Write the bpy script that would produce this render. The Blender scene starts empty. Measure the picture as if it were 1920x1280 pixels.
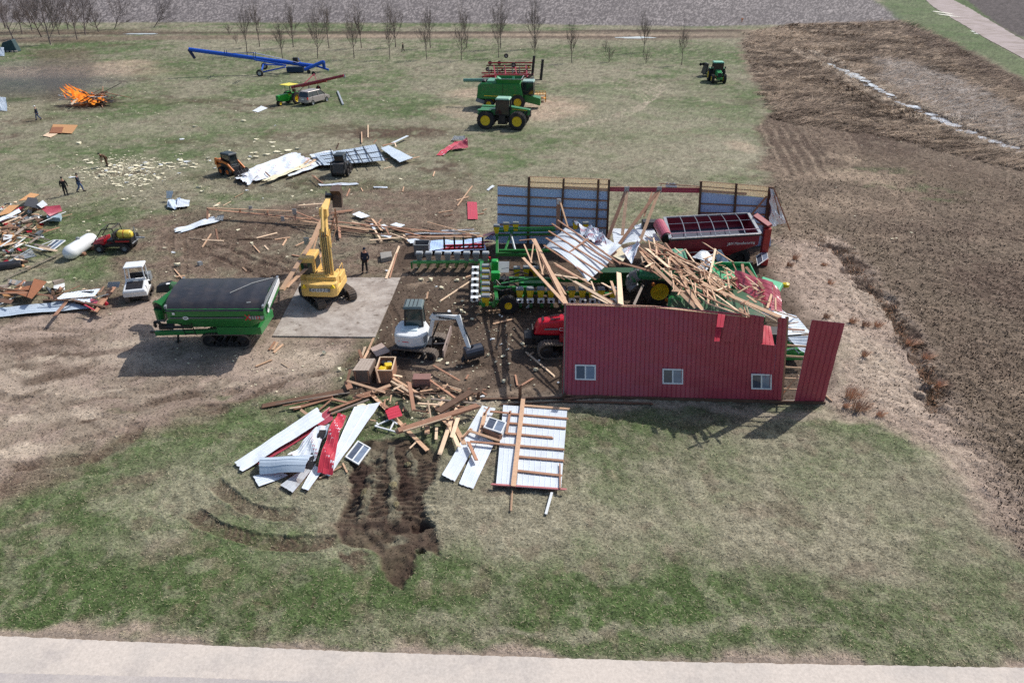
import bpy, math, random
import numpy as np
from mathutils import Vector, Matrix, Euler
random.seed(7); rng = np.random.default_rng(7)
SC = bpy.context.scene
COL = SC.collection
# ------------------------------------------------------------------ camera, sky, sun, exposure
CAMH, TILT, FPX = 21.0, math.radians(29.0), 1333.3
cam_d = bpy.data.cameras.new('camera'); cam = bpy.data.objects.new('camera', cam_d); COL.objects.link(cam)
cam.location = (0, 0, CAMH); cam.rotation_euler = (math.pi/2 - TILT, 0, 0)
cam_d.sensor_width = 36; cam_d.lens = FPX/1920*36; cam_d.clip_end = 9000; cam_d.clip_start = 0.5
SC.camera = cam
SUN_DIR = Vector((0.74, 0.64, 1.0)).normalized()          # towards the sun
world = bpy.data.worlds.new('World'); SC.world = world; world.use_nodes = True
nt = world.node_tree; bg = nt.nodes['Background']
sky = nt.nodes.new('ShaderNodeTexSky'); sky.sky_type = 'NISHITA'; sky.sun_disc = False
sky.sun_elevation = math.asin(SUN_DIR.z); sky.sun_rotation = math.atan2(SUN_DIR.x, SUN_DIR.y)
sky.air_density = 1.0; sky.dust_density = 2.0
nt.links.new(sky.outputs[0], bg.inputs[0]); bg.inputs[1].default_value = 0.12
sun_d = bpy.data.lights.new('sun', 'SUN'); sun_d.energy = 4.0; sun_d.angle = math.radians(0.6); sun_d.color = (1.0, 0.95, 0.88)
sun = bpy.data.objects.new('sun', sun_d); COL.objects.link(sun)
sun.rotation_euler = SUN_DIR.to_track_quat('Z', 'Y').to_euler()
SC.view_settings.view_transform = 'Standard'; SC.view_settings.look = 'None'
SC.view_settings.exposure = 0.0; SC.view_settings.gamma = 1.0
SC.cycles.max_bounces = 5; SC.cycles.diffuse_bounces = 3; SC.cycles.glossy_bounces = 3
SC.cycles.transparent_max_bounces = 8; SC.cycles.use_denoising = False
SC.cycles.volume_bounces = 0
# ------------------------------------------------------------------ places: a point of the photograph -> a point of the ground / a plane
_s, _c = math.sin(TILT), math.cos(TILT)
def ray(px, py):
    dx, dy = (px-960)/FPX, (640-py)/FPX
    return Vector((dx, _c + dy*_s, -_s + dy*_c))
def G(px, py, z=0.0):
    d = ray(px, py); t = (z-CAMH)/d.z
    return Vector((d.x*t, d.y*t, z))
def atY(px, py, Y):
    d = ray(px, py); t = Y/d.y
    return Vector((d.x*t, Y, CAMH + d.z*t))
def onplane(px, py, A, B):
    """point on the vertical plane through ground points A, B"""
    n = Vector((-(B.y-A.y), B.x-A.x, 0)); d = ray(px, py); o = Vector((0, 0, CAMH))
    t = (A-o).dot(n)/d.dot(n)
    return o + d*t
def mpp(px, py, z=0):           # metres per photo pixel across, at that ground point
    g = G(px, py, z); return (g.y*_c + (CAMH-z)*_s)/FPX
def heading(a, b, z=0):
    A, B = G(*a, z), G(*b, z); return math.atan2(B.y-A.y, B.x-A.x)
def lin(r, g, b):
    f = lambda v: (v/255/12.92) if v/255 <= 0.04045 else ((v/255+0.055)/1.055)**2.4
    return (f(r), f(g), f(b), 1.0)
# ------------------------------------------------------------------ materials
MATS = {}
def mat(name, rgb, rough=0.6, metal=0.0, vary=0.15, nscale=3.0, bump=0.0, bscale=30, dirt=0.0, stretch=None, alpha=1.0, emit=None, spec=0.5):
    if name in MATS: return MATS[name]
    m = bpy.data.materials.new(name); m.use_nodes = True; MATS[name] = m
    t = m.node_tree; b = t.nodes['Principled BSDF']
    b.inputs['Roughness'].default_value = rough; b.inputs['Metallic'].default_value = metal
    b.inputs['Specular IOR Level'].default_value = spec
    c = lin(*rgb)
    tc = t.nodes.new('ShaderNodeTexCoord'); src = tc.outputs['Object']
    if stretch:
        mp = t.nodes.new('ShaderNodeMapping'); mp.inputs['Scale'].default_value = stretch
        t.links.new(src, mp.inputs[0]); src = mp.outputs[0]
    n = t.nodes.new('ShaderNodeTexNoise'); n.inputs['Scale'].default_value = nscale; n.inputs['Detail'].default_value = 6
    n.inputs['Roughness'].default_value = 0.65
    t.links.new(src, n.inputs['Vector'])
    oi = t.nodes.new('ShaderNodeObjectInfo')
    r = t.nodes.new('ShaderNodeMapRange'); r.inputs[1].default_value = 0.3; r.inputs[2].default_value = 0.7
    r.inputs[3].default_value = 1-vary; r.inputs[4].default_value = 1+vary
    t.links.new(n.outputs['Fac'], r.inputs[0])
    r2 = t.nodes.new('ShaderNodeMapRange'); r2.inputs[3].default_value = 1-vary*0.8; r2.inputs[4].default_value = 1+vary*0.8
    t.links.new(oi.outputs['Random'], r2.inputs[0])
    mm = t.nodes.new('ShaderNodeMath'); mm.operation = 'MULTIPLY'
    t.links.new(r.outputs[0], mm.inputs[0]); t.links.new(r2.outputs[0], mm.inputs[1])
    v = t.nodes.new('ShaderNodeVectorMath'); v.operation = 'SCALE'; v.inputs[0].default_value = c[:3]
    t.links.new(mm.outputs[0], v.inputs['Scale'])
    out = v.outputs[0]
    if dirt > 0:
        n2 = t.nodes.new('ShaderNodeTexNoise'); n2.inputs['Scale'].default_value = 1.7; n2.inputs['Detail'].default_value = 8
        t.links.new(tc.outputs['Object'], n2.inputs['Vector'])
        cr = t.nodes.new('ShaderNodeMapRange'); cr.inputs[1].default_value = 0.5; cr.inputs[2].default_value = 0.72
        cr.inputs[3].default_value = 0; cr.inputs[4].default_value = dirt
        t.links.new(n2.outputs['Fac'], cr.inputs[0])
        mx = t.nodes.new('ShaderNodeMix'); mx.data_type = 'RGBA'; mx.inputs['B'].default_value = lin(120, 102, 88)
        t.links.new(cr.outputs[0], mx.inputs['Factor']); t.links.new(out, mx.inputs['A']); out = mx.outputs['Result']
    t.links.new(out, b.inputs['Base Color'])
    if bump > 0:
        nb = t.nodes.new('ShaderNodeTexNoise'); nb.inputs['Scale'].default_value = bscale; nb.inputs['Detail'].default_value = 4
        t.links.new(src, nb.inputs['Vector'])
        bp = t.nodes.new('ShaderNodeBump'); bp.inputs['Strength'].default_value = bump; bp.inputs['Distance'].default_value = 0.05
        t.links.new(nb.outputs['Fac'], bp.inputs['Height']); t.links.new(bp.outputs[0], b.inputs['Normal'])
    if alpha < 1: b.inputs['Alpha'].default_value = alpha
    if emit:
        b.inputs['Emission Color'].default_value = lin(*emit[0]); b.inputs['Emission Strength'].default_value = emit[1]
    return m
M_WOOD = mat('new lumber', (200, 164, 134), 0.8, vary=0.16, nscale=6, stretch=(1, 1, 1), dirt=0.12)
M_WOOD2 = mat('pale splintered lumber', (228, 200, 170), 0.85, vary=0.12)
M_WOODR = mat('reddish lumber', (164, 122, 98), 0.8, vary=0.2, dirt=0.2)
M_WOODD = mat('weathered dark lumber', (104, 78, 62), 0.85, vary=0.25, dirt=0.3)
M_WOODG = mat('grey lumber', (140, 128, 118), 0.85, vary=0.2)
M_WHITE = mat('white painted steel', (222, 231, 240), 0.4, vary=0.05, dirt=0.14, nscale=1.2)
M_WHITE2 = mat('white enamel', (232, 236, 238), 0.35, vary=0.04, dirt=0.15)
M_LINER = mat('shade-blue white wall liner', (190, 216, 250), 0.5, vary=0.05)  # white liner with the blue of its shade put into the colour
M_PBLUE = mat('pale blue-grey steel', (192, 207, 222), 0.4, vary=0.06, dirt=0.1)
M_SKYLIGHT = mat('tan fibreglass panel', (236, 226, 206), 0.5, vary=0.06)
M_RED = mat('barn red steel', (176, 74, 90), 0.32, vary=0.07, dirt=0.10, nscale=1.3)
M_RED2 = mat('sunlit torn red steel', (200, 62, 78), 0.3, vary=0.08)  # lit version of the barn red, sun brightness put into the colour
M_IRED = mat('implement red', (168, 24, 40), 0.35, vary=0.1, dirt=0.2)
M_TRED = mat('tractor red', (205, 30, 50), 0.28, vary=0.05)
M_GREEN = mat('machine green', (38, 124, 58), 0.32, vary=0.1, dirt=0.22)
M_CGREEN = mat('cart green', (48, 126, 66), 0.28, vary=0.07, dirt=0.1)
M_LGREEN = mat('faded machine green', (92, 172, 128), 0.4, vary=0.08, dirt=0.15)
M_YEL = mat('machine yellow', (232, 200, 40), 0.4, vary=0.08, dirt=0.15)
M_DYEL = mat('excavator yellow', (242, 200, 118), 0.45, vary=0.08, dirt=0.28)
M_CANOPY = mat('pale yellow canopy', (244, 226, 90), 0.5)
M_TYRE = mat('tyre rubber', (42, 42, 44), 0.85, vary=0.25, bump=0.3, dirt=0.35)
M_BLACK = mat('black steel', (34, 34, 38), 0.5, vary=0.2, dirt=0.15)
M_TARP = mat('black tarp', (50, 50, 56), 0.42, vary=0.18, nscale=1.5, dirt=0.14, bump=0.4, bscale=3)
M_GLASS = mat('dark glass', (30, 40, 44), 0.08, vary=0.1, spec=0.9)
M_WGLASS2 = mat('darker window glass', (74, 82, 98), .05, vary=.3, nscale=5, spec=1.0)  # left pane: darker reflection painted as base colour
M_WGLASS = mat('window glass', (118, 132, 152), 0.06, vary=0.25, spec=1.0)  # sky reflection painted as a pale blue-grey base colour
M_STEEL = mat('worn steel', (150, 152, 156), 0.35, metal=0.8, vary=0.2)
M_GREY = mat('grey plastic', (128, 134, 138), 0.5, vary=0.12, dirt=0.2)
M_GALV = mat('galvanised steel', (172, 178, 184), 0.4, metal=0.5, vary=0.12)
M_CONC = mat('concrete block grey', (150, 146, 140), 0.9, vary=0.1, bump=0.3)
M_BLUE = mat('auger blue', (22, 84, 190), 0.35, vary=0.1)
M_ORANGE = mat('loader orange', (214, 122, 50), 0.4, vary=0.08, dirt=0.2)
M_OYEL = mat('orange-yellow rack', (222, 158, 62), 0.5, vary=0.15)
M_OSB = mat('strand board', (202, 152, 104), 0.85, vary=0.18, nscale=9)
M_OSB2 = mat('brown panel board', (150, 98, 68), 0.85, vary=0.2, nscale=7)
M_INS = mat('cream insulation', (238, 230, 200), 0.95, vary=0.1, bump=0.5)
M_CHROME = mat('chrome', (210, 212, 216), 0.15, metal=1.0)
M_SUV = mat('taupe car paint', (168, 160, 156), 0.3, metal=0.1, vary=0.04)
M_PLATE = mat('white lettering', (240, 240, 240), 0.5, vary=0.02)
M_BARK = mat('bare bark', (116, 104, 97), 0.9, vary=0.2)
M_DTRACK = mat('muddy rubber track', (104, 94, 86), 0.9, vary=0.3, bump=0.4, dirt=0.4)
M_SKIN = mat('skin', (200, 150, 125), 0.6)
M_NAVY = mat('navy work clothes', (38, 44, 62), 0.9, vary=0.2)
M_DARKC = mat('dark work clothes', (34, 34, 38), 0.9, vary=0.2)
M_JEAN = mat('blue jeans', (70, 90, 128), 0.9, vary=0.15)
M_BROWNC = mat('brown jacket', (96, 74, 58), 0.9, vary=0.15)
def translucent(m, k=.55):
    t = m.node_tree; b = t.nodes['Principled BSDF']; out = t.nodes['Material Output']; tr = t.nodes.new('ShaderNodeBsdfTranslucent'); mx = t.nodes.new('ShaderNodeMixShader')
    src = b.inputs['Base Color'].links[0].from_socket; t.links.new(src, tr.inputs[0]); mx.inputs[0].default_value = k
    t.links.new(b.outputs[0], mx.inputs[1]); t.links.new(tr.outputs[0], mx.inputs[2]); t.links.new(mx.outputs[0], out.inputs[0])
translucent(M_SKYLIGHT, .6)
# ------------------------------------------------------------------ mesh builder
class MB:
    def __init__(s): s.v = []; s.f = []; s.mi = []; s.k = 0
    def add(s, vs, fs, mi=None):
        o = len(s.v); s.v.extend([tuple(v) for v in vs]); s.f.extend([tuple(i+o for i in f) for f in fs])
        s.mi.extend([s.k if mi is None else mi]*len(fs)); return s
    def box(s, c, d, rz=0, ry=0, rx=0, taper=1.0):
        x, y, z = d[0]/2, d[1]/2, d[2]/2; tp = taper
        vs = [(-x,-y,-z),(x,-y,-z),(x,y,-z),(-x,y,-z),(-x*tp,-y*tp,z),(x*tp,-y*tp,z),(x*tp,y*tp,z),(-x*tp,y*tp,z)]
        if rz or ry or rx:
            R = Euler((rx, ry, rz)).to_matrix(); vs = [R @ Vector(v) for v in vs]
        vs = [(v[0]+c[0], v[1]+c[1], v[2]+c[2]) for v in vs]
        return s.add(vs, [(0,3,2,1),(4,5,6,7),(0,1,5,4),(1,2,6,5),(2,3,7,6),(3,0,4,7)])
    def bar(s, a, b, w, h, up=(0,0,1), taper=1.0):
        a, b = Vector(a), Vector(b); d = (b-a)
        if d.length < 1e-6: return s
        d.normalize(); up = Vector(up)
        if abs(d.dot(up)) > 0.97: up = Vector((1, 0, 0)) if abs(d.x) < 0.9 else Vector((0,1,0))
        r = d.cross(up).normalized()*w/2; u = r.cross(d).normalized()*h/2
        vs = [a-r-u, a+r-u, a+r+u, a-r+u, b-r*taper-u*taper, b+r*taper-u*taper, b+r*taper+u*taper, b-r*taper+u*taper]
        return s.add(vs, [(0,3,2,1),(4,5,6,7),(0,1,5,4),(1,2,6,5),(2,3,7,6),(3,0,4,7)])
    def tube(s, a, b, r0, r1=None, n=10, cap=True):
        r1 = r0 if r1 is None else r1
        a, b = Vector(a), Vector(b); d = (b-a).normalized()
        up = Vector((0,0,1)) if abs(d.z) < 0.9 else Vector((1,0,0))
        u = d.cross(up).normalized(); w = u.cross(d)
        vs = []
        for p, r in ((a, r0), (b, r1)):
            for i in range(n):
                t = 2*math.pi*i/n; vs.append(p + u*math.cos(t)*r + w*math.sin(t)*r)
        fs = [(i, (i+1) % n, n+(i+1) % n, n+i) for i in range(n)]
        if cap: fs += [tuple(reversed(range(n))), tuple(range(n, 2*n))]
        return s.add(vs, fs)
    def path(s, pts, r, n=6):
        for a, b in zip(pts, pts[1:]): s.tube(a, b, r, r, n)
        return s
    def prism(s, pts, y0, y1, axis='y'):
        """polygon in (x,z) extruded along y (axis y), (y,z) along x, or (x,y) along z"""
        n = len(pts)
        def q(p, t): return (p[0], t, p[1]) if axis == 'y' else ((t, p[0], p[1]) if axis == 'x' else (p[0], p[1], t))
        vs = [q(p, y0) for p in pts] + [q(p, y1) for p in pts]
        return s.add(vs, [tuple(range(n)), tuple(reversed(range(n, 2*n)))] + [(i, n+i, n+(i+1) % n, (i+1) % n) for i in range(n)])
    def lathe(s, c, prof, axis='y', n=20):
        """prof: list of (radius, offset along axis)"""
        vs = []; c = Vector(c)
        for r, o in prof:
            for i in range(n):
                t = 2*math.pi*i/n; a, b = r*math.cos(t), r*math.sin(t)
                vs.append(c + Vector({'y': (a, o, b), 'x': (o, a, b), 'z': (a, b, o)}[axis]))
        m = len(prof); fs = []
        for j in range(m-1):
            for i in range(n): fs.append((j*n+i, j*n+(i+1) % n, (j+1)*n+(i+1) % n, (j+1)*n+i))
        return s.add(vs, fs)
    def hexa(s, p8, ):
        """eight points: bottom ring 4, top ring 4"""
        return s.add(p8, [(0,3,2,1),(4,5,6,7),(0,1,5,4),(1,2,6,5),(2,3,7,6),(3,0,4,7)])
    def quad(s, a, b, c, d): return s.add([a, b, c, d], [(0,1,2,3)])
    def build(s, name, m, parent=None, smooth=False, bevel=0, fix=True):
        me = bpy.data.meshes.new(name); me.from_pydata([tuple(v) for v in s.v], [], s.f)
        ms = m if isinstance(m, (list, tuple)) else [m]
        for x in ms: me.materials.append(x)
        if len(ms) > 1: me.polygons.foreach_set('material_index', s.mi)
        if fix:
            import bmesh
            bm = bmesh.new(); bm.from_mesh(me); bmesh.ops.recalc_face_normals(bm, faces=bm.faces); bm.to_mesh(me); bm.free()
        if smooth: me.polygons.foreach_set('use_smooth', [True]*len(me.polygons))
        me.update()
        o = bpy.data.objects.new(name, me); COL.objects.link(o)
        if parent: o.parent = parent
        if bevel:
            bv = o.modifiers.new('bevel', 'BEVEL'); bv.width = bevel; bv.segments = 2; bv.limit_method = 'ANGLE'; bv.angle_limit = math.radians(40)
        if smooth == 'auto': pass
        return o
def tag(o, label=None, cat=None, group=None, kind=None):
    if label: o['label'] = label
    if cat: o['category'] = cat
    if group: o['group'] = group
    if kind: o['kind'] = kind
    return o
def thing(name, label, cat, loc=(0,0,0), rz=0, group=None, rx=0, ry=0):
    o = bpy.data.objects.new(name, None); COL.objects.link(o); o.empty_display_size = 0.3
    o.location = loc; o.rotation_euler = (rx, ry, rz); return tag(o, label, cat, group)
def copy_tree(o, parent=None):
    c = o.copy(); COL.objects.link(c)
    if parent: c.parent = parent
    for ch in [x for x in bpy.data.objects if x.parent == o]: copy_tree(ch, c)
    return c
def text(s, name, size, m, parent, loc, rot, extrude=0.004, sx=1.0, align='CENTER'):
    cu = bpy.data.curves.new(name, 'FONT'); cu.body = s; cu.size = size; cu.extrude = extrude
    cu.align_x = align; cu.align_y = 'CENTER'; cu.materials.append(m)
    tmp = bpy.data.objects.new(name, cu); COL.objects.link(tmp); dg = bpy.context.evaluated_depsgraph_get()
    me = bpy.data.meshes.new_from_object(tmp.evaluated_get(dg)); bpy.data.objects.remove(tmp)
    o = bpy.data.objects.new(name, me); COL.objects.link(o); o.location = loc; o.rotation_euler = rot; o.scale = (sx, 1, 1)
    if not me.materials: me.materials.append(m)
    if parent: o.parent = parent
    return o
# ------------------------------------------------------------------ numpy noise
def _hash(ix, iy, seed):
    h = (ix.astype(np.int64)*374761393 + iy.astype(np.int64)*668265263 + seed*974634777) & 0xffffffff
    h = ((h ^ (h >> 13))*1274126177) & 0xffffffff
    return ((h ^ (h >> 16)) & 0xffff)/65535.0
def vnoise(x, y, seed=0):
    ix, iy = np.floor(x), np.floor(y); fx, fy = x-ix, y-iy
    fx = fx*fx*(3-2*fx); fy = fy*fy*(3-2*fy)
    a = _hash(ix, iy, seed); b = _hash(ix+1, iy, seed); c = _hash(ix, iy+1, seed); d = _hash(ix+1, iy+1, seed)
    return (a*(1-fx)+b*fx)*(1-fy) + (c*(1-fx)+d*fx)*fy
def fbm(x, y, s=1.0, o=4, seed=0, g=0.5):
    t = 0; a = 1; n = 0; f = 1/s
    for i in range(o):
        t = t + a*vnoise(x*f+17.3*i, y*f-9.1*i, seed+i); n += a; a *= g; f *= 2.03
    return t/n
def sstep(a, b, x):
    t = np.clip((x-a)/(b-a), 0, 1); return t*t*(3-2*t)
# ------------------------------------------------------------------ the ground: one sheet to the horizon, real relief, soil and grass colours by place
def build_ground():
    pys = np.concatenate([np.arange(1330, 0, -1.75), np.arange(0, -85, -1.5)])
    Y1 = np.array([G(960, p).y for p in pys]); Ys = np.concatenate([[-900, -200, -40, 0, 8, 12], Y1[Y1 > 13], [1800, 3500, 7000]])
    us = np.concatenate([[-1.6, -1.2], np.arange(-1.1, -.803, .004), np.arange(-.80, .8001, .00135), np.arange(.804, 1.1, .004), [1.2, 1.6]])
    zz = np.maximum(Ys*_c + CAMH*_s, 6.0)
    X = np.concatenate([np.full((len(Ys), 1), -12000.0), zz[:, None]*us[None, :], np.full((len(Ys), 1), 12000.0)], 1)
    Y = np.repeat(Ys[:, None], X.shape[1], 1)
    nr, nc = X.shape; x = X.ravel(); y = Y.ravel(); N = len(x)
    dist = np.hypot(x, y)
    lod = 2.0**np.round(np.log2(np.clip((np.maximum(y, 10)*_c+10)/FPX*2.2, 0.03, 4)))      # finest size worth modelling there
    # domain warp
    wx = x + (fbm(x, y, 2.2, 4, 11)-.5)*2.2 + (fbm(x, y, .5, 3, 12)-.5)*.6
    wy = y + (fbm(x, y, 2.2, 4, 13)-.5)*2.2 + (fbm(x, y, .5, 3, 14)-.5)*.6
    def polymask(pts, soft=0.8, warp=1.0):
        P = [G(*p) for p in pts]; ax = np.array([p.x for p in P]); ay = np.array([p.y for p in P])
        m = soft + 3
        idx = np.nonzero((x > ax.min()-m) & (x < ax.max()+m) & (y > ay.min()-m) & (y < ay.max()+m))[0]
        out = np.zeros(N)
        if len(idx) == 0: return out
        qx = x[idx]*(1-warp)+wx[idx]*warp; qy = y[idx]*(1-warp)+wy[idx]*warp
        ins = np.zeros(len(idx), bool); d2 = np.full(len(idx), 1e9)
        for i in range(len(ax)):
            x0, y0, x1, y1 = ax[i-1], ay[i-1], ax[i], ay[i]
            cnd = ((y0 > qy) != (y1 > qy)); 
            with np.errstate(divide='ignore', invalid='ignore'):
                xi = (x1-x0)*(qy-y0)/((y1-y0) if y1 != y0 else 1e-9)+x0
            ins ^= cnd & (qx < xi)
            L = (x1-x0)**2+(y1-y0)**2+1e-9; t = np.clip(((qx-x0)*(x1-x0)+(qy-y0)*(y1-y0))/L, 0, 1)
            d2 = np.minimum(d2, (qx-x0-t*(x1-x0))**2+(qy-y0-t*(y1-y0))**2)
        sd = np.sqrt(d2)*np.where(ins, 1, -1)
        out[idx] = sstep(-soft/2, soft/2, sd)
        return out
    def blob(px, py, rx, ry, rot=0, soft=.5, warp=1.0):
        c = G(px, py); a = abs(G(px+rx, py).x-c.x); b = max(abs(G(px, py-ry).y-G(px, py+ry).y)/2, .05)
        qx = x*(1-warp)+wx*warp-c.x; qy = y*(1-warp)+wy*warp-c.y
        cr, sr = math.cos(rot), math.sin(rot)
        r = np.sqrt(((qx*cr+qy*sr)/a)**2 + ((-qx*sr+qy*cr)/b)**2)
        return 1-sstep(1-soft, 1+soft, r)
    def track(pts, w, warp=.25, prof=1.0):
        """wheel or crawler mark: returns (mask, along, across)"""
        P = [G(*p) for p in pts]
        # smooth the polyline
        for _ in range(3):
            Q = [P[0]]
            for a, b in zip(P, P[1:]): Q += [a.lerp(b, .25), a.lerp(b, .75)]
            P = Q+[P[-1]]
        P = P[::2] if len(P) > 60 else P
        ax = np.array([p.x for p in P]); ay = np.array([p.y for p in P])
        idx = np.nonzero((x > ax.min()-w-1) & (x < ax.max()+w+1) & (y > ay.min()-w-1) & (y < ay.max()+w+1))[0]
        qx = x[idx]*(1-warp)+wx[idx]*warp; qy = y[idx]*(1-warp)+wy[idx]*warp
        best = np.full(len(idx), 1e9); al = np.zeros(len(idx)); ac = np.zeros(len(idx)); s = 0
        for i in range(len(ax)-1):
            x0, y0, x1, y1 = ax[i], ay[i], ax[i+1], ay[i+1]; l = math.hypot(x1-x0, y1-y0)+1e-9
            t = np.clip(((qx-x0)*(x1-x0)+(qy-y0)*(y1-y0))/l/l, 0, 1)
            dd = np.hypot(qx-x0-t*(x1-x0), qy-y0-t*(y1-y0)); sg = np.sign((x1-x0)*(qy-y0)-(y1-y0)*(qx-x0))
            k = dd < best; best[k] = dd[k]; al[k] = (s+t*l)[k]; ac[k] = (dd*sg)[k]; s += l
        end = np.minimum(sstep(0, .6, al), sstep(0, .6, s-al))
        M = np.zeros(N); A = np.zeros(N); C = np.zeros(N)
        M[idx] = (1-sstep(w/2*.8, w/2*1.15, best))*end; A[idx] = al; C[idx] = ac/(w/2)
        return M, A, C
    # base lawn: dormant straw and green, large soft patches
    tan = np.array(lin(136, 131, 110)[:3]); tan2 = np.array(lin(150, 144, 123)[:3]); grn = np.array(lin(92, 105, 70)[:3]); dgrn = np.array(lin(70, 90, 48)[:3])
    pale = np.array(lin(182, 167, 148)[:3]); dirt = np.array(lin(168, 150, 135)[:3]); mdirt = np.array(lin(124, 108, 94)[:3]); mud = np.array(lin(92, 77, 65)[:3])
    dmud = np.array(lin(62, 48, 42)[:3]); soil = np.array(lin(99, 84, 73)[:3]); straw = np.array(lin(170, 151, 130)[:3])
    stub = np.array(lin(146, 139, 136)[:3]); stub2 = np.array(lin(112, 106, 105)[:3]); plow = np.array(lin(84, 77, 76)[:3])
    burn = np.array(lin(112, 96, 83)[:3]); reed = np.array(lin(158, 150, 142)[:3])
    n1 = fbm(x, y, 14, 4, 1); n2 = fbm(x, y, 3.5, 4, 2); n3 = fbm(x, y, .9, 3, 3); n4 = vnoise(x/np.maximum(lod*1.5, .12), y/np.maximum(lod*1.5, .12), 4)
    gm = sstep(.47, .68, n1*.55+n2*.35+n3*.15)[:, None]
    col = tan*(1-gm)+grn*gm; h = (fbm(x, y, 5, 3, 5)-.5)*.12
    det = np.full(N, 1.0)        # strength of the fine blade/clod pattern
    def over(c, m, d=None):
        nonlocal col, det
        m = np.clip(m, 0, 1); col = col*(1-m[:, None]) + c*m[:, None]
        if d is not None: det = det*(1-m)+d*m
    # greener / drier zones of the lawn
    for (px, py, rx, ry, rot, a) in [(960,1140,1200,34,0,.95),(900,1095,1000,22,0,.8),(250,1140,420,40,0,.8),(1300,1200,900,22,0,.7),(130,960,190,70,0,.6),(60,1110,240,90,0,.7),(300,830,110,30,-.2,.55),(1250,1120,420,60,0,.8),(700,1080,420,60,0,.8),
        (1500,1180,420,45,0,.6),(1180,800,150,25,0,.65),(1200,840,120,45,0,.6),(820,815,90,30,0,.5),(1290,100,160,22,0,.7),(1400,170,40,14,0,.8),(1345,165,70,25,0,.55),(1120,200,160,26,0,.35),(1180,250,150,20,0,.35),
        (70,95,110,20,0,.85),(250,130,120,14,0,.65),(330,120,150,20,0,.7),(500,150,80,18,0,.4),(60,150,80,18,0,.4),(250,205,140,18,0,.5),(620,205,120,18,0,.55),(760,190,130,16,0,.5),(720,215,60,15,0,.6),
        (180,400,80,25,0,.8),(110,440,70,35,0,.45),(420,275,120,18,0,.45),(250,180,60,20,0,.6),(1060,100,200,14,0,.5),(560,110,200,12,0,.4),(30,330,60,60,0,.25),(1280,100,60,12,0,.5),
        (1170,330,200,12,0,.3),(880,150,120,12,0,.3),(200,260,120,20,0,.35),(1220,395,60,25,0,.5),(760,500,40,14,0,.4),(600,740,60,20,0,.35),(1560,820,60,40,0,.15)]:
        over(grn if a < .6 else dgrn*.6+grn*.4, blob(px, py, rx, ry, rot, .7)*a*(0.35+.65*sstep(.3, .55, n2*.5+n3*.5)))
    for (px, py, rx, ry, a) in [(1560,930,330,120,.75),(1250,960,260,70,.5),(950,980,180,60,.45),(700,940,300,50,.3),(450,900,190,55,.85),(330,930,100,40,.6),(250,1010,120,30,.4),(560,1050,120,25,.4),(1420,850,100,30,.3),
        (1120,175,90,14,.6),(1200,215,120,22,.4),(1000,225,70,22,.5),(1330,240,120,40,.5),(1380,290,60,30,.6),(1300,310,120,20,.4),(700,330,140,40,.4),(850,170,80,20,.4),
        (470,150,90,10,.5),(560,225,160,14,.4),(350,235,110,20,.3),(400,60,110,8,.3),(450,92,90,14,.45),(240,240,120,16,.3),(220,330,120,30,.5),(300,450,60,20,.2),(880,390,90,30,.45),
        (1120,1180,260,9,.9),(1450,1175,260,8,.6),(600,1190,200,6,.4),(260,1185,200,8,.5)]:
        over(tan2, blob(px, py, rx, ry, 0, .7)*a*(.4+.6*n3))
    for (px, py, rx, ry, a) in [(900,175,60,10,.9),(1030,200,70,18,.95),(1010,215,45,12,.8),(880,215,30,10,.5),(120,135,170,12,.95),(230,120,60,7,.8),(1385,275,26,12,.6),(840,205,40,8,.5)]:
        over(straw, blob(px, py, rx, ry, 0, .5)*a)
    pn = fbm(x*1.0, y*1.0, .8, 4, 55); lawnm = sstep(.54, .7, pn)*.35; over(tan2*1.08, lawnm); over(dgrn*1.0, sstep(.58,.72, fbm(x, y, 2.4, 4, 56))*.22); over(mdirt*.95, sstep(.62,.74, fbm(x, y, 1.1, 4, 57))*.4)
    # mower arcs
    for k in range(7):
        m, A, C = track([(1010+k*14, 250-k*3), (1130+k*10, 232-k*5), (1215+k*7, 205-k*6), (1205+k*3, 178-k*5), (1150-k*3, 165-k*4)], .35, .3); over(pale, m*.35*(n3 > .42))
    # far field, creek-side path, bands at the top of the place
    far = polymask([(-2500,47),(400,42),(900,44),(1300,50),(1500,46),(1660,44),(1700,36),(1600,-20),(1560,-80),(-2500,-80)], 5, 1)
    fs = (vnoise(x/np.maximum(lod*.7, .2), y/np.maximum(lod*1.6, .5), 31) > .60)[:, None]*(.5+.5*vnoise(x/6, y/25, 32))[:, None]
    fcol = stub2*(1-.45*n2[:, None]*.5)+ (stub*1.2-stub2)*fs*1.0
    col = col*(1-far[:, None]) + fcol*far[:, None]; det = det*(1-far)+.7*far
    over(mdirt*.95, polymask([(-200,72),(440,66),(900,60),(1400,55),(1460,70),(1200,76),(900,72),(440,74),(-200,80)], 3)*.75)
    over(dmud*1.3, (blob(700,61,330,2.2)+blob(1250,58,200,2.0)+blob(1150,69,210,1.6)+blob(150,63,300,2.5)*.8)*.8)
    over(straw, (blob(1100,66,260,2.5)+blob(640,68,200,2.5))*.55)
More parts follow.
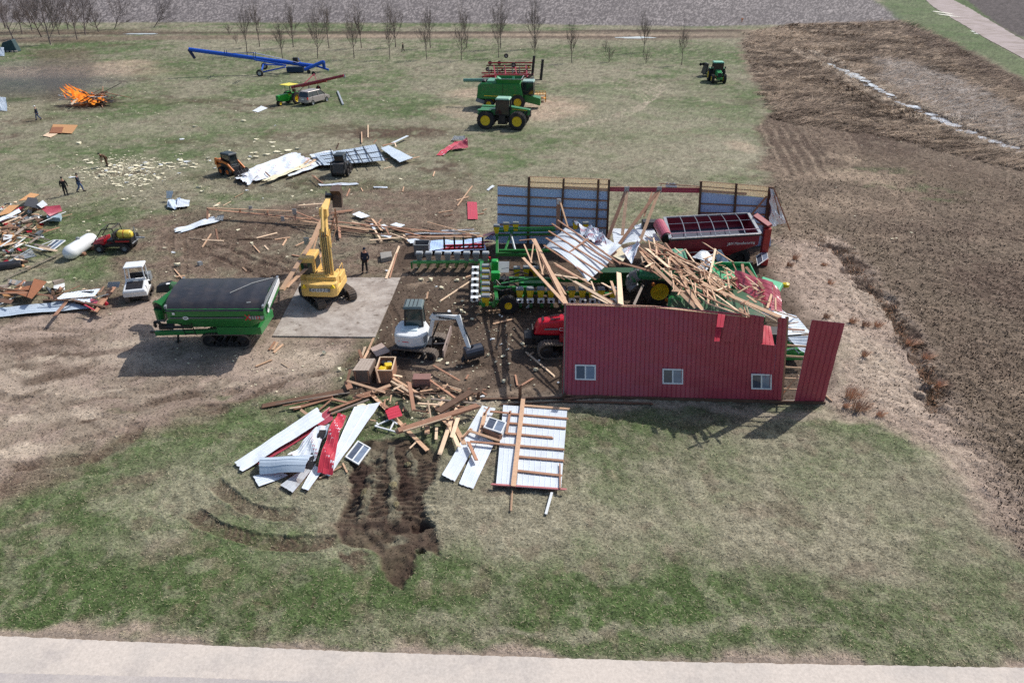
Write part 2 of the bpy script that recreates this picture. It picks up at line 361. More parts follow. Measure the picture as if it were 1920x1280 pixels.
    # burn scar, disturbed ground behind the barn and around the sheet wreck
    for (px, py, rx, ry, a) in [(700,250,60,12,1),(780,248,70,12,.95),(640,240,50,10,.6),(830,312,50,14,.9),(560,292,50,6,.6),(870,330,40,10,.5),(650,345,120,20,.6),(520,340,80,20,.6),(420,330,60,12,.5),(730,365,80,12,.6),(820,370,60,10,.5),
        (840,345,60,8,.5),(560,255,60,8,.7),(480,200,60,5,.7),(400,190,60,4,.6),(440,270,60,5,.5),(20,255,40,6,.8),(220,85,30,3,.8),(60,225,50,8,.7),(210,150,40,5,.7),(250,150,30,4,.7),(300,190,60,5,.45),(340,265,40,4,.6),
        (230,325,60,4,.6),(330,420,60,16,.5),(280,460,40,14,.35),(600,410,80,30,.5),(700,470,60,14,.6),(620,470,40,30,.5),(25,130,60,6,.4),(270,130,10,6,.6),(1440,245,18,8,.8),(1395,190,25,6,.5)]:
        m = blob(px, py, rx, ry, 0, .6)*a*sstep(.35, .6, n3*.6+n2*.4); over(mud, m, .8); h += m*(n4-.4)*.12
    # big blurry brown scar under the bare trees at the far left
    over(mud*1.15, polymask([(60,95),(170,90),(180,130),(150,190),(90,190),(70,150)], 4)*.55); over(mud*1.2, blob(150,60,200,5)*.6); over(mud, blob(90,78,110,3)*.6)
    # trampled brown-grey yard between cart, truss and loader
    yard = polymask([(-60,610),(110,560),(215,520),(235,420),(330,395),(480,395),(640,360),(880,355),(900,440),(760,470),(740,540),(705,632),(640,740),(500,745),(400,775),(250,825),(90,905),(-60,960)], 2.2)
    over(mdirt*1.02, yard*(.4+.6*sstep(.36, .56, n2*.5+n3*.3+n1*.2)), .9); over(mud, yard*sstep(.5,.66,n2*.6+n3*.4)*.55, .9)
    over(mud*1.05, polymask([(380,420),(560,430),(590,500),(520,520),(380,500),(340,470)], 2.5)*.55*sstep(.3, .6, n3), .8)
    over(mud*1.1, polymask([(330,395),(600,400),(640,440),(440,450),(330,440)], 2.5)*.4)
    pad = polymask([(-80,625),(100,590),(240,575),(300,560),(520,620),(640,640),(660,690),(600,735),(430,750),(300,790),(120,850),(-80,930)], 1.6)
    over(dirt, pad*(.55+.45*sstep(.35, .55, n2*.6+n3*.4)), .55)
    over(pale*1.02, (blob(80,850,120,14)+blob(110,780,90,12)+blob(40,720,90,22)+blob(210,680,110,14)+blob(560,690,90,28)*.8+blob(560,660,60,14)*.7+blob(170,735,110,8)*.8)*pad*.6, .5)
    over(mud*1.15, (blob(95,655,110,24)+blob(300,760,130,12)+blob(150,800,70,8)+blob(100,700,80,10)+blob(450,735,80,6)*.6)*.5*sstep(.35,.6,n3*.5+n2*.5))
    over(grn, (blob(640,700,22,30)*.5+blob(400,742,26,7)*.6+blob(680,660,20,12)*.6+blob(230,765,30,5)*.4)*sstep(.3,.6,n3))
    # crawler and tyre marks
    pt = sstep(.36, .50, fbm(x, y, .8, 4, 61)); 
    def press(pts, w, c, a=.8, depth=.05, period=.32, chev=.6, td=.03, warp=.3):
        nonlocal h
        m, A, C = track(pts, w, warp); m = m*(.5+.5*pt)
        pat = np.sin((A+np.abs(C)*chev*w)*2*math.pi/period)
        vis = np.clip(period/(lod*2.2), 0, 1)
        over(c, m*a*(.6+.2*pat*vis+.45*n3), .6)
        pat = pat*(.35+.9*n3); h = h - m*depth*(.5+.9*n3) + m*pat*td*.7*vis + (np.exp(-((np.abs(C)-1.15)/.18)**2)*(A > .3)*(A < A.max()-.3))*depth*.5
    tr = mud*1.12
    press([(0,880),(70,872),(170,862),(240,830),(262,790)], .85, tr, .85)
    press([(60,820),(140,790),(230,770),(330,745),(420,735),(500,720),(640,690)], .7, mdirt*.9, .6)
    for px, py, rx, ry, cc, aa in ((40,655,60,10,mud,.5),(110,640,70,8,mud,.45),(130,668,50,9,mud,.55),(60,690,60,6,mud,.4),(100,705,70,8,mud,.4),(45,735,60,6,mud,.4),(150,745,90,6,mud,.35),(210,660,60,8,mud,.3),(240,700,70,6,mud,.3),(190,790,70,7,mud,.5),(330,745,60,8,mud,.45),(90,672,26,6,pale*1.08,.8),(48,700,30,5,pale*1.05,.7),(60,775,70,9,pale*1.1,.9),(170,780,60,6,pale*1.1,.85),(130,745,70,5,pale*1.05,.7),(250,640,50,12,pale,.6),(230,730,60,6,pale,.6),(20,850,60,16,pale*1.08,.85),(420,720,60,5,pale,.5),(590,665,50,14,pale*1.05,.6)):
        over(cc, blob(px, py, rx, ry, .06, .4)*min(1, aa*1.45)*sstep(.32,.46,n3*.6+n2*.4), .7)
    press([(-20,738),(50,752),(110,742)], .8, mdirt*.8, .5); press([(60,712),(120,700),(160,690),(190,672)], .8, mud, .6); press([(20,680),(80,664),(125,655)], .7, mud, .5); press([(110,760),(200,742),(260,735),(330,716),(380,712)], .8, mdirt*.8, .5)
    press([(0,625),(80,615),(180,622)], .6, mdirt*.85, .6)
    press([(230,595),(190,620),(160,632),(60,640)], .6, mdirt*.9, .55)
    press([(440,755),(510,730),(570,705),(620,690)], .75, mud, .85, .07)
    press([(420,740),(480,715),(540,695)], .6, mdirt*.85, .6)
    press([(365,772),(400,765),(440,770)], .8, mud, .8, .08)
    press([(100,840),(240,800),(330,780),(420,770)], .6, mdirt*.95, .45)
    press([(322,440),(318,480),(332,510),(360,560)], .45, tr, .6, .04)
    press([(345,440),(345,500),(365,560)], .35, tr, .5, .04)
    press([(370,485),(400,478),(470,510),(560,545)], .5, dmud*1.2, .75, .09)
    press([(400,455),(450,475),(530,505),(620,530)], .5, dmud*1.2, .75, .09)
    press([(430,460),(520,490),(600,505)], .4, mud, .5, .05)
    press([(520,470),(560,520),(575,540)], .5, mud, .5)
    press([(388,895),(440,935),(500,962),(565,972)], .75, mud, .8, .07)
    press([(355,950),(395,985),(450,1008),(520,1022),(645,1018)], .7, mud*.95, .85, .08)
    press([(450,1018),(520,1025),(560,1015)], .6, mud, .6, .05)
    press([(150,925),(220,905),(300,890)], .5, mdirt*.8, .4, .03)
    press([(10,990),(90,965),(170,930),(290,905),(310,870)], .5, mdirt*.8, .35, .03)
    press([(200,830),(300,815),(420,812),(560,830)], .5, mdirt*.85, .3, .03)
    for p in ([(300,178),(420,200),(470,215),(540,210)],[(420,190),(470,197),(520,207)]): press(p, .5, mud, .7, .03, .8)
    press([(0,122),(260,118),(420,112)], 1.2, mdirt, .4, .0)
    # barn floor
    floor = polymask([(705,632),(757,457),(935,455),(1440,458),(1560,600),(1560,752),(1055,750),(640,742)], .5, .6)
    over(soil*.92, floor*.95, .65)
    over(mud*.95, floor*sstep(.45, .62, n2*.6+n3*.4)*.6); over(straw*.95, floor*(blob(800,520,60,18)*.5+blob(1010,640,50,20)*.45+blob(850,700,120,25)*.35+blob(960,735,60,8)*.5)*sstep(.4,.6,n3))
    for pts, w in (([(790,560),(840,590),(870,600)], .5), ([(735,615),(700,650),(640,690)], .6), ([(800,690),(770,740),(800,760)], .8), ([(860,640),(930,665),(1020,690)], .45), ([(860,600),(850,650)], .45), ([(845,672),(930,690),(990,700)], .45), ([(720,560),(750,600),(745,640)], .5)):
        press(pts, w, mud*.95, .75, .06, .3, .7, .03)
    over(mud*.9, polymask([(690,655),(760,690),(800,745),(680,745),(650,720)], 1)*.6)
    # gravel drip strip along the front wall, dark soil under it
    over(pale*.95, polymask([(900,742),(1560,764),(1640,770),(1590,790),(1500,782),(1060,766),(900,762)], .7)*.6, .6)
    over(dmud*1.2, (blob(780,765,90,20)*.6+blob(870,745,30,12)*.5+blob(700,790,60,20)*.3)*sstep(.35,.6,n3))
    over(mud, (blob(1130,790,70,8)*.3+blob(1290,805,50,8)*.35+blob(1370,790,60,14)*.3))
    # trench torn by the tracks below the wreckage
    tr1 = polymask([(655,835),(690,825),(800,820),(830,850),(820,900),(800,925),(790,960),(812,1000),(818,1045),(790,1035),(768,1030),(762,1075),(745,1112),(720,1090),(700,1040),(640,1020),(632,985),(650,930),(655,880)], .25, .35)
    over(mud*.92, tr1*(.75+.25*n3), .6); h -= tr1*.10; h += tr1*((n3-.5)*.30+(n6_:=vnoise(x/.28, y/.28, 66))*.0+(n6_-.5)*.16); over(dmud*.8, tr1*sstep(.55,.66,fbm(x, y, .7, 4, 67))*.45); over(mdirt*.8, tr1*sstep(.6,.7,fbm(x, y, .9, 3, 68))*.3)
    over(dmud*1.15, (blob(665,905,14,38)+blob(765,905,26,50)+blob(770,985,14,9)+blob(755,1048,13,7)+blob(735,1085,22,24)*.7+blob(775,1015,40,20)*.5+blob(700,985,60,7)*.8+blob(655,1005,20,8)*.8)*tr1*.85)
    h -= (blob(770,985,14,9)+blob(755,1048,13,7))*.45
    over(tan*.9, (blob(686,925,7,22)+blob(735,925,9,26)+blob(700,865,20,12)*.6+blob(722,1012,9,12)+blob(790,870,12,20)*.5)*.85); h += (blob(683,930,6,18, 0, .3, .2)+blob(738,915,8,16, 0, .3, .2))*.22
    for p1, p2, w_ in (((690,838),(684,985),.42),((738,832),(735,985),.5),((782,830),(786,890),.3),((646,850),(650,900),.3)):
        m, A, C = track([p1, p2], w_, .5); over(tan*.85, m*.75*sstep(.35,.5,n3)); h += m*.06
    for xx in (668, 712, 762, 803):
        m, A, C = track([(xx, 845), (xx-4, 980)], .9, .2); vis = 1
        h += m*np.sin(A*2*math.pi/.30+n3*3)*.05; over(dmud*1.2, m*.6*(np.sin(A*2*math.pi/.30+n3*3) < -.1)*tr1)
    over(mud, (blob(655,1065,22,7)+blob(640,1058,12,5)+blob(600,905,30,10)*.6+blob(575,905,30,6)*.4)*.85)
    over(mdirt, (blob(90,985,30,8)*.0+blob(60,1030,30,4)*.3+blob(480,900,60,8)*.15))
    for (px, py) in ((227,1110),(268,1112),(320,1112),(370,1130),(478,1110),(585,1112),(80,965)): over(mud*1.3, blob(px, py, 8, 4)*.5)
    # east side: bare pinkish ground, scarp line, burned tufted prairie, marsh
    prair = polymask([(1440,470),(1456,380),(1420,310),(1444,262),(1418,240),(1446,205),(1395,120),(1385,85),(1410,60),(1480,45),(1700,38),(1770,70),(1990,190),(2400,330),(2400,1500),(1990,1130),(1930,1060),(1880,985),(1800,880),(1700,800),(1640,770),(1570,768),(1570,640)], 2.6, 1.6)
    over(burn*1.04, prair*(.8+.2*n2), 1.0); over(straw*.82, prair*sstep(.5,.7,n2*.5+n3*.5)*.45)
    bare = polymask([(1445,455),(1560,440),(1600,470),(1690,580),(1730,650),(1750,740),(1790,800),(1850,870),(1880,960),(1850,960),(1700,810),(1600,775),(1545,755),(1550,650),(1480,560)], 2.5, 1.2)
    over(dirt*1.14, bare*(.8+.2*n3), .7); over(dirt*1.05, polymask([(1740,740),(1800,760),(1880,850),(1980,980),(1980,1100),(1880,985),(1800,880),(1700,800)], 3, 1.6)*.6, .8); over(pale*1.06, (blob(1640,560,50,40)+blob(1660,720,60,60)+blob(1780,860,90,30)+blob(1600,640,40,50))*bare*.45)
    over(grn*.85, (blob(1700,350,90,8,-.35)+blob(1790,378,40,4,-.3)*1.2+blob(1640,320,90,7,-.2)*.8+blob(1640,770,30,12)*.2)*prair*.65*sstep(.35,.6,n3))
    over(straw*.95, (blob(1640,330,110,22)*.55+blob(1760,400,150,18)*.4+blob(1560,390,90,30)*.45+blob(1520,440,50,14)*.3)*prair*sstep(.35,.6,n2), .9)
    over(dmud*1.5, (blob(1480,275,70,30)*.75+blob(1550,230,110,40)*.5+blob(1640,270,90,20)*.4+blob(1650,400,60,10)*.5+blob(1800,430,160,20)*.45+blob(1850,520,120,60)*.35+blob(1830,640,120,60)*.25+blob(1900,560,100,100)*.3)*prair*sstep(.3,.6,n3*.5+n2*.5))
    sc = [(1530,452),(1580,470),(1625,530),(1665,575),(1692,620),(1702,655),(1740,700),(1748,730),(1752,770)]
    m, A, C = track(sc, 1.5, 1.4); over(dmud*1.2, m*.85*sstep(.3,.5,n3), 1); h -= m*.3
    h += sstep(-.2, 1.0, np.where(m > 0, C, 0))*m*.25
    over(mud, (blob(1745,745,30,30)*.8+blob(1700,650,25,25)*.8+blob(1590,480,40,10)*.6)*sstep(.35,.6,n3))
    # plough rows
    for k in range(9):
        m, A, C = track([(1500+k*9, 235), (1528+k*9, 265), (1548+k*8, 290), (1556+k*7, 310)], .5, .2); over(straw, m*.55*(n3>.4)); h += m*.08
        m, A, C = track([(1425+k*9, 232), (1450+k*10, 280), (1475+k*11, 330)], .4, .3); over(mud if k%2 else straw, m*.45)
    # marsh: combed straw and dark peat
    marsh = polymask([(1395,95),(1400,62),(1480,46),(1700,40),(1770,75),(1990,200),(2400,340),(2400,560),(1960,330),(1780,285),(1640,250),(1500,235),(1445,220),(1420,150)], 4, 1.3)
    cs = fbm(x*.55+y*.35, y*1.0-x*.3, 2.6, 4, 41); cs2 = vnoise((x+y*.8)/np.maximum(lod*5, 2.4), (y-x*.35)/np.maximum(lod*1.3, .5), 42)
    over(mud*.72, marsh*sstep(.56, .44, cs)*.9); over(straw*1.02, marsh*sstep(.52, .66, cs*.6+cs2*.4)*.85, 1); h += marsh*(cs2-.4)*.5
    over(reed*1.15, polymask([(1640,110),(1700,115),(1800,150),(1920,210),(1990,250),(1990,300),(1900,270),(1760,215),(1650,150)], 3, 1.4)*(.6+.4*cs2))
    over(straw*1.05, (blob(1460,62,50,8)*.9+blob(1440,75,30,5)*.6+blob(1520,90,70,8)*.5+blob(1600,125,60,7)*.5)*.9)
    over(dmud*1.3, polymask([(1700,42),(1790,80),(1990,185),(1990,215),(1780,110),(1690,62)], 2.5)*.6)
    over(mud*.85, polymask([(1425,215),(1500,228),(1640,250),(1760,290),(1900,335),(2000,380),(2000,450),(1800,400),(1640,300),(1480,330)], 4, 1.4)*.5*sstep(.3,.6,n2))
    over(dmud*1.1, (blob(150,201,60,6)+blob(190,190,40,5))*.8*sstep(.25,.5,n3))
    # creek bed, worn banks
    crk = [(1500,92),(1560,118),(1600,140),(1640,168),(1700,195),(1745,214),(1780,232),(1830,252),(1880,272),(1960,292)]
    m, A, C = track(crk, 6.5, .9); over(pale*1.12, m*.8*sstep(.35,.6,cs2*.6+n3*.4)); m2, A, C = track(crk, 2.0, .5); over(mdirt, m2*.8); h -= m2*.45
    # field road at the top right with its verges
    over(dgrn*1.1+.02, polymask([(1640,-20),(1700,-30),(1800,40),(1990,150),(1990,180),(1780,75),(1680,36)], 3)*.75)
    over(plow*(.85+.3*n3[:, None]), polymask([(1755,-40),(1800,10),(1990,110),(2500,300),(2500,-90),(1755,-90)], 2.5), 1)
    over(dgrn*1.2, polymask([(1740,-30),(1775,-30),(1880,55),(1990,112),(1990,125),(1850,52)], 2)*.8)
    road_z = np.maximum(polymask([(-900,1190),(0,1190),(640,1219),(1280,1239),(1920,1250),(3000,1262),(3000,1500),(-900,1500)], .4, .12), 0)
    over(dirt*1.05, polymask([(-900,1172),(0,1178),(300,1194),(640,1210),(1280,1229),(1920,1241),(3000,1256),(3000,1300),(-900,1300)], .5, .8)*.85, .6)
    frd = polymask([(1712,-25),(1745,-20),(1830,25),(1990,108),(1990,150),(1850,75),(1740,12)], .6, .2)
    slabm = polymask([(505,636),(566,516),(752,518),(704,636)], .3, 0)
    # fine contrast at the mesh's own scale
    n5 = vnoise(x/np.maximum(lod, .07), y/np.maximum(lod, .07), 6); n6 = vnoise(x/np.maximum(lod*3, .35), y/np.maximum(lod*3, .35), 7)
    k = (1 + det*((n5-.5)*.62 + (n6-.5)*.42 + (n2-.5)*.25))
    col = np.clip(col*k[:, None]*np.array([.90, .905, .93]), .004, .9)
    flat = np.clip(road_z+frd+slabm, 0, 1)
    near = np.clip(1.3-dist/120, .15, 1)
    h = (h + (n6-.5)*.07*det*near + (n5-.5)*.035*det*near + prair*(n6-.5)*.10)*(1-flat) - flat*.06
    h = np.where((y < 12) | (dist > 900), 0, h)
    # mesh
    ii = np.arange(N, dtype=np.int32).reshape(nr, nc)
    q = np.stack([ii[:-1, :-1], ii[:-1, 1:], ii[1:, 1:], ii[1:, :-1]], -1).reshape(-1, 4)
    me = bpy.data.meshes.new('ground'); me.vertices.add(N); me.loops.add(q.size); me.polygons.add(len(q))
    me.vertices.foreach_set('co', np.stack([x, y, h], 1).astype(np.float32).ravel())
    me.loops.foreach_set('vertex_index', q.ravel()); me.polygons.foreach_set('loop_start', np.arange(0, q.size, 4, dtype=np.int32))
    me.polygons.foreach_set('use_smooth', np.ones(len(q), bool)); me.update()
    ca = me.color_attributes.new('soil', 'FLOAT_COLOR', 'POINT')
    ca.data.foreach_set('color', np.concatenate([col, np.clip(det, 0, 1)[:, None]], 1).astype(np.float32).ravel())
    m = bpy.data.materials.new('ground soil and grass'); m.use_nodes = True; t = m.node_tree; b = t.nodes['Principled BSDF']
    b.inputs['Roughness'].default_value = .95; b.inputs['Specular IOR Level'].default_value = .15
    at = t.nodes.new('ShaderNodeAttribute'); at.attribute_name = 'soil'
    tc = t.nodes.new('ShaderNodeTexCoord')
    def noise(s, d, rgh=.7, sc3=(1,1,1)):
        mp = t.nodes.new('ShaderNodeMapping'); mp.inputs['Scale'].default_value = sc3; mp.inputs['Rotation'].default_value = (0, 0, .6)
        t.links.new(tc.outputs['Object'], mp.inputs[0])
        n = t.nodes.new('ShaderNodeTexNoise'); n.inputs['Scale'].default_value = s; n.inputs['Detail'].default_value = d; n.inputs['Roughness'].default_value = rgh
        t.links.new(mp.outputs[0], n.inputs[0]); return n.outputs['Fac']
    def rng_(s, a, b_, c, d):
        r = t.nodes.new('ShaderNodeMapRange'); r.inputs[1].default_value = a; r.inputs[2].default_value = b_; r.inputs[3].default_value = c; r.inputs[4].default_value = d
        t.links.new(s, r.inputs[0]); return r.outputs[0]
    fa = noise(7, 6, .85, (1, 2.2, 1)); fb = noise(1.7, 4)
    k1 = rng_(fa, .32, .68, -.62, .75); k2 = rng_(fb, .3, .7, -.12, .12)
    ad = t.nodes.new('ShaderNodeMath'); ad.operation = 'ADD'; t.links.new(k1, ad.inputs[0]); t.links.new(k2, ad.inputs[1])
    mu = t.nodes.new('ShaderNodeMath'); mu.operation = 'MULTIPLY_ADD'; t.links.new(ad.outputs[0], mu.inputs[0]); t.links.new(at.outputs['Alpha'], mu.inputs[1]); mu.inputs[2].default_value = 1.0
    vs = t.nodes.new('ShaderNodeVectorMath'); vs.operation = 'SCALE'; t.links.new(at.outputs['Color'], vs.inputs[0]); t.links.new(mu.outputs[0], vs.inputs['Scale'])
    t.links.new(vs.outputs[0], b.inputs['Base Color'])
    bp = t.nodes.new('ShaderNodeBump'); bp.inputs['Strength'].default_value = .5; bp.inputs['Distance'].default_value = .05
    t.links.new(fa, bp.inputs['Height']); t.links.new(bp.outputs[0], b.inputs['Normal'])
    me.materials.append(m)
    o = bpy.data.objects.new('ground', me); COL.objects.link(o); tag(o, kind='structure')
    return dict(x=x, y=y, h=h, col=col, prair=prair, marsh=marsh, bare=bare, yard=yard, pad=pad, floor=floor, tr=tr1, road=flat, far=far, nr=nr, nc=nc, Ys=Ys, us=us)
GR = build_ground()
_H = GR['h'].reshape(GR['nr'], GR['nc'])
def gz(X, Y):
    """height of the ground under a point"""
    Ys = GR['Ys']; r = int(np.clip(np.searchsorted(Ys, Y), 1, len(Ys)-1)); u = X/max(Y*_c+CAMH*_s, 6.0)
    c = int(np.clip(np.searchsorted(GR['us'], u)+1, 1, GR['nc']-2)); return float(_H[r, c])
def GG(px, py, up=0.0):
    g = G(px, py); g.z = gz(g.x, g.y)+up; return g
# ------------------------------------------------------------------ roads, slab, water: sheets just above the ground
def strip(name, left, right, z, m, n=160, jag=.12, kind='structure', ground=False):
    L = [G(*p) for p in left]; R = [G(*p) for p in right]
    def at(P, t):
        t = t*(len(P)-1); i = min(int(t), len(P)-2); return P[i].lerp(P[i+1], t-i)
    mb = MB(); cols = 8
    for i in range(n+1):
        a, b = at(L, i/n), at(R, i/n); w = (b-a)
        a = a + w.normalized()*random.uniform(-jag, jag); b = b + w.normalized()*random.uniform(-jag, jag)
        for j in range(cols+1):
            p = a.lerp(b, j/cols); mb.v.append((p.x, p.y, z + (gz(p.x, p.y) if ground else 0) + 0))
    for i in range(n):
        for j in range(cols):
            k = i*(cols+1)+j; mb.f.append((k, k+1, k+cols+2, k+cols+1)); mb.mi.append(0)
    return tag(mb.build(name, m, fix=False), kind=kind)
def earth_mat(name, c1, c2, s1, s2, rough=.95, c3=None, th=(.45, .6)):
    m = bpy.data.materials.new(name); m.use_nodes = True; t = m.node_tree; b = t.nodes['Principled BSDF']; b.inputs['Roughness'].default_value = rough
    b.inputs['Specular IOR Level'].default_value = .2
    tc = t.nodes.new('ShaderNodeTexCoord')
    def nz(s, d=6, r=.7):
        n = t.nodes.new('ShaderNodeTexNoise'); n.inputs['Scale'].default_value = s; n.inputs['Detail'].default_value = d; n.inputs['Roughness'].default_value = r
        t.links.new(tc.outputs['Object'], n.inputs[0]); return n.outputs['Fac']
    def mr(s, a, bb, c, d):
        r = t.nodes.new('ShaderNodeMapRange'); [setattr(r.inputs[i+1], 'default_value', v) for i, v in enumerate((a, bb, c, d))]; t.links.new(s, r.inputs[0]); return r.outputs[0]
    def mix(f, a, bb):
        x = t.nodes.new('ShaderNodeMix'); x.data_type = 'RGBA'; t.links.new(f, x.inputs['Factor'])
        for i, v in (('A', a), ('B', bb)):
            if isinstance(v, tuple): x.inputs[i].default_value = v
            else: t.links.new(v, x.inputs[i])
        return x.outputs['Result']
    o = mix(mr(nz(s1), th[0], th[1], 0, 1), lin(*c1), lin(*c2))
    if c3: o = mix(mr(nz(s1*1.7, 8), .56, .7, 0, 1), o, lin(*c3))
    f = mr(nz(s2, 6, .8), .3, .7, .82, 1.18)
    v = t.nodes.new('ShaderNodeVectorMath'); v.operation = 'SCALE'; t.links.new(o, v.inputs[0]); t.links.new(f, v.inputs['Scale']); t.links.new(v.outputs[0], b.inputs['Base Color'])
    bp = t.nodes.new('ShaderNodeBump'); bp.inputs['Strength'].default_value = .25; bp.inputs['Distance'].default_value = .03; t.links.new(nz(s2*.6), bp.inputs['Height']); t.links.new(bp.outputs[0], b.inputs['Normal'])
    return m
M_GRAVEL = earth_mat('pale gravel', (206, 196, 186), (194, 186, 178), .25, 9, c3=(182, 174, 168))
strip('gravel_road', [(-700,1172),(0,1192),(640,1221),(1280,1241),(1920,1252),(2600,1262)], [(-1500,1560),(-300,1560),(600,1560),(1300,1560),(2100,1560),(3000,1560)], .025, M_GRAVEL, 420, .02)
M_SHOULD = earth_mat('grey gravel', (180, 173, 170), (190, 182, 176), .5, 12)  # slightly darker, greyer gravel band at the lower left
strip('gravel_shoulder', [(-900,1262),(0,1262),(350,1270),(640,1281)], [(-1300,1500),(-100,1500),(400,1500),(700,1500)], .032, M_SHOULD, 300, .02)
M_FROAD = earth_mat('field road gravel', (172, 160, 158), (150, 138, 132), .2, 3, c3=None)
strip('field_road', [(1700,-60),(1712,-22),(1748,12),(1850,73),(1990,148),(2200,240)], [(1722,-60),(1742,-22),(1815,14),(1905,68),(1990,112),(2200,190)], .02, M_FROAD, 160, .2)
# the concrete apron
M_SLAB = earth_mat('concrete apron', (184, 176, 168), (156, 146, 138), .9, 6, c3=(92, 78, 68), th=(.40,.60))
def slab():
    c = [G(511,630), G(703,632), G(751,521), G(569,520)]
    mb = MB(); top = [(p.x, p.y, .03) for p in c]; bot = [(p.x, p.y, -.15) for p in c]
    mb.add(bot+top, [(4,5,6,7),(0,1,5,4),(1,2,6,5),(2,3,7,6),(3,0,4,7)]); tag(mb.build('concrete_slab', M_SLAB, fix=True), kind='structure')
slab()
M_WATER = mat('shallow water', (196, 202, 212), .06, vary=.1, spec=.8)
def pool(px, py, rx, ry, n=22, z=.0):
    c = G(px, py); a = abs(G(px+rx, py).x-c.x); b = abs(G(px, py-ry).y-c.y); mb = MB(); vs = [(c.x, c.y, 0)]
    for i in range(n):
        t = 2*math.pi*i/n; k = random.uniform(.7, 1.15); vs.append((c.x+a*k*math.cos(t), c.y+b*k*math.sin(t), 0))
    zz = max(gz(v[0], v[1]) for v in vs)
    zz = sorted(gz(v[0], v[1]) for v in vs)[len(vs)*3//4]
    mb.add([(v[0], v[1], zz+.02+z) for v in vs], [(0, i+1, (i+1) % n+1) for i in range(n)]); return mb
for px, py, rx, ry in ((1192,71,36,1.8),(262,64,34,1.3),(1768,24,8,3),(1776,29,7,3),(1832,60,8,2.5),(1845,65,10,3),(1858,70,9,2.5)):
    tag(pool(px, py, rx, ry, z=.03).build('puddle', M_WATER, fix=False), kind='structure')
mb = MB()
for (px, py, rx, ry) in [(1566,126,10,3),(1580,132,12,3),(1598,139,12,3),(1607,146,14,4),(1622,152,10,3),(1712,200,14,3),(1746,212,12,3),(1762,222,16,4),(1786,233,16,4),(1812,246,18,4),(1838,256,16,3),(1864,264,16,4),(1892,274,18,4),(1915,282,18,4),(1655,172,8,2),(1672,182,9,2)]:
    p = pool(px, py, rx, ry); mb.add(p.v, p.f)
cl = [(1556,121),(1580,131),(1605,144),(1630,157),(1665,178),(1700,194),(1730,207),(1760,220),(1786,232),(1812,245),(1838,255),(1864,264),(1892,274),(1960,296)]
for i, (x, y) in enumerate(cl[:-1]):
    x2, y2 = cl[i+1]
    for k in range(9):
        u = k/9+random.uniform(-.04,.04); xx, yy = x+(x2-x)*u, y+(y2-y)*u
        if random.random() < .8: p = pool(xx, yy+random.uniform(-1.5,1.5), random.uniform(4,9)*(1+.4*(x > 1750)), random.uniform(1.2,3.4), n=12); mb.add(p.v, p.f)
tag(mb.build('creek_water', M_WATER, fix=False), kind='structure')
# ------------------------------------------------------------------ sheets, boards, trusses
def ribsheet(name, a, b, c, d, mats, parent=None, sp=.24, rows=10, crumple=0.0, seed=0, bend=None, rib=.018, th=.006, tear=0.0, nscale=1.0):
    """ribbed metal: ribs run a->d; a->b is across the ribs. mats = (side of the normal, other side)"""
    a, b, c, d = map(Vector, (a, b, c, d)); W = (b-a).length; nr_ = max(2, int(round(W/sp))); cols = nr_*4
    nrm = (b-a).cross(d-a).normalized(); mb = MB(); grid = []
    r = random.Random(seed); ph = [r.uniform(0, 9) for _ in range(6)]
    for j in range(rows+1):
        v = j/rows; row = []
        for i in range(cols+1):
            u = (i//4 + (0, .07, .14, .57)[i % 4])/nr_ if i < cols else 1.0
            vv = v
            if tear and j in (0, rows): vv = v + tear*(math.sin(u*17+ph[0])*.5+math.sin(u*41+ph[1])*.5)
            p = a*(1-u)*(1-vv)+b*u*(1-vv)+c*u*vv+d*(1-u)*vv
            o = rib if i % 4 == 1 else 0.0
            if crumple:
                X, Y = u*W/nscale, v*(d-a).length/nscale
                o += crumple*(math.sin(X*2.1+ph[2]+math.sin(Y*1.3+ph[3])*1.5)*.5+math.sin(Y*2.7+ph[4]+X*1.1)*.5+math.sin(X*6+Y*5+ph[5])*.18)
            if bend: p = p + Vector(bend(u, v))
            row.append(p+nrm*o)
        grid.append(row)
    n = cols+1
    for lay in (0, 1):
        vs = [p - nrm*th*lay for row in grid for p in row]; fs = []
        for j in range(rows):
            for i in range(cols):
                k = j*n+i; f = (k, k+1, k+n+1, k+n); fs.append(f if lay == 0 else f[::-1])
        mb.add(vs, fs, lay)
    return mb.build(name, list(mats), parent, fix=False)
def board_mb(a, b, w=.14, h=.04, roll=0.0):
    mb = MB(); a, b = Vector(a), Vector(b); d = (b-a).normalized(); up = Vector((0,0,1))
    if abs(d.z) < .95: up = Matrix.Rotation(roll, 3, d) @ up
    L = (b-a).length; r = random.Random(int(L*1000)+int(a.x*77)); 
    s = d.cross(up).normalized(); u = s.cross(d)
    # splintered ends: uneven corner offsets
    vs = []
    for P, sg in ((a, -1), (b, 1)):
        for (i, j) in ((-1,-1),(1,-1),(1,1),(-1,1)):
            vs.append(P + s*i*w/2 + u*j*h/2 + d*sg*r.uniform(0, min(.18, L*.06)))
    mb.add(vs, [(0,3,2,1),(4,5,6,7),(0,1,5,4),(1,2,6,5),(2,3,7,6),(3,0,4,7)]); return mb
SPL = MB(); SPLM = [M_WOOD, M_WOOD2, M_WOODR, M_WOODD, M_WOODG, M_WHITE2]
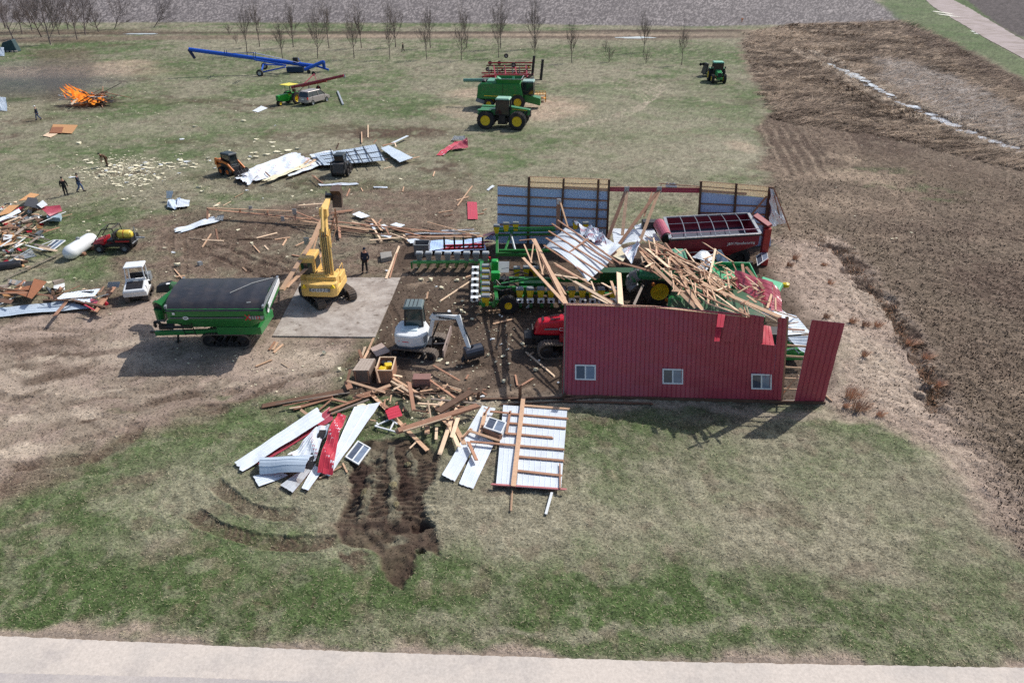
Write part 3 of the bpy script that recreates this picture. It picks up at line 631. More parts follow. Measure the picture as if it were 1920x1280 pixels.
def boards(lst, label, group, name='lumber_board', conv=None, zf=None, cat='board', w=.14, mats=None, onground=False, jit=.0, marks=None, stuff=False):
    out = []
    for e in lst:
        x1, y1, x2, y2 = e[:4]; k = e[4] if len(e) > 4 else {}
        if conv: (x1, y1), (x2, y2) = conv(x1, y1), conv(x2, y2)
        z1 = k.get('z1', zf(x1, y1) if zf else .08) + random.uniform(-jit, jit); z2 = k.get('z2', zf(x2, y2) if zf else .08) + random.uniform(-jit, jit)
        A, B = G(x1, y1, z1), G(x2, y2, z2)
        if onground: A.z = gz(A.x, A.y)+z1; B.z = gz(B.x, B.y)+z2
        m = k.get('m') or random.choice(mats or [M_WOOD, M_WOOD, M_WOOD2, M_WOODR])
        bm_ = board_mb(A, B, k.get('w', w), k.get('h', .045), k.get('roll', random.uniform(-.5, .5)))
        if stuff: SPL.add(bm_.v, bm_.f, SPLM.index(m)); continue
        ctr = (A+B)/2; o = bm_.build(k.get('name', name), m); o.data.transform(Matrix.Translation(-ctr)); o.location = ctr
        lb = label
        if marks:
            L = (B-A).length; ww = k.get('w', w); dx_, dy_ = x2-x1, y2-y1
            if dx_ < 0: dx_, dy_ = -dx_, -dy_
            an = math.degrees(math.atan2(dy_, dx_)); ori = 'lying level' if abs(an) < 14 else ('upright' if abs(an) > 68 else ('steep' if abs(an) > 45 else 'slanting')+(' down right' if an > 0 else ' up right'))
            colr = {'new lumber': 'tan', 'pale splintered lumber': 'pale', 'reddish lumber': 'brown', 'weathered dark lumber': 'dark', 'grey lumber': 'grey', 'white enamel': 'white', 'white painted steel': 'white'}.get(m.name, '')
            mk = min(marks, key=lambda q: (q[0]-(x1+x2)/2)**2+(q[1]-(y1+y2)/2)**2)[2]
            lb = ' '.join(f"{'long' if L > 3.2 else ('short' if L < 1.3 else 'medium')} {'wide' if ww > .19 else ('thin' if ww < .11 else '')} {colr} board {ori}, {mk}".split())
        tag(o, k.get('label', lb), k.get('cat', cat), None if 'label' in k else group); out.append(o)
    return out
def zc(ox, oy, s): return lambda x, y: (ox+x/s, oy+y/s)
def window_part(c, ux, uz, w, h, parent, n, name='window', d=.06):
    """sliding window: frame (mesh), two panes as children"""
    ux, uz, n = Vector(ux), Vector(uz), Vector(n); f = MB()
    fr = .07
    for (s, e) in (((-w/2, -h/2), (w/2, -h/2)), ((-w/2, h/2), (w/2, h/2))):
        f.bar(c+ux*s[0]+uz*s[1]-ux*fr/2*0, c+ux*e[0]+uz*e[1], fr, d, up=n) if False else None
    def B(x0, z0, x1, z1, dd=d):
        P = [c+ux*x0+uz*z0, c+ux*x1+uz*z0, c+ux*x1+uz*z1, c+ux*x0+uz*z1]
        f.hexa([p for p in P]+[p+n*dd for p in P])
    B(-w/2, -h/2, w/2, -h/2+fr); B(-w/2, h/2-fr, w/2, h/2); B(-w/2, -h/2+fr, -w/2+fr, h/2-fr); B(w/2-fr, -h/2+fr, w/2, h/2-fr); B(-fr/2, -h/2+fr, fr/2, h/2-fr, d*.8)
    fo = f.build(name, M_WHITE2, parent)
    for s in (-1, 1):
        g = MB(); x0, x1 = sorted((s*fr/2, s*(w/2-fr))); P = [c+ux*x0+uz*(-h/2+fr), c+ux*x1+uz*(-h/2+fr), c+ux*x1+uz*(h/2-fr), c+ux*x0+uz*(h/2-fr)]
        g.hexa([p+n*.01 for p in P]+[p+n*(.022 if s < 0 else .034) for p in P]); g.build('pane', M_WGLASS2 if s < 0 else M_WGLASS, fo)
    return fo
# ------------------------------------------------------------------ the barn's front wall, still standing
def front_wall():
    A, B = G(1055, 743), G(1545, 756); dx = (B-A).normalized(); n = Vector((dx.y, -dx.x, 0))   # n points to the camera
    t = thing('barn_wall', 'standing red ribbed steel barn wall with three white windows and a torn gap', 'barn wall', A)
    inv = -A
    def lean(px): return float(np.interp(px, [1055, 1160, 1270, 1335, 1430, 1465], [.47, .39, .29, .18, .05, .0]))
    def Q(px, py):      # the wall leans back, more towards its left end
        d = ray(px, py); o = Vector((0, 0, CAMH)); k = lean(px); t = (k*CAMH + (o-A).dot(n))/(-d.dot(n) - k*d.z); return o+d*t
    P = lambda px, py, off=0: Q(px, py)+n*off-A
    S = lambda px, py: (Q(px, py)-A)
    def colsheet(name, segs, m, sp=.24, off=0, rib=.045, lean=0.0):
        """segs: list of (u0,u1, bottom(u), top(u)) in px along the wall; built from vertical strips"""
        mb = MB()
        for (pxl0, pxl1, bot, top) in segs:
            a0, a1 = S(*bot(0)).dot(dx), S(*bot(1)).dot(dx); k = 4*max(1, int(round((a1-a0)/sp)))
            prev = None
            for i in range(k+1):
                k4 = k//4; u = min(1.0, (i//4 + (0, .1, .2, .6)[i % 4])/max(k4, 1)) if i < k else 1.0; lo, hi = S(*bot(u)), S(*top(u)); o = rib if i % 4 == 1 else 0; dn = lambda j: .035*math.sin(lo.dot(dx)*1.7+j*1.3)*math.sin(lo.dot(dx)*.6+j*.9+1)
                col = [lo.lerp(hi, j/8)+n*(off+o+dn(j)) for j in range(9)]; back = [p-n*.012 for p in col]
                if prev:
                    for j in range(8):
                        mb.add([prev[0][j], col[j], col[j+1], prev[0][j+1]], [(0,1,2,3)], 0)
                        mb.add([prev[1][j], back[j], back[j+1], prev[1][j+1]], [(3,2,1,0)], 1)
                prev = (col, back)
        return mb.build(name, [m, M_LINER], t, fix=False)
    L = lambda a, b: (lambda u: (a[0]+(b[0]-a[0])*u, a[1]+(b[1]-a[1])*u))
    colsheet('siding', [
        (0, 0, L((1054,739),(1223,744)), L((1058,569),(1228,573.5))),
        (0, 0, L((1223,744),(1405,748.5)), L((1228,573.5),(1415,590))),
        (0, 0, L((1405,748.5),(1423,749)), L((1415,590),(1433,594))),
        (0, 0, L((1423,749),(1448,749.5)), L((1429,644),(1457,647))),
        (0, 0, L((1448,749.5),(1464,750)), L((1459,594),(1476,598)))], M_RED)
    # torn outer skin, its sun-caught brightness painted as brighter red; and a bent flap
    def patch(q, off, m, nm='torn_panel', c=.02): 
        a, b, c_, d = [P(x, y, off) for x, y in q]; return ribsheet(nm, a, b, c_, d, (m, M_LINER), t, rows=8, crumple=c, seed=int(q[0][0]))
    def behind(px, py, d):     # on the sight line, d metres behind the wall's face
        p = Q(px, py); r = ray(px, py); return p + r*(d/abs(r.dot(n))) - A
    def flap(nm, q, seed):
        a, b, c_, d = [behind(x, y, dd) for x, y, dd in q]; ribsheet(nm, a, b, c_, d, (M_RED2, M_LINER), t, rows=8, crumple=.02, seed=seed)
    flap('torn_panel', [(1339,640,-.85),(1349,640,-.85),(1353,612,-.08),(1342,611,-.08)], 3); flap('torn_panel', [(1343,613,-.75),(1356,614,-.75),(1360,590,-.08),(1346,588,-.08)], 5)
    flap('bent_flap', [(1427,645,-.1),(1452,648,-.1),(1445,611,1.1),(1432,609,1.1)], 6)
    patch([(1351,638),(1376,640),(1383,592),(1361,590)], .05, M_RED, 'torn_panel', .01)
    patch([(1398,645),(1426,646),(1432,594),(1406,592)], .05, M_RED, 'torn_panel', .012)
    # the tall panel beyond the gap
    colsheet('corner_siding', [(0, 0, L((1489,750.5),(1545,753)), L((1522,599),(1584,606)))], M_RED, off=.02)
    # framing
    def member(name, a, b, w, h, m, off=-.08, up=None):
        mb = MB(); mb.bar(P(*a, off), P(*b, off), w, h, up=up or n); return mb.build(name, m, t)
    member('corner_post', (1466,752), (1477,596), .14, .14, M_WOODR, -.1)
    member('end_post', (1056.5,742), (1060,569), .06, .1, M_WOODG, .02)
    for (x0, y0, x1, y1) in [(1478,648,1512,651),(1476,668,1509,671),(1474,689,1504,692),(1470,710,1500,712),(1466,730,1496,732)]:
        member('girt', (x0-8, y0), (x1+6, y1), .1, .05, M_WOOD, -.06)
    member('brace', (1465,746), (1499,706), .05, .14, M_WOOD, -.12)
    for x in (1062, 1140, 1230, 1316, 1400): member('wall_post', (x, 744+(x-1055)*.026), (x+4+(x-1055)*.03, 578+(x-1055)*.06), .14, .14, M_WOODR, -.12)
    for y in (600, 640, 680, 720):
        xs = [1062, 1110, 1160, 1215, 1270, 1302, 1335, 1380, 1424]; mb = MB()
        for xa, xb in zip(xs, xs[1:]): mb.bar(P(xa, y+(xa-1062)*.03, -.10), P(xb, y+(xb-1062)*.03, -.10), .09, .04, up=n)
        mb.build('girt', M_WOOD, t)
    member('top_plate', (1060,571), (1228,576), .04, .18, M_WOOD, -.06); member('top_plate', (1228,576), (1432,597), .04, .18, M_WOOD, -.06)
    # skirt: rotted grade board and pale flashing
    mb = MB(); mb.bar(P(1056,745,.05), P(1546,757,.05), .10, .36, up=(0,0,1)); mb.build('skirt_board', M_WOODD, t)
    mb = MB(); mb.bar(P(1068,741.5,.06), P(1545,754,.06), .05, .035, up=(0,0,1)); mb.build('flashing', M_GALV, t)
    for (cx, cy) in ((1097.5,697),(1261,704.5),(1427,714)):
        c = P(cx, cy, .035); w = (P(cx+19.5, cy, 0)-P(cx-19.5, cy, 0)).length; h = (P(cx, cy+14, 0)-P(cx, cy-14.5, 0)).length
        uz = (P(cx, cy-8)-P(cx, cy+8)).normalized(); window_part(c, dx, uz, w, h, t, dx.cross(uz).normalized())
    # gravel-stained concrete footing lip in the gap
    mb = MB(); mb.box(P(1478,753,-.05), (1.0, .12, .1)); mb.build('footing', M_CONC, t)
    return A, B
FWA, FWB = front_wall()
# ------------------------------------------------------------------ the back wall: two pieces of framing seen from inside
BA, BB = G(932, 456), G(1447, 462)
def back_wall(label, outline, posts, girts, skyl, plates, brace=None):
    A = BA; dx = (BB-BA).normalized(); n = Vector((dx.y, -dx.x, 0))
    o0 = onplane(outline[0][0][0], outline[0][0][1], BA, BB); o0.z = 0
    t = thing('barn_wall', label, 'barn wall', o0)
    P = lambda x, y, off=0: onplane(x, y, BA, BB)+n*off-o0
    for (a, b, c, d) in outline: ribsheet('siding', P(*a), P(*b), P(*c), P(*d), (M_LINER, M_RED), t, rows=6, crumple=.01, seed=a[0])
    for (a, b, c, d) in skyl: ribsheet('skylight_panel', P(*a), P(*b), P(*c), P(*d), (M_SKYLIGHT, M_SKYLIGHT), t, rows=3, rib=.015)
    for (a, b, w) in posts: mb = MB(); mb.bar(P(*a, .13), P(*b, .13), w, .14, up=n); mb.build('post', M_WOODD if w > .13 else M_WOODR, t)
    for (a, b) in girts: mb = MB(); mb.bar(P(*a, .07), P(*b, .07), .12, .045, up=n); mb.build('girt', M_WOODR, t)
    for (a, b, h) in plates: mb = MB(); mb.bar(P(*a, .09), P(*b, .09), h, .05, up=n); mb.build('top_plate', M_WOOD, t)
    if brace:
        for (a, b, w) in brace: mb = MB(); mb.bar(P(*a, .25), P(*b, .25), w, .05, up=n); mb.build('brace', M_WOODR, t)
    return t
back_wall('tall back barn wall seen from inside, blue-shaded liner behind dark posts, left of the opening',
    [((932,456),(990,457),(990,350),(933,346)), ((990,457),(1137,459),(1142,356),(990,350))],
    [((990,458),(992,331),.2),((1050,458),(1057,334),.16),((1116,459),(1122,336),.16),((1137,460),(1142,336),.16)],
    [((933,366),(990,369)),((990,369),(1140,376)),((933,383),(990,386)),((990,386),(1139,393)),((933,401),(990,404)),((990,404),(1138,410)),((933,420),(990,422)),((990,422),(1137,427)),((933,438),(1136,444))],
    [((990,351),(1140,356),(1143,336),(993,331))],
    [((933,347),(990,350),.12),((992,330.5),(1144,336),.05),((991,341),(1143,345.5),.06),((992,351),(1052,353.5),.1),((1057,351),(1141,355.5),.22)])
back_wall('short back barn wall seen from inside with tan skylight strip and diagonal brace, right of the opening',
    [((1306,460),(1445,462),(1447,372),(1312,360))],
    [((1306,461),(1314,339),.16),((1372,461),(1380,343),.16),((1430,462),(1444,350),.3)],
    [((1310,381),(1440,387)),((1308,398),(1438,402)),((1307,416),(1436,420)),((1306,436),(1434,440))],
    [((1313,358),(1446,371),(1448,350),(1314,340))],
    [((1310,339),(1449,350),.05),((1313,349),(1446,359),.06),((1313,357),(1399,363),.2)],
    [((1406,402),(1436,366),.14)])
def header():
    dx = (BB-BA).normalized(); n = Vector((dx.y, -dx.x, 0)); o0 = onplane(1141, 355, BA, BB)
    t = thing('door_header', 'long red steel header beam bridging the opening between the two back walls', 'header beam', o0)
    P = lambda x, y, off=0: onplane(x, y, BA, BB)+n*off-o0
    ribsheet('header_trim', P(1142,359), P(1312,362), P(1312,353), P(1142,351), (M_RED, M_RED), t, rows=2, rib=.01)
    mb = MB(); mb.bar(P(1142,351,-.05), P(1313,352.5,-.05), .12, .05, up=(0,0,1)); mb.build('header_board', M_WOODR, t)
    mb = MB(); mb.bar(P(1235,344), P(1312,350), .06, .05, up=n); mb.bar(P(1240,345), P(1238,352), .05, .05, up=n); mb.build('broken_purlin', M_WOODR, t)
    ribsheet('skylight_scrap', P(1247,352), P(1270,353), P(1268,344), P(1250,343), (M_WHITE2, M_WHITE2), t, rows=4, rib=.01, tear=.2, crumple=.05)
header()
# crumpled white sheet still hanging from the barn's far right corner
t = thing('hanging_sheet', 'crumpled white steel sheet with two wood strips hanging from the far right barn corner', 'steel sheet', G(1455, 440))
o0 = t.location.copy()
a, b, c, d = [Vector(p)-o0 for p in (G(1443,425,1.8), G(1475,418,1.2), G(1452,353,5.0), G(1446,355,5.1))]
ribsheet('sheet', a, b, c, d, (M_WHITE, M_RED), t, rows=16, crumple=.12, seed=4, nscale=.6)
for (x0, y0, z0, x1, y1, z1) in ((1451,353,5.1,1481,431,.8),(1452,368,4.4,1466,422,1.1)):
    mb = board_mb(G(x0, y0, z0)-o0, G(x1, y1, z1)-o0, .1, .05); mb.build('wood_strip', M_WOODR, t)
# ------------------------------------------------------------------ trusses still hanging from the header and leaning on the wall
def truss(name, label, members, cat='roof truss', group=None, plates=(), m=None, w=.14, flat=False):
    """members: (x1,y1,z1,x2,y2,z2[,w]); first two are chords"""
    o0 = G(members[0][0], members[0][1], members[0][2]); t = thing(name, label, cat, o0, group=group)
    for i, e in enumerate(members):
        ww = e[6] if len(e) > 6 else w
        mb = board_mb(G(*e[:3])-o0, G(*e[3:6])-o0, ww if flat else .05, .05 if flat else ww); mb.build('chord' if i < 2 else 'web', m or random.choice([M_WOOD, M_WOOD, M_WOODR]), t)
    for (x, y, z, s) in plates:
        mb = MB(); mb.box(G(x, y, z)-o0, (s, .08, s*1.4)); mb.build('nail_plate', M_GALV, t)
    return t
truss('roof_truss', 'narrow leg of a roof truss leaning from the left end of the header', [(1176,352,5.1,1140,446,2.2,.26),(1176,352,5.1,1166,450,2.2,.24)], plates=[(1175,356,5.0,.35)], flat=True)
truss('roof_truss', 'wide leg of a roof truss leaning from the middle of the header', [(1238,352,5.1,1158,462,2.4,.26),(1238,352,5.1,1200,452,2.4,.22),(1222,362,4.6,1208,404,3.6,.1)], plates=[(1236,356,5.0,.35)], flat=True)
truss('roof_truss', 'broken truss end standing in front of the left back wall', [(1047,375,4.6,1046,430,2.6,.28),(1050,378,4.6,1064,424,2.8,.24)], plates=[(1048,378,4.6,.3)], flat=True)
z3 = zc(760, 420, 5.3333)
def zt(x, y): return 2.8+max(0, (y-440))/135*1.7
mem = []
for (a, b, c, d, w) in [(1290,150,1612,800,.2),(1180,340,1592,790,.2),(1270,160,1600,700,.1),(1190,210,1262,385,.09),(1282,200,1256,380,.09),(1300,200,1375,505,.08),(1395,360,1368,495,.08),(1310,240,1520,660,.09),(1290,150,1145,165,.1),(1440,420,1500,600,.08)]:
    (x1, y1), (x2, y2) = z3(a, b), z3(c, d); mem.append((x1, y1, zt(x1, y1), x2, y2, zt(x2, y2), w))
truss('roof_truss', 'long broken roof truss leaning on the left top corner of the front wall', mem, flat=True)
# ------------------------------------------------------------------ the collapsed roof over the machines
def zroof(x, y): return 3.0+max(0, min(1, (y-430)/165))*(1.5+.5*max(0, min(1, (x-1250)/180)))
z4 = zc(1040, 420, 6.4); z5 = zc(1240, 430, 5.3333); z1_ = zc(880, 310, 5.3333)
def pz(cv, x, y, z): px, py = cv(x, y); return G(px, py, z)
def roof_panel():
    t = thing('roof_panel', 'big white roof panel with parallel purlins fallen over the green planter', 'roof panel', pz(z1_, 1000, 800, 3.4)); o0 = t.location.copy()
    a, b, c, d = [pz(z1_, *p)-o0 for p in ((735,775,3.3),(1180,1165,3.5),(1440,935,3.6),(960,612,3.4))]
    # ribs run from d-side: across the purlins
    ribsheet('sheet', b, c, d, a, (M_WHITE, M_RED), t, rows=18, crumple=.10, seed=9, sp=.26, rib=.008, nscale=2.2, bend=lambda u, v: (0, 0, .35*math.sin(v*3.1)*(1-.6*u) - .5*(v**6)*(1-u)))
    for (x0, y0, x1, y1) in ((890,553,1500,978),(835,590,1420,972),(800,662,1362,1012),(772,730,1312,1072),(752,803,1250,1137),(945,912,1182,736),(870,1003,1045,1105)):
        board_mb(pz(z1_, x0, y0, 3.68)-o0, pz(z1_, x1, y1, 3.78)-o0, .12, .06).build('purlin', M_WOODR, t)
roof_panel()
def loose_sheet(label, pts, m=(None, None), z=None, rows=10, crumple=.08, seed=1, sp=.24, tear=.012, bend=None, cat='steel sheet', name='steel_sheet', nscale=1.0, group=None, rib=.018):
    """pts: four (px,py,z)"""
    P = [G(p[0], p[1], p[2]) for p in pts]
    for p, q in zip(P, pts):
        if q[2] <= .8: p.z = gz(p.x, p.y)+q[2]
    c = sum(P, Vector())/4; o = ribsheet(name, P[0]-c, P[1]-c, P[2]-c, P[3]-c, (m[0] or M_WHITE, m[1] or M_RED), None, rows=rows, crumple=crumple, seed=seed, sp=sp, tear=tear, bend=bend, nscale=nscale, rib=rib)
    o.location = c; return tag(o, label, cat, group)
loose_sheet('crumpled pale sheet twisting up behind the big white roof panel', [(1076,415,3.2),(1100,448,3.6),(1138,452,3.8),(1122,432,3.3)], seed=3, crumple=.3, nscale=.7)
loose_sheet('white ribbed sheet lying between roof panel and hanging trusses', [(1098,448,3.3),(1142,478,3.6),(1166,463,3.7),(1124,438,3.4)], seed=5, crumple=.12)
loose_sheet('white ribbed sheet under the two hanging truss legs', [(1146,428,2.4),(1152,458,2.4),(1200,452,2.5),(1206,430,2.5)], seed=6, crumple=.06, sp=.3)
loose_sheet('bent white strip of sheet standing on the lumber right of the trusses', [(1168,472,3.6),(1184,494,3.4),(1202,462,3.9),(1196,452,4.2)], seed=8, crumple=.2, nscale=.6)
loose_sheet('faded red ribbed sheet lying behind the red grain cart auger', [(1188,424,2.2),(1214,414,2.2),(1240,452,2.4),(1208,452,2.4)], m=(M_RED2, M_WHITE), seed=7, crumple=.05)
tag(MB().hexa([Vector(G(*p)) for p in ((1146,478,3.3),(1168,490,3.4),(1178,474,3.5),(1164,462,3.5),(1146,478,3.32),(1168,490,3.42),(1178,474,3.52),(1164,462,3.52))]).build('torn_board', M_INS), 'torn cream insulation board on the collapsed roof', 'insulation board')
loose_sheet('dark red crumpled roof sheet folded over the right end of the heap', [(1379,537,3.9),(1377,506,4.3),(1449,529,4.5),(1447,580,4.2)], m=(M_WHITE, M_RED), seed=12, crumple=.07, nscale=.9, rows=14)
loose_sheet('torn red roof sheet with a sharp crease at the right end of the heap', [(1447,580,4.2),(1449,529,4.5),(1462,549,4.0),(1469,586,3.8)], m=(M_WHITE, M_RED), seed=13, crumple=.08, nscale=.6)
loose_sheet('small bright red sheet bent below the red grain cart', [(1306,498,2.6),(1336,478,2.7),(1340,486,2.6),(1322,512,2.6)], m=(M_RED2, M_WHITE), seed=14, crumple=.1)
loose_sheet('dark red sheet fragment beside the chute under the red cart', [(1298,480,2.4),(1316,470,2.5),(1334,476,2.4),(1330,494,2.2)], m=(M_RED, M_WHITE), seed=15, crumple=.12)
loose_sheet('crumpled blue-white sheet under the upright board beside the red cart', [(1336,474,2.0),(1352,470,2.2),(1368,492,1.6),(1352,500,1.4)], m=(M_WHITE, M_WHITE), seed=16, crumple=.2, nscale=.5)
loose_sheet('white ribbed sheet with wood strips sloping away behind the gap in the red wall', [(1475,588,3.2),(1477,628,2.8),(1522,624,2.2),(1492,592,3.0)], m=(M_WHITE, M_WHITE), seed=17, crumple=.03, rows=10)
loose_sheet('curved white sheet bending down in the gap of the red wall', [(1477,631,2.7),(1500,655,1.9),(1511,664,1.4),(1518,629,2.3)], m=(M_WHITE, M_WHITE), seed=19, crumple=.04, rows=10)
loose_sheet('white sheet with wood strips on the slope behind the wall gap', [(1428,582,3.6),(1478,604,3.2),(1492,594,3.0),(1452,576,3.4)], m=(M_WHITE, M_WHITE), seed=18, crumple=.1)
MKH = [(1060,500,'over the yellow planter boxes'),(1080,560,'by the left top of the red wall'),(1130,565,'left of the upright plank'),(1150,590,'near the upright plank'),(1180,510,'by the grey auger elbow'),(1210,470,'behind the red cart auger'),(1235,550,'over the big yellow wheel'),(1250,480,'below the pink auger tube'),
    (1275,520,'in the middle of the heap'),(1300,570,'over the green side shield'),(1310,480,'below the red cart'),(1330,530,'left of the mint grain tank'),(1370,510,'over the mint grain tank'),(1360,580,'above the third window'),(1400,560,'in front of the grain tank'),(1430,590,'by the torn top of the wall'),(1460,560,'on the folded red sheet'),(1480,600,'at the right end of the heap')]
HL, HG = 'splintered lumber from the fallen roof heaped on the green combine and tractor', 'splintered lumber heaped over the machines'
boards([(780,460,1240,590,{'m':M_WOODR,'w':.16}),(1030,330,1190,540,{'w':.26}),(1110,300,1370,520,{'w':.24}),(1110,370,1450,690),(1090,140,1240,225),(1240,240,1560,430,{'w':.18}),(1280,280,1760,560,{'w':.18}),
    (1330,230,1400,320),(1400,320,1368,510),(1220,230,1222,360),(1390,360,1610,800,{'w':.22}),(1600,790,1770,1030,{'w':.22}),(1200,520,1690,1000,{'w':.2}),(1260,660,1620,600),(1300,320,1500,520),(1230,362,1400,350),(1268,425,1365,378),
    (1450,400,1900,850,{'w':.2}),(1420,610,1800,800,{'w':.12}),(1560,560,1920,800,{'w':.2}),(1600,620,1920,760),(1420,800,1720,822),(1530,500,1900,620),(1640,640,1900,900),(1680,460,1840,580),(1340,520,1800,600,{'w':.09}),
    (1280,540,1560,545),(1500,760,1770,1040),(1700,830,1830,940),(1830,780,1840,940,{'w':.08}),(1460,730,1560,640,{'w':.1}),(1560,430,1850,510,{'w':.08}),(1720,690,1830,620,{'w':.1}),(1480,850,1560,700,{'w':.08}),
    (680,690,765,930),(580,862,742,808),(570,710,745,805),(400,790,720,955,{'w':.2}),(450,860,625,950),(0,470,430,722,{'w':.14}),(30,590,460,800,{'w':.1}),(240,690,700,960,{'w':.16}),(440,690,480,800,{'w':.08}),(1060,730,952,965,{'m':M_WOODG,'z1':2.6,'z2':4.6}),
    (1180,500,1260,470,{'w':.08}),(1370,520,1500,560,{'w':.1}),(1480,560,1600,790,{'w':.1}),(0,700,110,960,{'w':.18}),(120,860,140,940,{'w':.08}),(0,610,370,665,{'w':.12}),(0,600,115,665,{'w':.1})], HL, HG, conv=z4, zf=zroof, jit=.22, marks=MKH)
boards([(420,550,1180,872,{'w':.26}),(560,600,1130,905,{'w':.12}),(540,200,470,520,{'w':.14,'m':M_WOOD2}),(810,350,822,432,{'w':.16}),(850,380,1020,592,{'w':.16,'m':M_WOODR}),(500,470,645,600,{'w':.2}),
    (570,522,765,490),(200,560,862,862,{'w':.14}),(130,480,382,720),(460,740,755,840,{'w':.18}),(270,520,582,672,{'w':.16}),(460,592,830,862,{'w':.16}),(1102,650,1062,780,{'w':.12}),(1140,690,1142,802,{'w':.09}),(780,790,872,862),(720,712,952,792),
    (800,722,1162,882,{'w':.1}),(1140,815,1345,882,{'w':.09}),(350,400,540,560,{'w':.12}),(60,240,420,420,{'w':.12}),(150,330,470,380,{'w':.09}),(460,470,560,760,{'w':.08}),(460,640,480,740,{'w':.08}),(1030,925,1180,935,{'w':.12,'m':M_WOODD}),(0,390,230,560,{'w':.14}),(240,200,330,330,{'w':.1})], HL, HG, conv=z5, zf=zroof, jit=.2, marks=MKH)
boards([(430,140,705,320,{'w':.28,'z1':3.2,'z2':3.6,'label':'heavy splintered beam propped up in front of the red grain cart'}),(705,320,745,405,{'w':.12,'z1':3.6,'z2':3.2,'label':'short snapped end below the heavy propped beam'})], HL, HG, conv=z5)
boards([(770,590,792,960,{'w':.3,'z1':3.2,'z2':4.9,'m':M_WOOD2,'label':'pale upright plank standing behind the middle of the red wall'})], HL, HG, conv=z4)
boards([(1425,970,1510,990,{'z1':.3,'z2':.3})], 'x', None) if False else None
boards([(995,523,1020,540,{'w':.12})], HL, HG, zf=lambda x, y: 2.0) if False else None
boards([(1477,607,1496,604,{'w':.1}),(1478,617,1508,619,{'w':.1}),(1486,621,1518,625,{'w':.12})], 'wood strip lying on the white sheet behind the gap in the red wall', 'wood strips behind the wall gap', zf=lambda x, y: 3.1)
# small litter of splinters inside the heap
r_ = random.Random(5)
lst = []
for i in range(120):
    u = r_.random(); v = r_.random(); x = 1195+u*230; y = 455+u*90+v*60-20; a = r_.choice([.55, .6, .7, -.4, 1.4, .2])+r_.uniform(-.15, .15); l = r_.uniform(10, 34)
    if y > 560+(x-1228)*.12: continue
    lst.append((x, y, x+l*math.cos(a), y+l*math.sin(a), {'w': r_.choice([.05, .08, .1])}))
boards(lst, HL, HG, zf=zroof, jit=.5, stuff=True)
# back wall's fallen left part and mast of flattened lumber beside it
loose_sheet('long blue-grey sheet lying flat behind the grey hoppers', [(795,474,.3),(845,462,.35),(935,452,.5),(905,452,.5)], m=(M_LINER, M_RED), seed=21, crumple=.05) 
loose_sheet('sheet lying on the ground with pale torn end behind the red implement', [(800,472,.25),(912,468,.4),(905,446,.5),(808,452,.25)], m=(M_LINER, M_RED), seed=22, crumple=.08)
loose_sheet('sheet with a dark red edge bent up at the left foot of the back wall', [(905,450,.4),(935,452,.8),(935,436,1.6),(912,444,1.2)], m=(M_LINER, M_RED), seed=23, crumple=.1)
loose_sheet('dark red strip of siding at the left foot of the back wall', [(905,444,1.0),(930,440,1.5),(928,431,1.5),(908,440,1.0)], m=(M_RED, M_RED), seed=24, crumple=.05)
# ------------------------------------------------------------------ machine parts
def wheel(parent, c, r, w, rim, name='wheel', axis='y', lug=True, rimr=.55, dual=False):
    t = MB(); t.lathe(c, [(r*rimr, -w/2), (r*.93, -w/2), (r, -w*.32), (r, w*.32), (r*.93, w/2), (r*rimr, w/2)], axis, 28)
    if lug:
        n = 22; c_ = Vector(c)
        for i in range(n):
            for s in (-1, 1):
                a = 2*math.pi*(i+(.5 if s > 0 else 0))/n; a2 = a+.16
                def pt(an, o): 
                    q = {'y': (r*1.0*math.cos(an), o, r*1.0*math.sin(an)), 'x': (o, r*math.cos(an), r*math.sin(an))}[axis]; return c_+Vector(q)
                p, q = pt(a, s*w*.46), pt(a2, 0); t.bar(p, q, r*.07, r*.09, up=(p-c_))
    wo = t.build(name, M_TYRE, parent)
    m = MB(); m.lathe(c, [(0, -w*.34), (r*.16, -w*.36), (r*.2, -w*.22), (r*rimr*.85, -w*.26), (r*rimr, -w*.5), (r*rimr, w*.5), (r*rimr*.85, w*.26), (r*.2, w*.22), (r*.16, w*.36), (0, w*.34)], axis, 28)
    m.build('rim', rim, wo); return wo
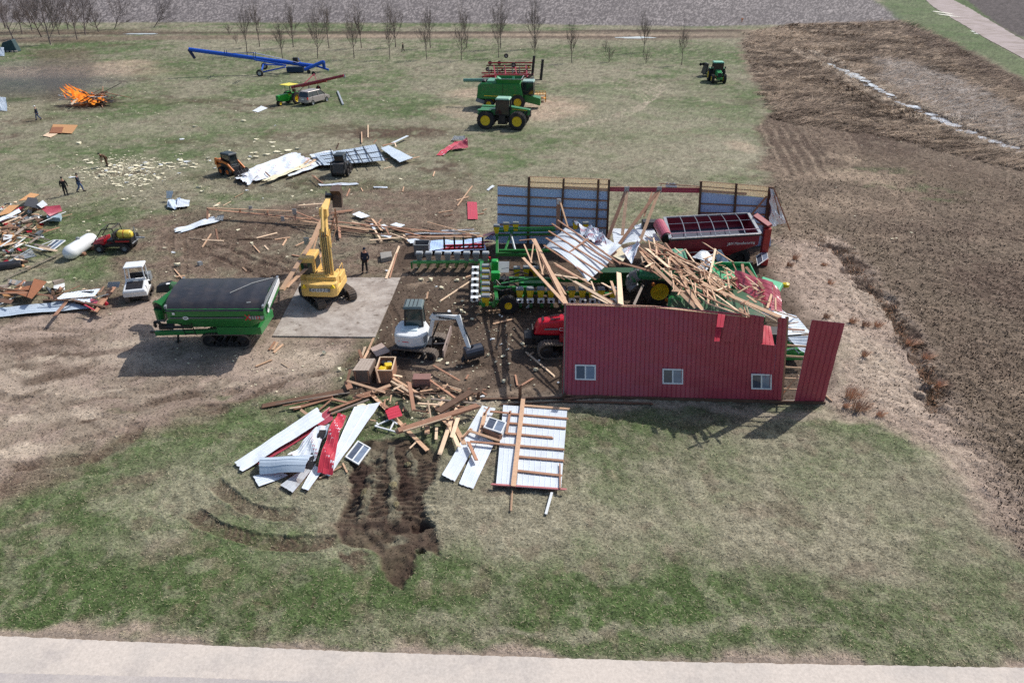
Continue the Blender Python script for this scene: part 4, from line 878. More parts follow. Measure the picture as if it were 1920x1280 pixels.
def crawler(parent, c, L, Hh, w, m, name='track', wheels=5, rimm=None, tri=False, lugs=True, sag=0):
    """rubber or steel track running along x"""
    cx, cy, cz = c; r = Hh/2; prof = []
    n = 8
    for i in range(n+1): a = math.pi/2-math.pi*i/n; prof.append((cx+L/2-r+r*math.cos(a), cz+r+r*math.sin(a)))
    for i in range(n+1): a = -math.pi/2-math.pi*i/n; prof.append((cx-L/2+r+r*math.cos(a), cz+r+r*math.sin(a)))
    t = MB(); k = len(prof)
    inner = [(cx+(x-cx)*(1-.16/L*1.2), cz+r+(z-cz-r)*.84) for x, z in prof]
    for i in range(k):
        a, b, a2, b2 = prof[i], prof[(i+1) % k], inner[i], inner[(i+1) % k]
        q = lambda p, y: (p[0], y, p[1])
        t.hexa([q(a2, cy-w/2), q(b2, cy-w/2), q(b2, cy+w/2), q(a2, cy+w/2), q(a, cy-w/2), q(b, cy-w/2), q(b, cy+w/2), q(a, cy+w/2)])
    if lugs:
        per = []; tot = 0
        for i in range(k):
            a, b = Vector((prof[i][0], cy, prof[i][1])), Vector((prof[(i+1) % k][0], cy, prof[(i+1) % k][1])); l = (b-a).length
            m_ = max(1, int(l/.17))
            for j in range(m_):
                p = a.lerp(b, (j+.5)/m_); nn = Vector((p.x-cx if abs(p.x-cx) > L/2-r else 0, 0, p.z-cz-r)); 
                if nn.length < .01: continue
                cen = Vector((max(cx-L/2+r, min(cx+L/2-r, p.x)), cy, cz+r)); nn = (p-cen).normalized()
                t.bar(p-Vector((0, w*.48, 0))+nn*.02, p+Vector((0, w*.48, 0))+nn*.02, .06, .05, up=nn)
    to = t.build(name, m, parent)
    for i in range(wheels):
        u = (i+.5)/wheels; x = cx-L/2+r+(L-2*r)*(i/(wheels-1)); rr = r*.8 if i in (0, wheels-1) else r*.42; zz = cz+r if i in (0, wheels-1) else cz+r*.16+rr
        w_ = MB(); w_.lathe((x, cy, zz), [(0, -w*.5), (rr*.3, -w*.52), (rr*.5, -w*.42), (rr, -w*.42), (rr, w*.42), (0, w*.42)], 'y', 16); w_.build('track_wheel', rimm or M_BLACK, to)
    return to
def glass_cab(parent, x0, x1, y0, y1, z0, z1, roofm, framem, taper=.06, over=.12, glass=M_GLASS, seat=True, roof_h=.16):
    """four-post cab: frame, four glass panes, roof, seat"""
    cab = MB(); tp = taper
    B = [Vector((x0, y0, z0)), Vector((x1, y0, z0)), Vector((x1, y1, z0)), Vector((x0, y1, z0))]
    T = [Vector((x0+tp, y0+tp, z1)), Vector((x1-tp, y0+tp, z1)), Vector((x1-tp, y1-tp, z1)), Vector((x0+tp, y1-tp, z1))]
    for i in range(4):
        cab.bar(B[i], T[i], .09, .09); cab.bar(B[i], B[(i+1) % 4], .08, .1); cab.bar(T[i], T[(i+1) % 4], .08, .08)
    co = cab.build('cab', framem, parent)
    for i in range(4):
        a, b, c, d = B[i], B[(i+1) % 4], T[(i+1) % 4], T[i]; ctr = (a+b+c+d)/4; inn = lambda p: p+(ctr-p)*.07
        mid = (B[0]+B[2]+T[0]+T[2])/4; nn = (b-a).cross(d-a).normalized(); nn = nn if (ctr-mid).dot(nn) > 0 else -nn
        g = MB(); q = [inn(p) for p in (a, b, c, d)]; g.hexa([p-nn*.01 for p in q]+[p+nn*.015 for p in q]); g.build('cab_window', glass, co)
    r = MB(); r.box(((x0+x1)/2, (y0+y1)/2, z1+roof_h/2+.02), (x1-x0+over, y1-y0+over, roof_h), taper=.88); r.build('roof', roofm, co, bevel=.04)
    return co
def R(name, fn, m, parent, bevel=0, smooth=False):
    mb = MB(); fn(mb); return mb.build(name, m, parent, smooth=smooth, bevel=bevel)
# ------------------------------------------------------------------ green grain cart with a black tarp
def cart_frame(name, label, corners_top, z1, z2, z3, shell, tarpm, brand):
    pass
def green_cart():
    o = Vector((-17.0, 38.0, 0)); o.z = 0
    t = thing('grain_cart', 'green tracked grain cart with black tarp cover parked beside the concrete slab', 'grain cart', o)
    L = lambda x, y, z: (x-o.x, y-o.y, z)
    # top corners: near-left, near-right, far-right, far-left
    ztop, zmid, zlow = 3.15, 2.45, 1.5
    nl, nr_, fr, fl = G(310,580,ztop), G(493,579,ztop), G(521,522,ztop), G(346,524,ztop)
    T = [L(p.x, p.y, ztop) for p in (nl, nr_, fr, fl)]; Mi = [L(p.x, p.y, zmid) for p in (nl, nr_, fr, fl)]
    inx = [(.45, .75), (-1.15, .75), (-1.15, -.75), (.45, -.75)]
    Lo = [(m[0]+i[0], m[1]+i[1]*1.0, zlow+.12) for m, i in zip(Mi, inx)]
    R('upper_hopper', lambda m: m.hexa(Mi+T), M_CGREEN, t, bevel=.03)
    hop = R('lower_hopper', lambda m: m.hexa(Lo+Mi), M_CGREEN, t, bevel=.03)
    # rolled tarp: lofted cloth with bows showing through
    mb = MB(); nu, nv = 40, 12
    P = lambda u, v: Vector(T[0])*(1-u)*(1-v)+Vector(T[1])*u*(1-v)+Vector(T[2])*u*v+Vector(T[3])*(1-u)*v
    for j in range(nv+1):
        for i in range(nu+1):
            u, v = i/nu, j/nv; p = P(-.005+1.01*u, -.02+1.04*v); bow = abs(math.sin(u*math.pi*6))
            p.z += .08+.30*math.sin(v*math.pi)**.7 - .05*(1-bow**.3)*0 + .035*(1-bow)*math.sin(v*3.14) - .04*bow*math.sin(v*math.pi); p.z -= .18 if j in (0, nv) else 0
            p.z += random.uniform(-.012, .012); mb.v.append(tuple(p))
    for j in range(nv):
        for i in range(nu): k = j*(nu+1)+i; mb.f.append((k, k+1, k+nu+2, k+nu+1)); mb.mi.append(0)
    tarp = mb.build('tarp', M_TARP, t, fix=False, smooth=True)
    R('tarp_clip', lambda m: (m.bar(P(.82, .13)+Vector((0,0,.22)), P(.86, .14)+Vector((0,0,.22)), .5, .03)), M_GREY, tarp)
    R('tarp_strap', lambda m: m.path([P(.62, .3)+Vector((0,0,.42)), P(.8, .62)+Vector((0,0,.43)), P(.97, .9)+Vector((0,0,.25))], .02, 4), M_GREY, tarp)
    for s, (a, b) in enumerate(((0, 3), (1, 2))):
        R('end_rail', lambda m: m.bar(Vector(T[a])+Vector((.0,0,.1)), Vector(T[b])+Vector((0,0,.1)), .12, .16), M_GALV if s else M_GREY, t)
    R('end_panel_strip', lambda m: m.bar(Vector(T[1])+Vector((.12, .6, -.1)), Vector(T[2])+Vector((.12,-.2,-.05)), .05, .3), M_WHITE2, t)
    # side decal: black and grey stripe, emblem plate, model number
    yv = T[0][1]; 
    def sidept(u, z): a, b = Vector(T[0]), Vector(T[1]); p = a.lerp(b, u); p.z = z; p.y -= .035; return p
    R('side_stripe', lambda m: m.bar(sidept(.03, 2.62), sidept(.79, 2.62), .012, .11), M_BLACK, t)
    R('side_stripe', lambda m: m.bar(sidept(.02, 2.62)-Vector((0,.012,0)), sidept(.79, 2.62)-Vector((0,.012,0)), .01, .035), M_GREY, t)
    R('side_stripe', lambda m: m.hexa([sidept(.84, 2.52), sidept(.985, 2.52), sidept(1.0, 2.72), sidept(.84, 2.72)]+[sidept(.84, 2.52)-Vector((0,.01,0)), sidept(.985, 2.52)-Vector((0,.01,0)), sidept(1.0, 2.72)-Vector((0,.01,0)), sidept(.84, 2.72)-Vector((0,.01,0))]), M_GALV, t)
    em = MB(); c = sidept(.19, 2.62); n = 20; em.v = [tuple(c+Vector((.17*math.cos(2*math.pi*i/n), -.03, .11*math.sin(2*math.pi*i/n)))) for i in range(n)]; em.f = [tuple(range(n))]; em.mi = [0]; em.build('emblem', M_PLATE, t)
    rz = math.atan2(T[1][1]-T[0][1], T[1][0]-T[0][0])
    text('J&M', 'emblem_lettering', .13, M_BLACK, t, sidept(.19, 2.62)-Vector((0,.035,0)), (math.pi/2, 0, rz), sx=.9)
    text('X', 'model_lettering', .52, mat('decal red', (220, 20, 50), .4), t, sidept(.83, 2.62)-Vector((0,.03,0)), (math.pi/2, 0, rz), sx=.95)
    text('11', 'model_lettering', .30, M_BLACK, t, sidept(.882, 2.62)-Vector((0,.03,0)), (math.pi/2, 0, rz))
    text('12', 'model_lettering', .30, mat('decal red', (220, 20, 50), .4), t, sidept(.935, 2.62)-Vector((0,.03,0)), (math.pi/2, 0, rz))
    for u, z in ((.075, 2.9),): R('side_badge', lambda m: m.box(sidept(u, z)-Vector((0,.02,0)), (.14, .02, .14)), M_PLATE, t)
    e = Vector(T[1]).lerp(Vector(T[2]), .18); R('end_badge', lambda m: m.lathe((e.x+.06, e.y, 2.72), [(0, 0), (.16, 0), (.16, .02), (0, .02)], 'x', 18), M_PLATE, t)
    # ladder on the near side
    a, b = sidept(.09, 2.3), sidept(.09, 1.2)
    R('ladder', lambda m: [m.bar(sidept(u, 2.3)-Vector((0,-.3,0)), sidept(u, 1.2)-Vector((0,-.6,0)), .04, .04) for u in (.09, .2)]+[m.bar(sidept(.09, z)-Vector((0,-.3-.25*(2.3-z),0)), sidept(.2, z)-Vector((0,-.3-.25*(2.3-z),0)), .05, .05) for z in (2.2, 1.9, 1.6, 1.3)], M_BLACK, t)
    # frame, tongue, hoses, jack
    g = lambda px, py, z: Vector(L(*G(px, py, z)[:2], z))
    R('frame', lambda m: (m.bar(g(292,624,.95), g(450,619,1.05), .22, .28), m.bar(g(300,618,.95)+Vector((0,1.0,0)), g(450,614,1.05)+Vector((0,1.2,0)), .2, .25), m.box((.9, .2, 1.2), (2.6, 2.4, .5))), M_CGREEN, t, bevel=.02)
    R('tongue_hitch', lambda m: (m.bar(g(283,622,.8), g(296,622,.9), .12, .12), m.bar(g(334,625,.9), g(334,640,.05), .1, .1), m.lathe(g(334,640,.03), [(0,0),(.16,0),(.16,.03),(0,.03)], 'z', 10)), M_BLACK, t)
    R('hose_bundle', lambda m: (m.path([g(292,612,1.3), g(290,604,1.7), g(296,603,1.7), g(304,611,1.4), g(326,613,1.4), g(360,613,1.4)], .09, 7), m.bar(g(300,612,1.35), g(326,612,1.35), .3, .25)), M_BLACK, t)
    R('side_lamp', lambda m: m.box(g(466,617,1.2), (.15, .08, .2)), mat('red lamp', (235, 40, 30), .4), t)
    # folded auger at the front corner: green tube and black spout
    tb = R('auger_tube', lambda m: (m.tube(g(299,577,2.3), g(350,538,2.9), .42, .42, 18),), M_CGREEN, t, smooth=False)
    R('auger_ring', lambda m: (m.tube(g(299,577,2.3), g(302,574,2.35), .5, .5, 18), m.tube(g(298,578,2.25), g(302,596,1.6), .3, .25, 12)), M_CGREEN, t)
    R('auger_mouth', lambda m: m.tube(g(297.5,578.5,2.28), g(299,577,2.3), .36, .36, 16), M_BLACK, t)
    R('gearbox', lambda m: (m.box(g(303,592,1.5), (.5, .5, .6))), M_GREY, t, bevel=.05)
    sp = MB(); a0, a1 = g(294,538,2.2), g(322,536,2.3); sp.hexa([a0+Vector((0,-.35,-.3)), a1+Vector((0,-.35,-.3)), a1+Vector((0,.4,-.3)), a0+Vector((0,.4,-.3)), a0+Vector((.1,-.25,.15)), a1+Vector((0,-.25,.3)), a1+Vector((0,.3,.3)), a0+Vector((.1,.3,.15))]); sp.build('discharge_spout', M_BLACK, t, bevel=.06)
    R('spout_bracket', lambda m: (m.tube(g(322,536,2.2), g(340,541,2.6), .3, .36, 14)), M_CGREEN, t)
    R('spout_badge', lambda m: m.lathe(g(315,532,2.62), [(0,0),(.12,0),(.12,.02),(0,.02)], 'z', 12), M_PLATE, t)
    # the two rubber tracks
    c = G(428,651,0); crawler(t, (c.x-o.x, c.y-o.y+.35, .0), 3.0, .95, .95, M_DTRACK, wheels=6, rimm=M_BLACK)
    crawler(t, (c.x-o.x+.1, c.y-o.y+3.6, .0), 3.0, .95, .85, M_DTRACK, wheels=6, rimm=M_BLACK)
    R('axle', lambda m: m.bar((c.x-o.x, c.y-o.y+.4, .75), (c.x-o.x, c.y-o.y+3.7, .75), .4, .4), M_BLACK, t)
green_cart()
# ------------------------------------------------------------------ dark red open grain cart among the wreckage
def red_cart():
    o = G(1345, 470); t = thing('grain_cart', 'dark red open grain cart with clear roll cover bows below the short back wall', 'grain cart', o)
    L = lambda p: Vector((p[0]-o.x, p[1]-o.y, p[2]))
    g = lambda px, py, z: L(G(px, py, z))
    zt, zm, zl = 3.3, 2.5, 1.5
    T = [g(1257,449,zt), g(1425,439,zt), g(1403,401,zt), g(1246,409,zt)]
    Mi = [v-Vector((0,0,zt-zm)) for v in T]; Lo = [m+Vector(i)+Vector((0,0,zl-zm)) for m, i in zip(Mi, ((1.1,.7,0),(-1.6,.7,0),(-1.6,-.7,0),(1.1,-.7,0)))]
    def shell(m, A, B, th=.06):
        for i in range(4):
            a, b, c, d = A[i], A[(i+1)%4], B[(i+1)%4], B[i]; ctr = sum(A+B, Vector())/8
            inn = lambda p: p+(Vector((ctr.x, ctr.y, p.z))-p).normalized()*th
            m.hexa([a, b, inn(b), inn(a), d, c, inn(c), inn(d)])
    cr = mat('grain cart red', (132, 28, 46), .6, vary=.1, dirt=.12)
    R('upper_hopper', lambda m: shell(m, Mi, T), cr, t); R('lower_hopper', lambda m: (shell(m, Lo, Mi), m.hexa([v-Vector((0,0,.05)) for v in Lo]+Lo)), cr, t)
    R('grain', lambda m: m.hexa([v.lerp(w, .8) for v, w in zip(Lo, Mi)]+[v.lerp(w, .86) for v, w in zip(Lo, Mi)]), mat('hopper inside', (58, 64, 84), .6), t)  # raised navy floor standing for the dark hopper inside, no grain
    rim = MB()
    for i in range(4): rim.bar(T[i]+Vector((0,0,.05)), T[(i+1)%4]+Vector((0,0,.05)), .22 if i in (1,3) else .12, .1)
    rim.build('top_rim', M_GALV, t)
    rl = MB(); rl.tube(T[0]+Vector((0,-.1,.02)), T[1]+Vector((0,-.1,.02)), .09, .09, 8); rl.build('rolled_tarp', M_TARP, t)
    P = lambda u, v: T[0]*(1-u)*(1-v)+T[1]*u*(1-v)+T[2]*u*v+T[3]*(1-u)*v
    for u in (.17, .34, .5, .66, .83): R('tarp_bow', lambda m: m.path([P(u, v)+Vector((0,0,.12+.2*math.sin(math.pi*v))) for v in (0, .2, .4, .6, .8, 1)], .03, 5), M_GALV, t)
    R('ridge_pole', lambda m: m.path([P(u, .12)+Vector((0,0,.22)) for u in (0, .5, 1)], .03, 5), mat('pinkish pole', (220, 170, 180), .5), t)
    R('ridge_pole', lambda m: m.path([P(u, .5)+Vector((0,0,.32)) for u in (0, .5, 1)], .02, 5), M_GALV, t)
    for (a, b) in (((.3, .05), (.34, .45)), ((.62, .05), (.6, .5))): R('ladder_rail', lambda m: m.bar(P(*a)+Vector((0,0,-.1)), P(*b)+Vector((0,0,-.6)), .05, .05), M_GALV, t)
    S = lambda u, z: (lambda p: Vector((p.x, p.y, z))+Vector((0,-.03,0)))(T[0].lerp(T[1], u))
    rz = math.atan2(T[1].y-T[0].y, T[1].x-T[0].x)
    SL = lambda u, k: (Mi[0].lerp(Mi[1], u)).lerp(Lo[0].lerp(Lo[1], u), k)+Vector((0,-.05,-.03))
    R('side_stripe', lambda m: m.bar(SL(.1, .3), SL(.36, .28), .012, .045), M_PLATE, t); R('side_stripe', lambda m: m.bar(SL(.39, .27), SL(.62, .24), .012, .045), M_PLATE, t)
    text('J&M Manufacturing', 'maker_lettering', .27, M_PLATE, t, S(.80, zm+.22)-Vector((0,.03,0)), (math.pi/2, 0, rz))
    text('1151', 'model_lettering', .2, M_PLATE, t, SL(.07, .25), (math.pi/2-.5, 0, rz))
    # auger: thick pink-red tube in front, folded red chute at the right
    R('auger_tube', lambda m: m.tube(g(1250,446,3.1), g(1236,420,3.2), .42, .42, 18), mat('faded auger red', (172, 82, 100), .4, dirt=.15), t)
    R('auger_mouth', lambda m: m.tube(g(1250.5,448,3.08), g(1250,446,3.1), .36, .36, 16), M_BLACK, t)
    R('engine_box', lambda m: m.box(g(1222,424,2.4), (1.5, .8, .9)), M_BLACK, t, bevel=.05)
    R('unload_chute', lambda m: m.hexa([g(1412,408,3.2), g(1440,428,2.6), g(1448,424,2.6), g(1420,403,3.2), g(1412,404,3.6), g(1440,424,3.2), g(1448,420,3.2), g(1420,399,3.6)]), cr, t, bevel=.03)
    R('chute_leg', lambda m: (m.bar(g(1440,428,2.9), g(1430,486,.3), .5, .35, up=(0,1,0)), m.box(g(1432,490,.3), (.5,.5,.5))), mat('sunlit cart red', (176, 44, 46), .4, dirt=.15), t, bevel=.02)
    for x in (1330, 1385): wheel(t, tuple(g(x, 486, .85)+Vector((0,.4,0))), .85, .7, M_BLACK)
    R('axle', lambda m: m.bar(g(1330,498,.8), g(1410,494,.8), .3, .3), M_BLACK, t)
    R('hitch_frame', lambda m: (m.bar(g(1290,490,.7), g(1215,470,.6), .25, .3),), cr, t)
red_cart()
# ------------------------------------------------------------------ yellow excavator
def text_on(s, name, size, m, t, loc, rz, tilt=math.pi/2, sx=1.0): return text(s, name, size, m, t, loc, (tilt, 0, rz), sx=sx)
def excavator():
    c = G(617, 556); t = thing('excavator', 'yellow crawler excavator on the concrete slab lifting a broken truss', 'excavator', (c.x, c.y-.25, .03)); o = t.location
    # undercarriage turned against the house
    und = math.radians(-52)
    def U(obj): obj.rotation_euler = (0, 0, und)
    for s in (-1, 1):
        k = crawler(t, (0, s*1.28, 0), 3.7, .85, .6, M_DTRACK, wheels=6, rimm=M_BLACK); U(k)
    k = R('undercarriage', lambda m: (m.box((0,0,.55), (2.0,2.0,.4)), m.lathe((0,0,.7), [(0,0),(.6,0),(.6,.28),(0,.28)], 'z', 20)), M_BLACK, t); U(k)
    hz = -.06
    R('house', lambda m: (m.prism([(-1.35,-1.75),(-1.2,-1.95),(1.1,-1.95),(1.35,-1.7),(1.35,1.0),(-1.35,1.0)], 1.0, 1.55, 'z'),), M_DYEL, t, bevel=.05).rotation_euler = (0,0,hz)
    R('counterweight', lambda m: m.prism([(-1.35,-1.2),(-1.35,-1.75),(-1.1,-2.0),(0,-2.12),(1.1,-2.0),(1.35,-1.7),(1.35,-1.2)], 1.05, 2.05, 'z'), M_DYEL, t, bevel=.08).rotation_euler = (0,0,hz)
    R('engine_hood', lambda m: (m.box((.1,-.75,1.95), (2.3,1.15,.8)), m.box((.0,-.7,2.4), (1.5,.8,.14)), m.box((1.0,.2,1.75), (.65,1.4,.7))), M_DYEL, t, bevel=.05).rotation_euler = (0,0,hz)
    R('hood_vent', lambda m: [m.box((-.15+.3*i, -.15, 2.37), (.16, .3, .03)) for i in range(4)]+[m.box((-.6+.2*i, -.72, 2.48), (.1, .5, .02)) for i in range(2)], M_BLACK, t)
    R('exhaust_pipe', lambda m: (m.tube((.75,-.45,2.3), (.75,-.45,2.75), .07, .07, 10), m.tube((.75,-.45,2.75), (.68,-.36,2.82), .07, .07, 10)), M_BLACK, t)
    R('handrail', lambda m: (m.path([(1.2,.8,2.1),(1.2,.8,2.6),(1.2,-.2,2.6),(1.2,-.2,2.1)], .025, 5),), M_DYEL, t)
    cab = R('cab', lambda m: m.prism([(-.55,1.0),(.3,1.0),(.4,1.6),(.35,2.6),(.2,2.85),(-.55,2.9)][::1], -1.35, -.5, 'x') if False else m.hexa([(-1.5,-.75,1.4),(-.42,-.75,1.4),(-.42,1.15,1.4),(-1.5,1.15,1.4),(-1.45,-.7,3.3),(-.46,-.7,3.3),(-.46,.95,3.3),(-1.45,.95,3.3)]), M_DYEL, t, bevel=.06)
    R('cab_window', lambda m: m.box((-.95,-.735,2.55), (.74,.05,.8), rx=-.03), M_GLASS, cab, bevel=.02)
    R('cab_window', lambda m: m.box((-1.49,.2,2.5), (.05,1.2,1.0), ry=.02), M_GLASS, cab); R('cab_window', lambda m: m.box((-.95,1.07,2.4), (.8,.05,1.3), rx=.12), M_GLASS, cab); R('cab_window', lambda m: m.box((-.44,.2,2.7), (.05,1.1,.7)), M_GLASS, cab)
    for ch in [x for x in bpy.data.objects if x.parent == t]: ch.scale = (.88, .88, .88)
    cab.scale = (1.0, 1.0, 1.0); cab.location = (.02, 0, -.1)
    # boom in the vertical plane that leads away from the camera
    f = Vector((.05, .95, 1.75)); W_ = lambda px, py, z: Vector((G(px, py, z).x-o.x, G(px, py, z).y-o.y, z-o.z))
    kn = W_(609, 404, 5.5); tip = W_(616, 372, 4.9)
    f2 = W_(618, 516, 2.0)
    mid = f2.lerp(kn, .55)+Vector((0, -.25, .5))
    R('boom', lambda m: (m.bar(f2, mid, .34, .5, up=(0,-1,.4), taper=1.1), m.bar(mid, kn, .37, .55, up=(0,-1,.4), taper=.7)), M_DYEL, t, bevel=.03)
    R('boom_cylinder', lambda m: [ (m.tube(f2+Vector((s*.27, -.1, .1)), mid+Vector((s*.24, -.1, .1)), .08, .08, 10), m.tube(f2.lerp(mid, .7)+Vector((s*.34,-.1,.1)), mid.lerp(kn,.3)+Vector((s*.3,-.1,.1)), .05, .05, 8)) for s in (-1, 1)], M_DYEL, t)
    R('boom_hose', lambda m: [m.path([f2+Vector((x, -.35, .2)), mid+Vector((x, -.42, .05)), kn+Vector((x, -.3, -.1))], .025, 5) for x in (-.12, 0, .12)], M_BLACK, t)
    R('stick', lambda m: (m.bar(kn+Vector((0,-.4,.3)), tip, .34, .5, up=(0,-1,.4), taper=.6), m.box(kn+Vector((0,-.1,.25)), (.5, .5, .6))), M_DYEL, t, bevel=.03)
    R('stick_cylinder', lambda m: m.tube(mid+Vector((.0,-.5,.5)), kn+Vector((0,-.45,.7)), .09, .09, 10), M_DYEL, t)
    R('bucket_linkage', lambda m: (m.bar(tip+Vector((-.1,-.2,.1)), tip+Vector((-.25,.5,.3)), .12, .16), m.bar(tip, tip+Vector((.35,.3,.45)), .12, .16), m.box(tip+Vector((.05,.1,.1)), (.5,.5,.4))), M_BLACK, t)
    bk = tip+Vector((.45, .0, .35)); R('bucket', lambda m: (m.prism([(bk.y-.5,bk.z+.35),(bk.y+.4,bk.z+.5),(bk.y+.6,bk.z+.0),(bk.y+.25,bk.z-.9),(bk.y-.15,bk.z-1.0),(bk.y+.1,bk.z-.1)], bk.x-.2, bk.x+.5, 'x')), mat('rusty bucket', (96, 78, 68), .7, vary=.2), t, bevel=.02)
    n = Vector((0,-1,0)).normalized()
    R('name_plate', lambda m: m.box((.05,-1.87,1.43), (1.37,.05,.2), rz=hz), mat('plate grey', (120, 124, 132), .5), t)
    text('DEERE', 'maker_lettering', .34, M_PLATE, t, (.05, -1.905, 1.425), (math.pi/2, 0, hz), sx=1.15)
    for x in (-.98, .9): R('warning_sign', lambda m: m.prism([(x-.15,1.55),(x+.15,1.55),(x,1.8)], -1.86, -1.70, 'y'), M_YEL, t)
excavator()
# ------------------------------------------------------------------ white mini excavator
def mini_excavator():
    c = G(785, 664); o = Vector((c.x, c.y+.55, gz(c.x, c.y+.5)))
    t = thing('excavator', 'white compact excavator with dark cab, blade down and bucket curled on the barn floor', 'excavator', o)
    W_ = lambda px, py, z: Vector((G(px, py, z).x-o.x, G(px, py, z).y-o.y, z-o.z))
    h = heading((750, 660), (822, 668))
    for s in (-1, 1): crawler(t, (0, s*.95+.0, 0), 2.8, .62, .55, M_DTRACK, wheels=5, rimm=M_BLACK).rotation_euler = (0, 0, h)
    R('undercarriage', lambda m: (m.box((0,.35,.4), (1.4,1.4,.3)), m.lathe((0,.35,.5), [(0,0),(.4,0),(.4,.2),(0,.2)], 'z', 16), m.bar((.8,0,.35), (1.55,0,.4), .16,.14), m.bar((.8,.7,.35), (1.5,.7,.4), .16,.14)), M_BLACK, t)
    bl = R('dozer_blade', lambda m: m.bar(W_(831,664,.25), W_(846,617,.35), .08, .5, up=(0,0,1)), mat('dusty blade', (150, 134, 126), .7), t)
    R('house', lambda m: m.prism([(-1.25,-.55),(-1.05,-.85),(-.3,-1.0),(.35,-.85),(.55,-.35),(.6,.3),(.3,1.0),(-.6,1.25),(-1.15,.9),(-1.3,.2)], .7, 1.45, 'z'), M_WHITE2, t, bevel=.12)
    R('belly_band', lambda m: m.prism([(-1.2,-.55),(-1.0,-.83),(-.3,-.98),(.33,-.83),(.5,-.3),(.5,.3),(-1.2,.3)], .58, .72, 'z'), mat('slate grey trim', (78, 92, 106), .5), t)
    R('hood_panel', lambda m: m.box((-.45,-.05,1.48), (.9,.7,.07)), mat('pale blue-white hood', (205, 222, 228), .3), t, bevel=.03)
    R('vent_grille', lambda m: m.box((.4,-.72,1.1), (.34,.05,.42), rz=.75), M_GREY, t)
    glass_cab(t, -.75, .25, .15, 1.15, 1.4, 2.55, mat('grey cab roof', (104, 118, 120), .5, vary=.08), M_BLACK, glass=mat('green tinted glass', (52, 72, 74), .08))
    R('roof_rib', lambda m: [m.box((-.68+.22*i, .65, 2.74), (.03, .85, .03)) for i in range(4)], M_BLACK, t)
    for ch in [x for x in bpy.data.objects if x.parent == t and not x.name.startswith(('track', 'dozer'))]: ch.scale = (1.06, 1.06, 1.02)
    f = W_(806,628,1.2); k1 = W_(812,594,2.4); k2 = W_(858,595,2.5); k3 = W_(880,654,.9)
    R('boom', lambda m: (m.bar(f, k1+Vector((0,0,-.1)), .22, .36, up=(0,-1,0)), m.bar(k1, k2, .22, .34, taper=.8), m.box(k1, (.3,.24,.34), ry=.6)), M_WHITE2, t, bevel=.03)
    R('stick', lambda m: m.bar(k2+Vector((0,0,.15)), k3, .2, .3, up=(1,0,.5), taper=.7), M_WHITE2, t, bevel=.03)
    R('boom_cylinder', lambda m: (m.tube(k1+Vector((-.0,0,.24)), k2+Vector((-.3,0,.25)), .06, .06, 8), m.tube(f+Vector((.15,-.1,-.1)), k1+Vector((.3,-.1,-.3)), .05,.05, 8), m.tube(k2+Vector((.1,0,.1)), k3+Vector((.1,0,.4)), .05, .05, 8)), M_BLACK, t)
    R('hose', lambda m: m.path([k1+Vector((.2,-.13,.1)), k2+Vector((-.1,-.15,-.1)), k2+Vector((.1,-.15,-.45)), k2.lerp(k3,.55)+Vector((.05,-.13,0))], .025, 5), M_BLACK, t)
    rz = math.atan2(k2.y-k1.y, k2.x-k1.x); text('Bobcat', 'maker_lettering', .22, M_BLACK, t, k1.lerp(k2, .45)+Vector((0,-.13,0)), (math.pi/2, 0, rz))
    R('red_decal', lambda m: m.bar((-1.05,-.90,1.1), (-.45,-1.03,1.08), .02, .05), mat('decal red', (220, 20, 50), .4), t)
    b = W_(886, 662, .5)
    ax = Vector((.78, .42, 0)).normalized(); dn = Vector((ax.y, -ax.x, 0))
    def bucket(m):
        w = .55; prof = []
        for i in range(9): a = math.radians(100-25*i); prof.append((math.cos(a)*.42, math.sin(a)*.42+.1))
        for i in range(8):
            p, q = prof[i], prof[i+1]
            A = [b+ax*s*w+dn*P[0]+Vector((0,0,P[1])) for P in (p, q) for s in (-1, 1)]
            B = [b+ax*s*w+dn*P[0]*.88+Vector((0,0,.1+(P[1]-.1)*.88)) for P in (p, q) for s in (-1, 1)]
            m.hexa([A[0], A[1], A[3], A[2], B[0], B[1], B[3], B[2]])
        for s in (-1, 1):
            ring = [b+ax*s*w+dn*P[0]+Vector((0,0,P[1])) for P in prof]; m.add(ring+[r+ax*.03 for r in ring], [tuple(range(9)), tuple(range(17, 8, -1))])
        for i in range(5):
            c_ = b+ax*(-w+w*2*i/4)+dn*prof[-1][0]+Vector((0,0,prof[-1][1])); m.bar(c_, c_+Vector((-.1,-.12,-.12)), .07, .05)
    R('bucket', bucket, mat('shiny black bucket', (66, 70, 80), .3, metal=.5), t)
    R('bucket_linkage', lambda m: (m.bar(k3, b+Vector((-.1,0,.3)), .12,.12), m.bar(k3+Vector((.15,0,.2)), b+Vector((.1,0,.4)), .08,.1), m.bar(b+Vector((-.5,-.1,-.0)), b+Vector((-.55,-.3,-.35)), .12,.1)), M_BLACK, t)
mini_excavator()
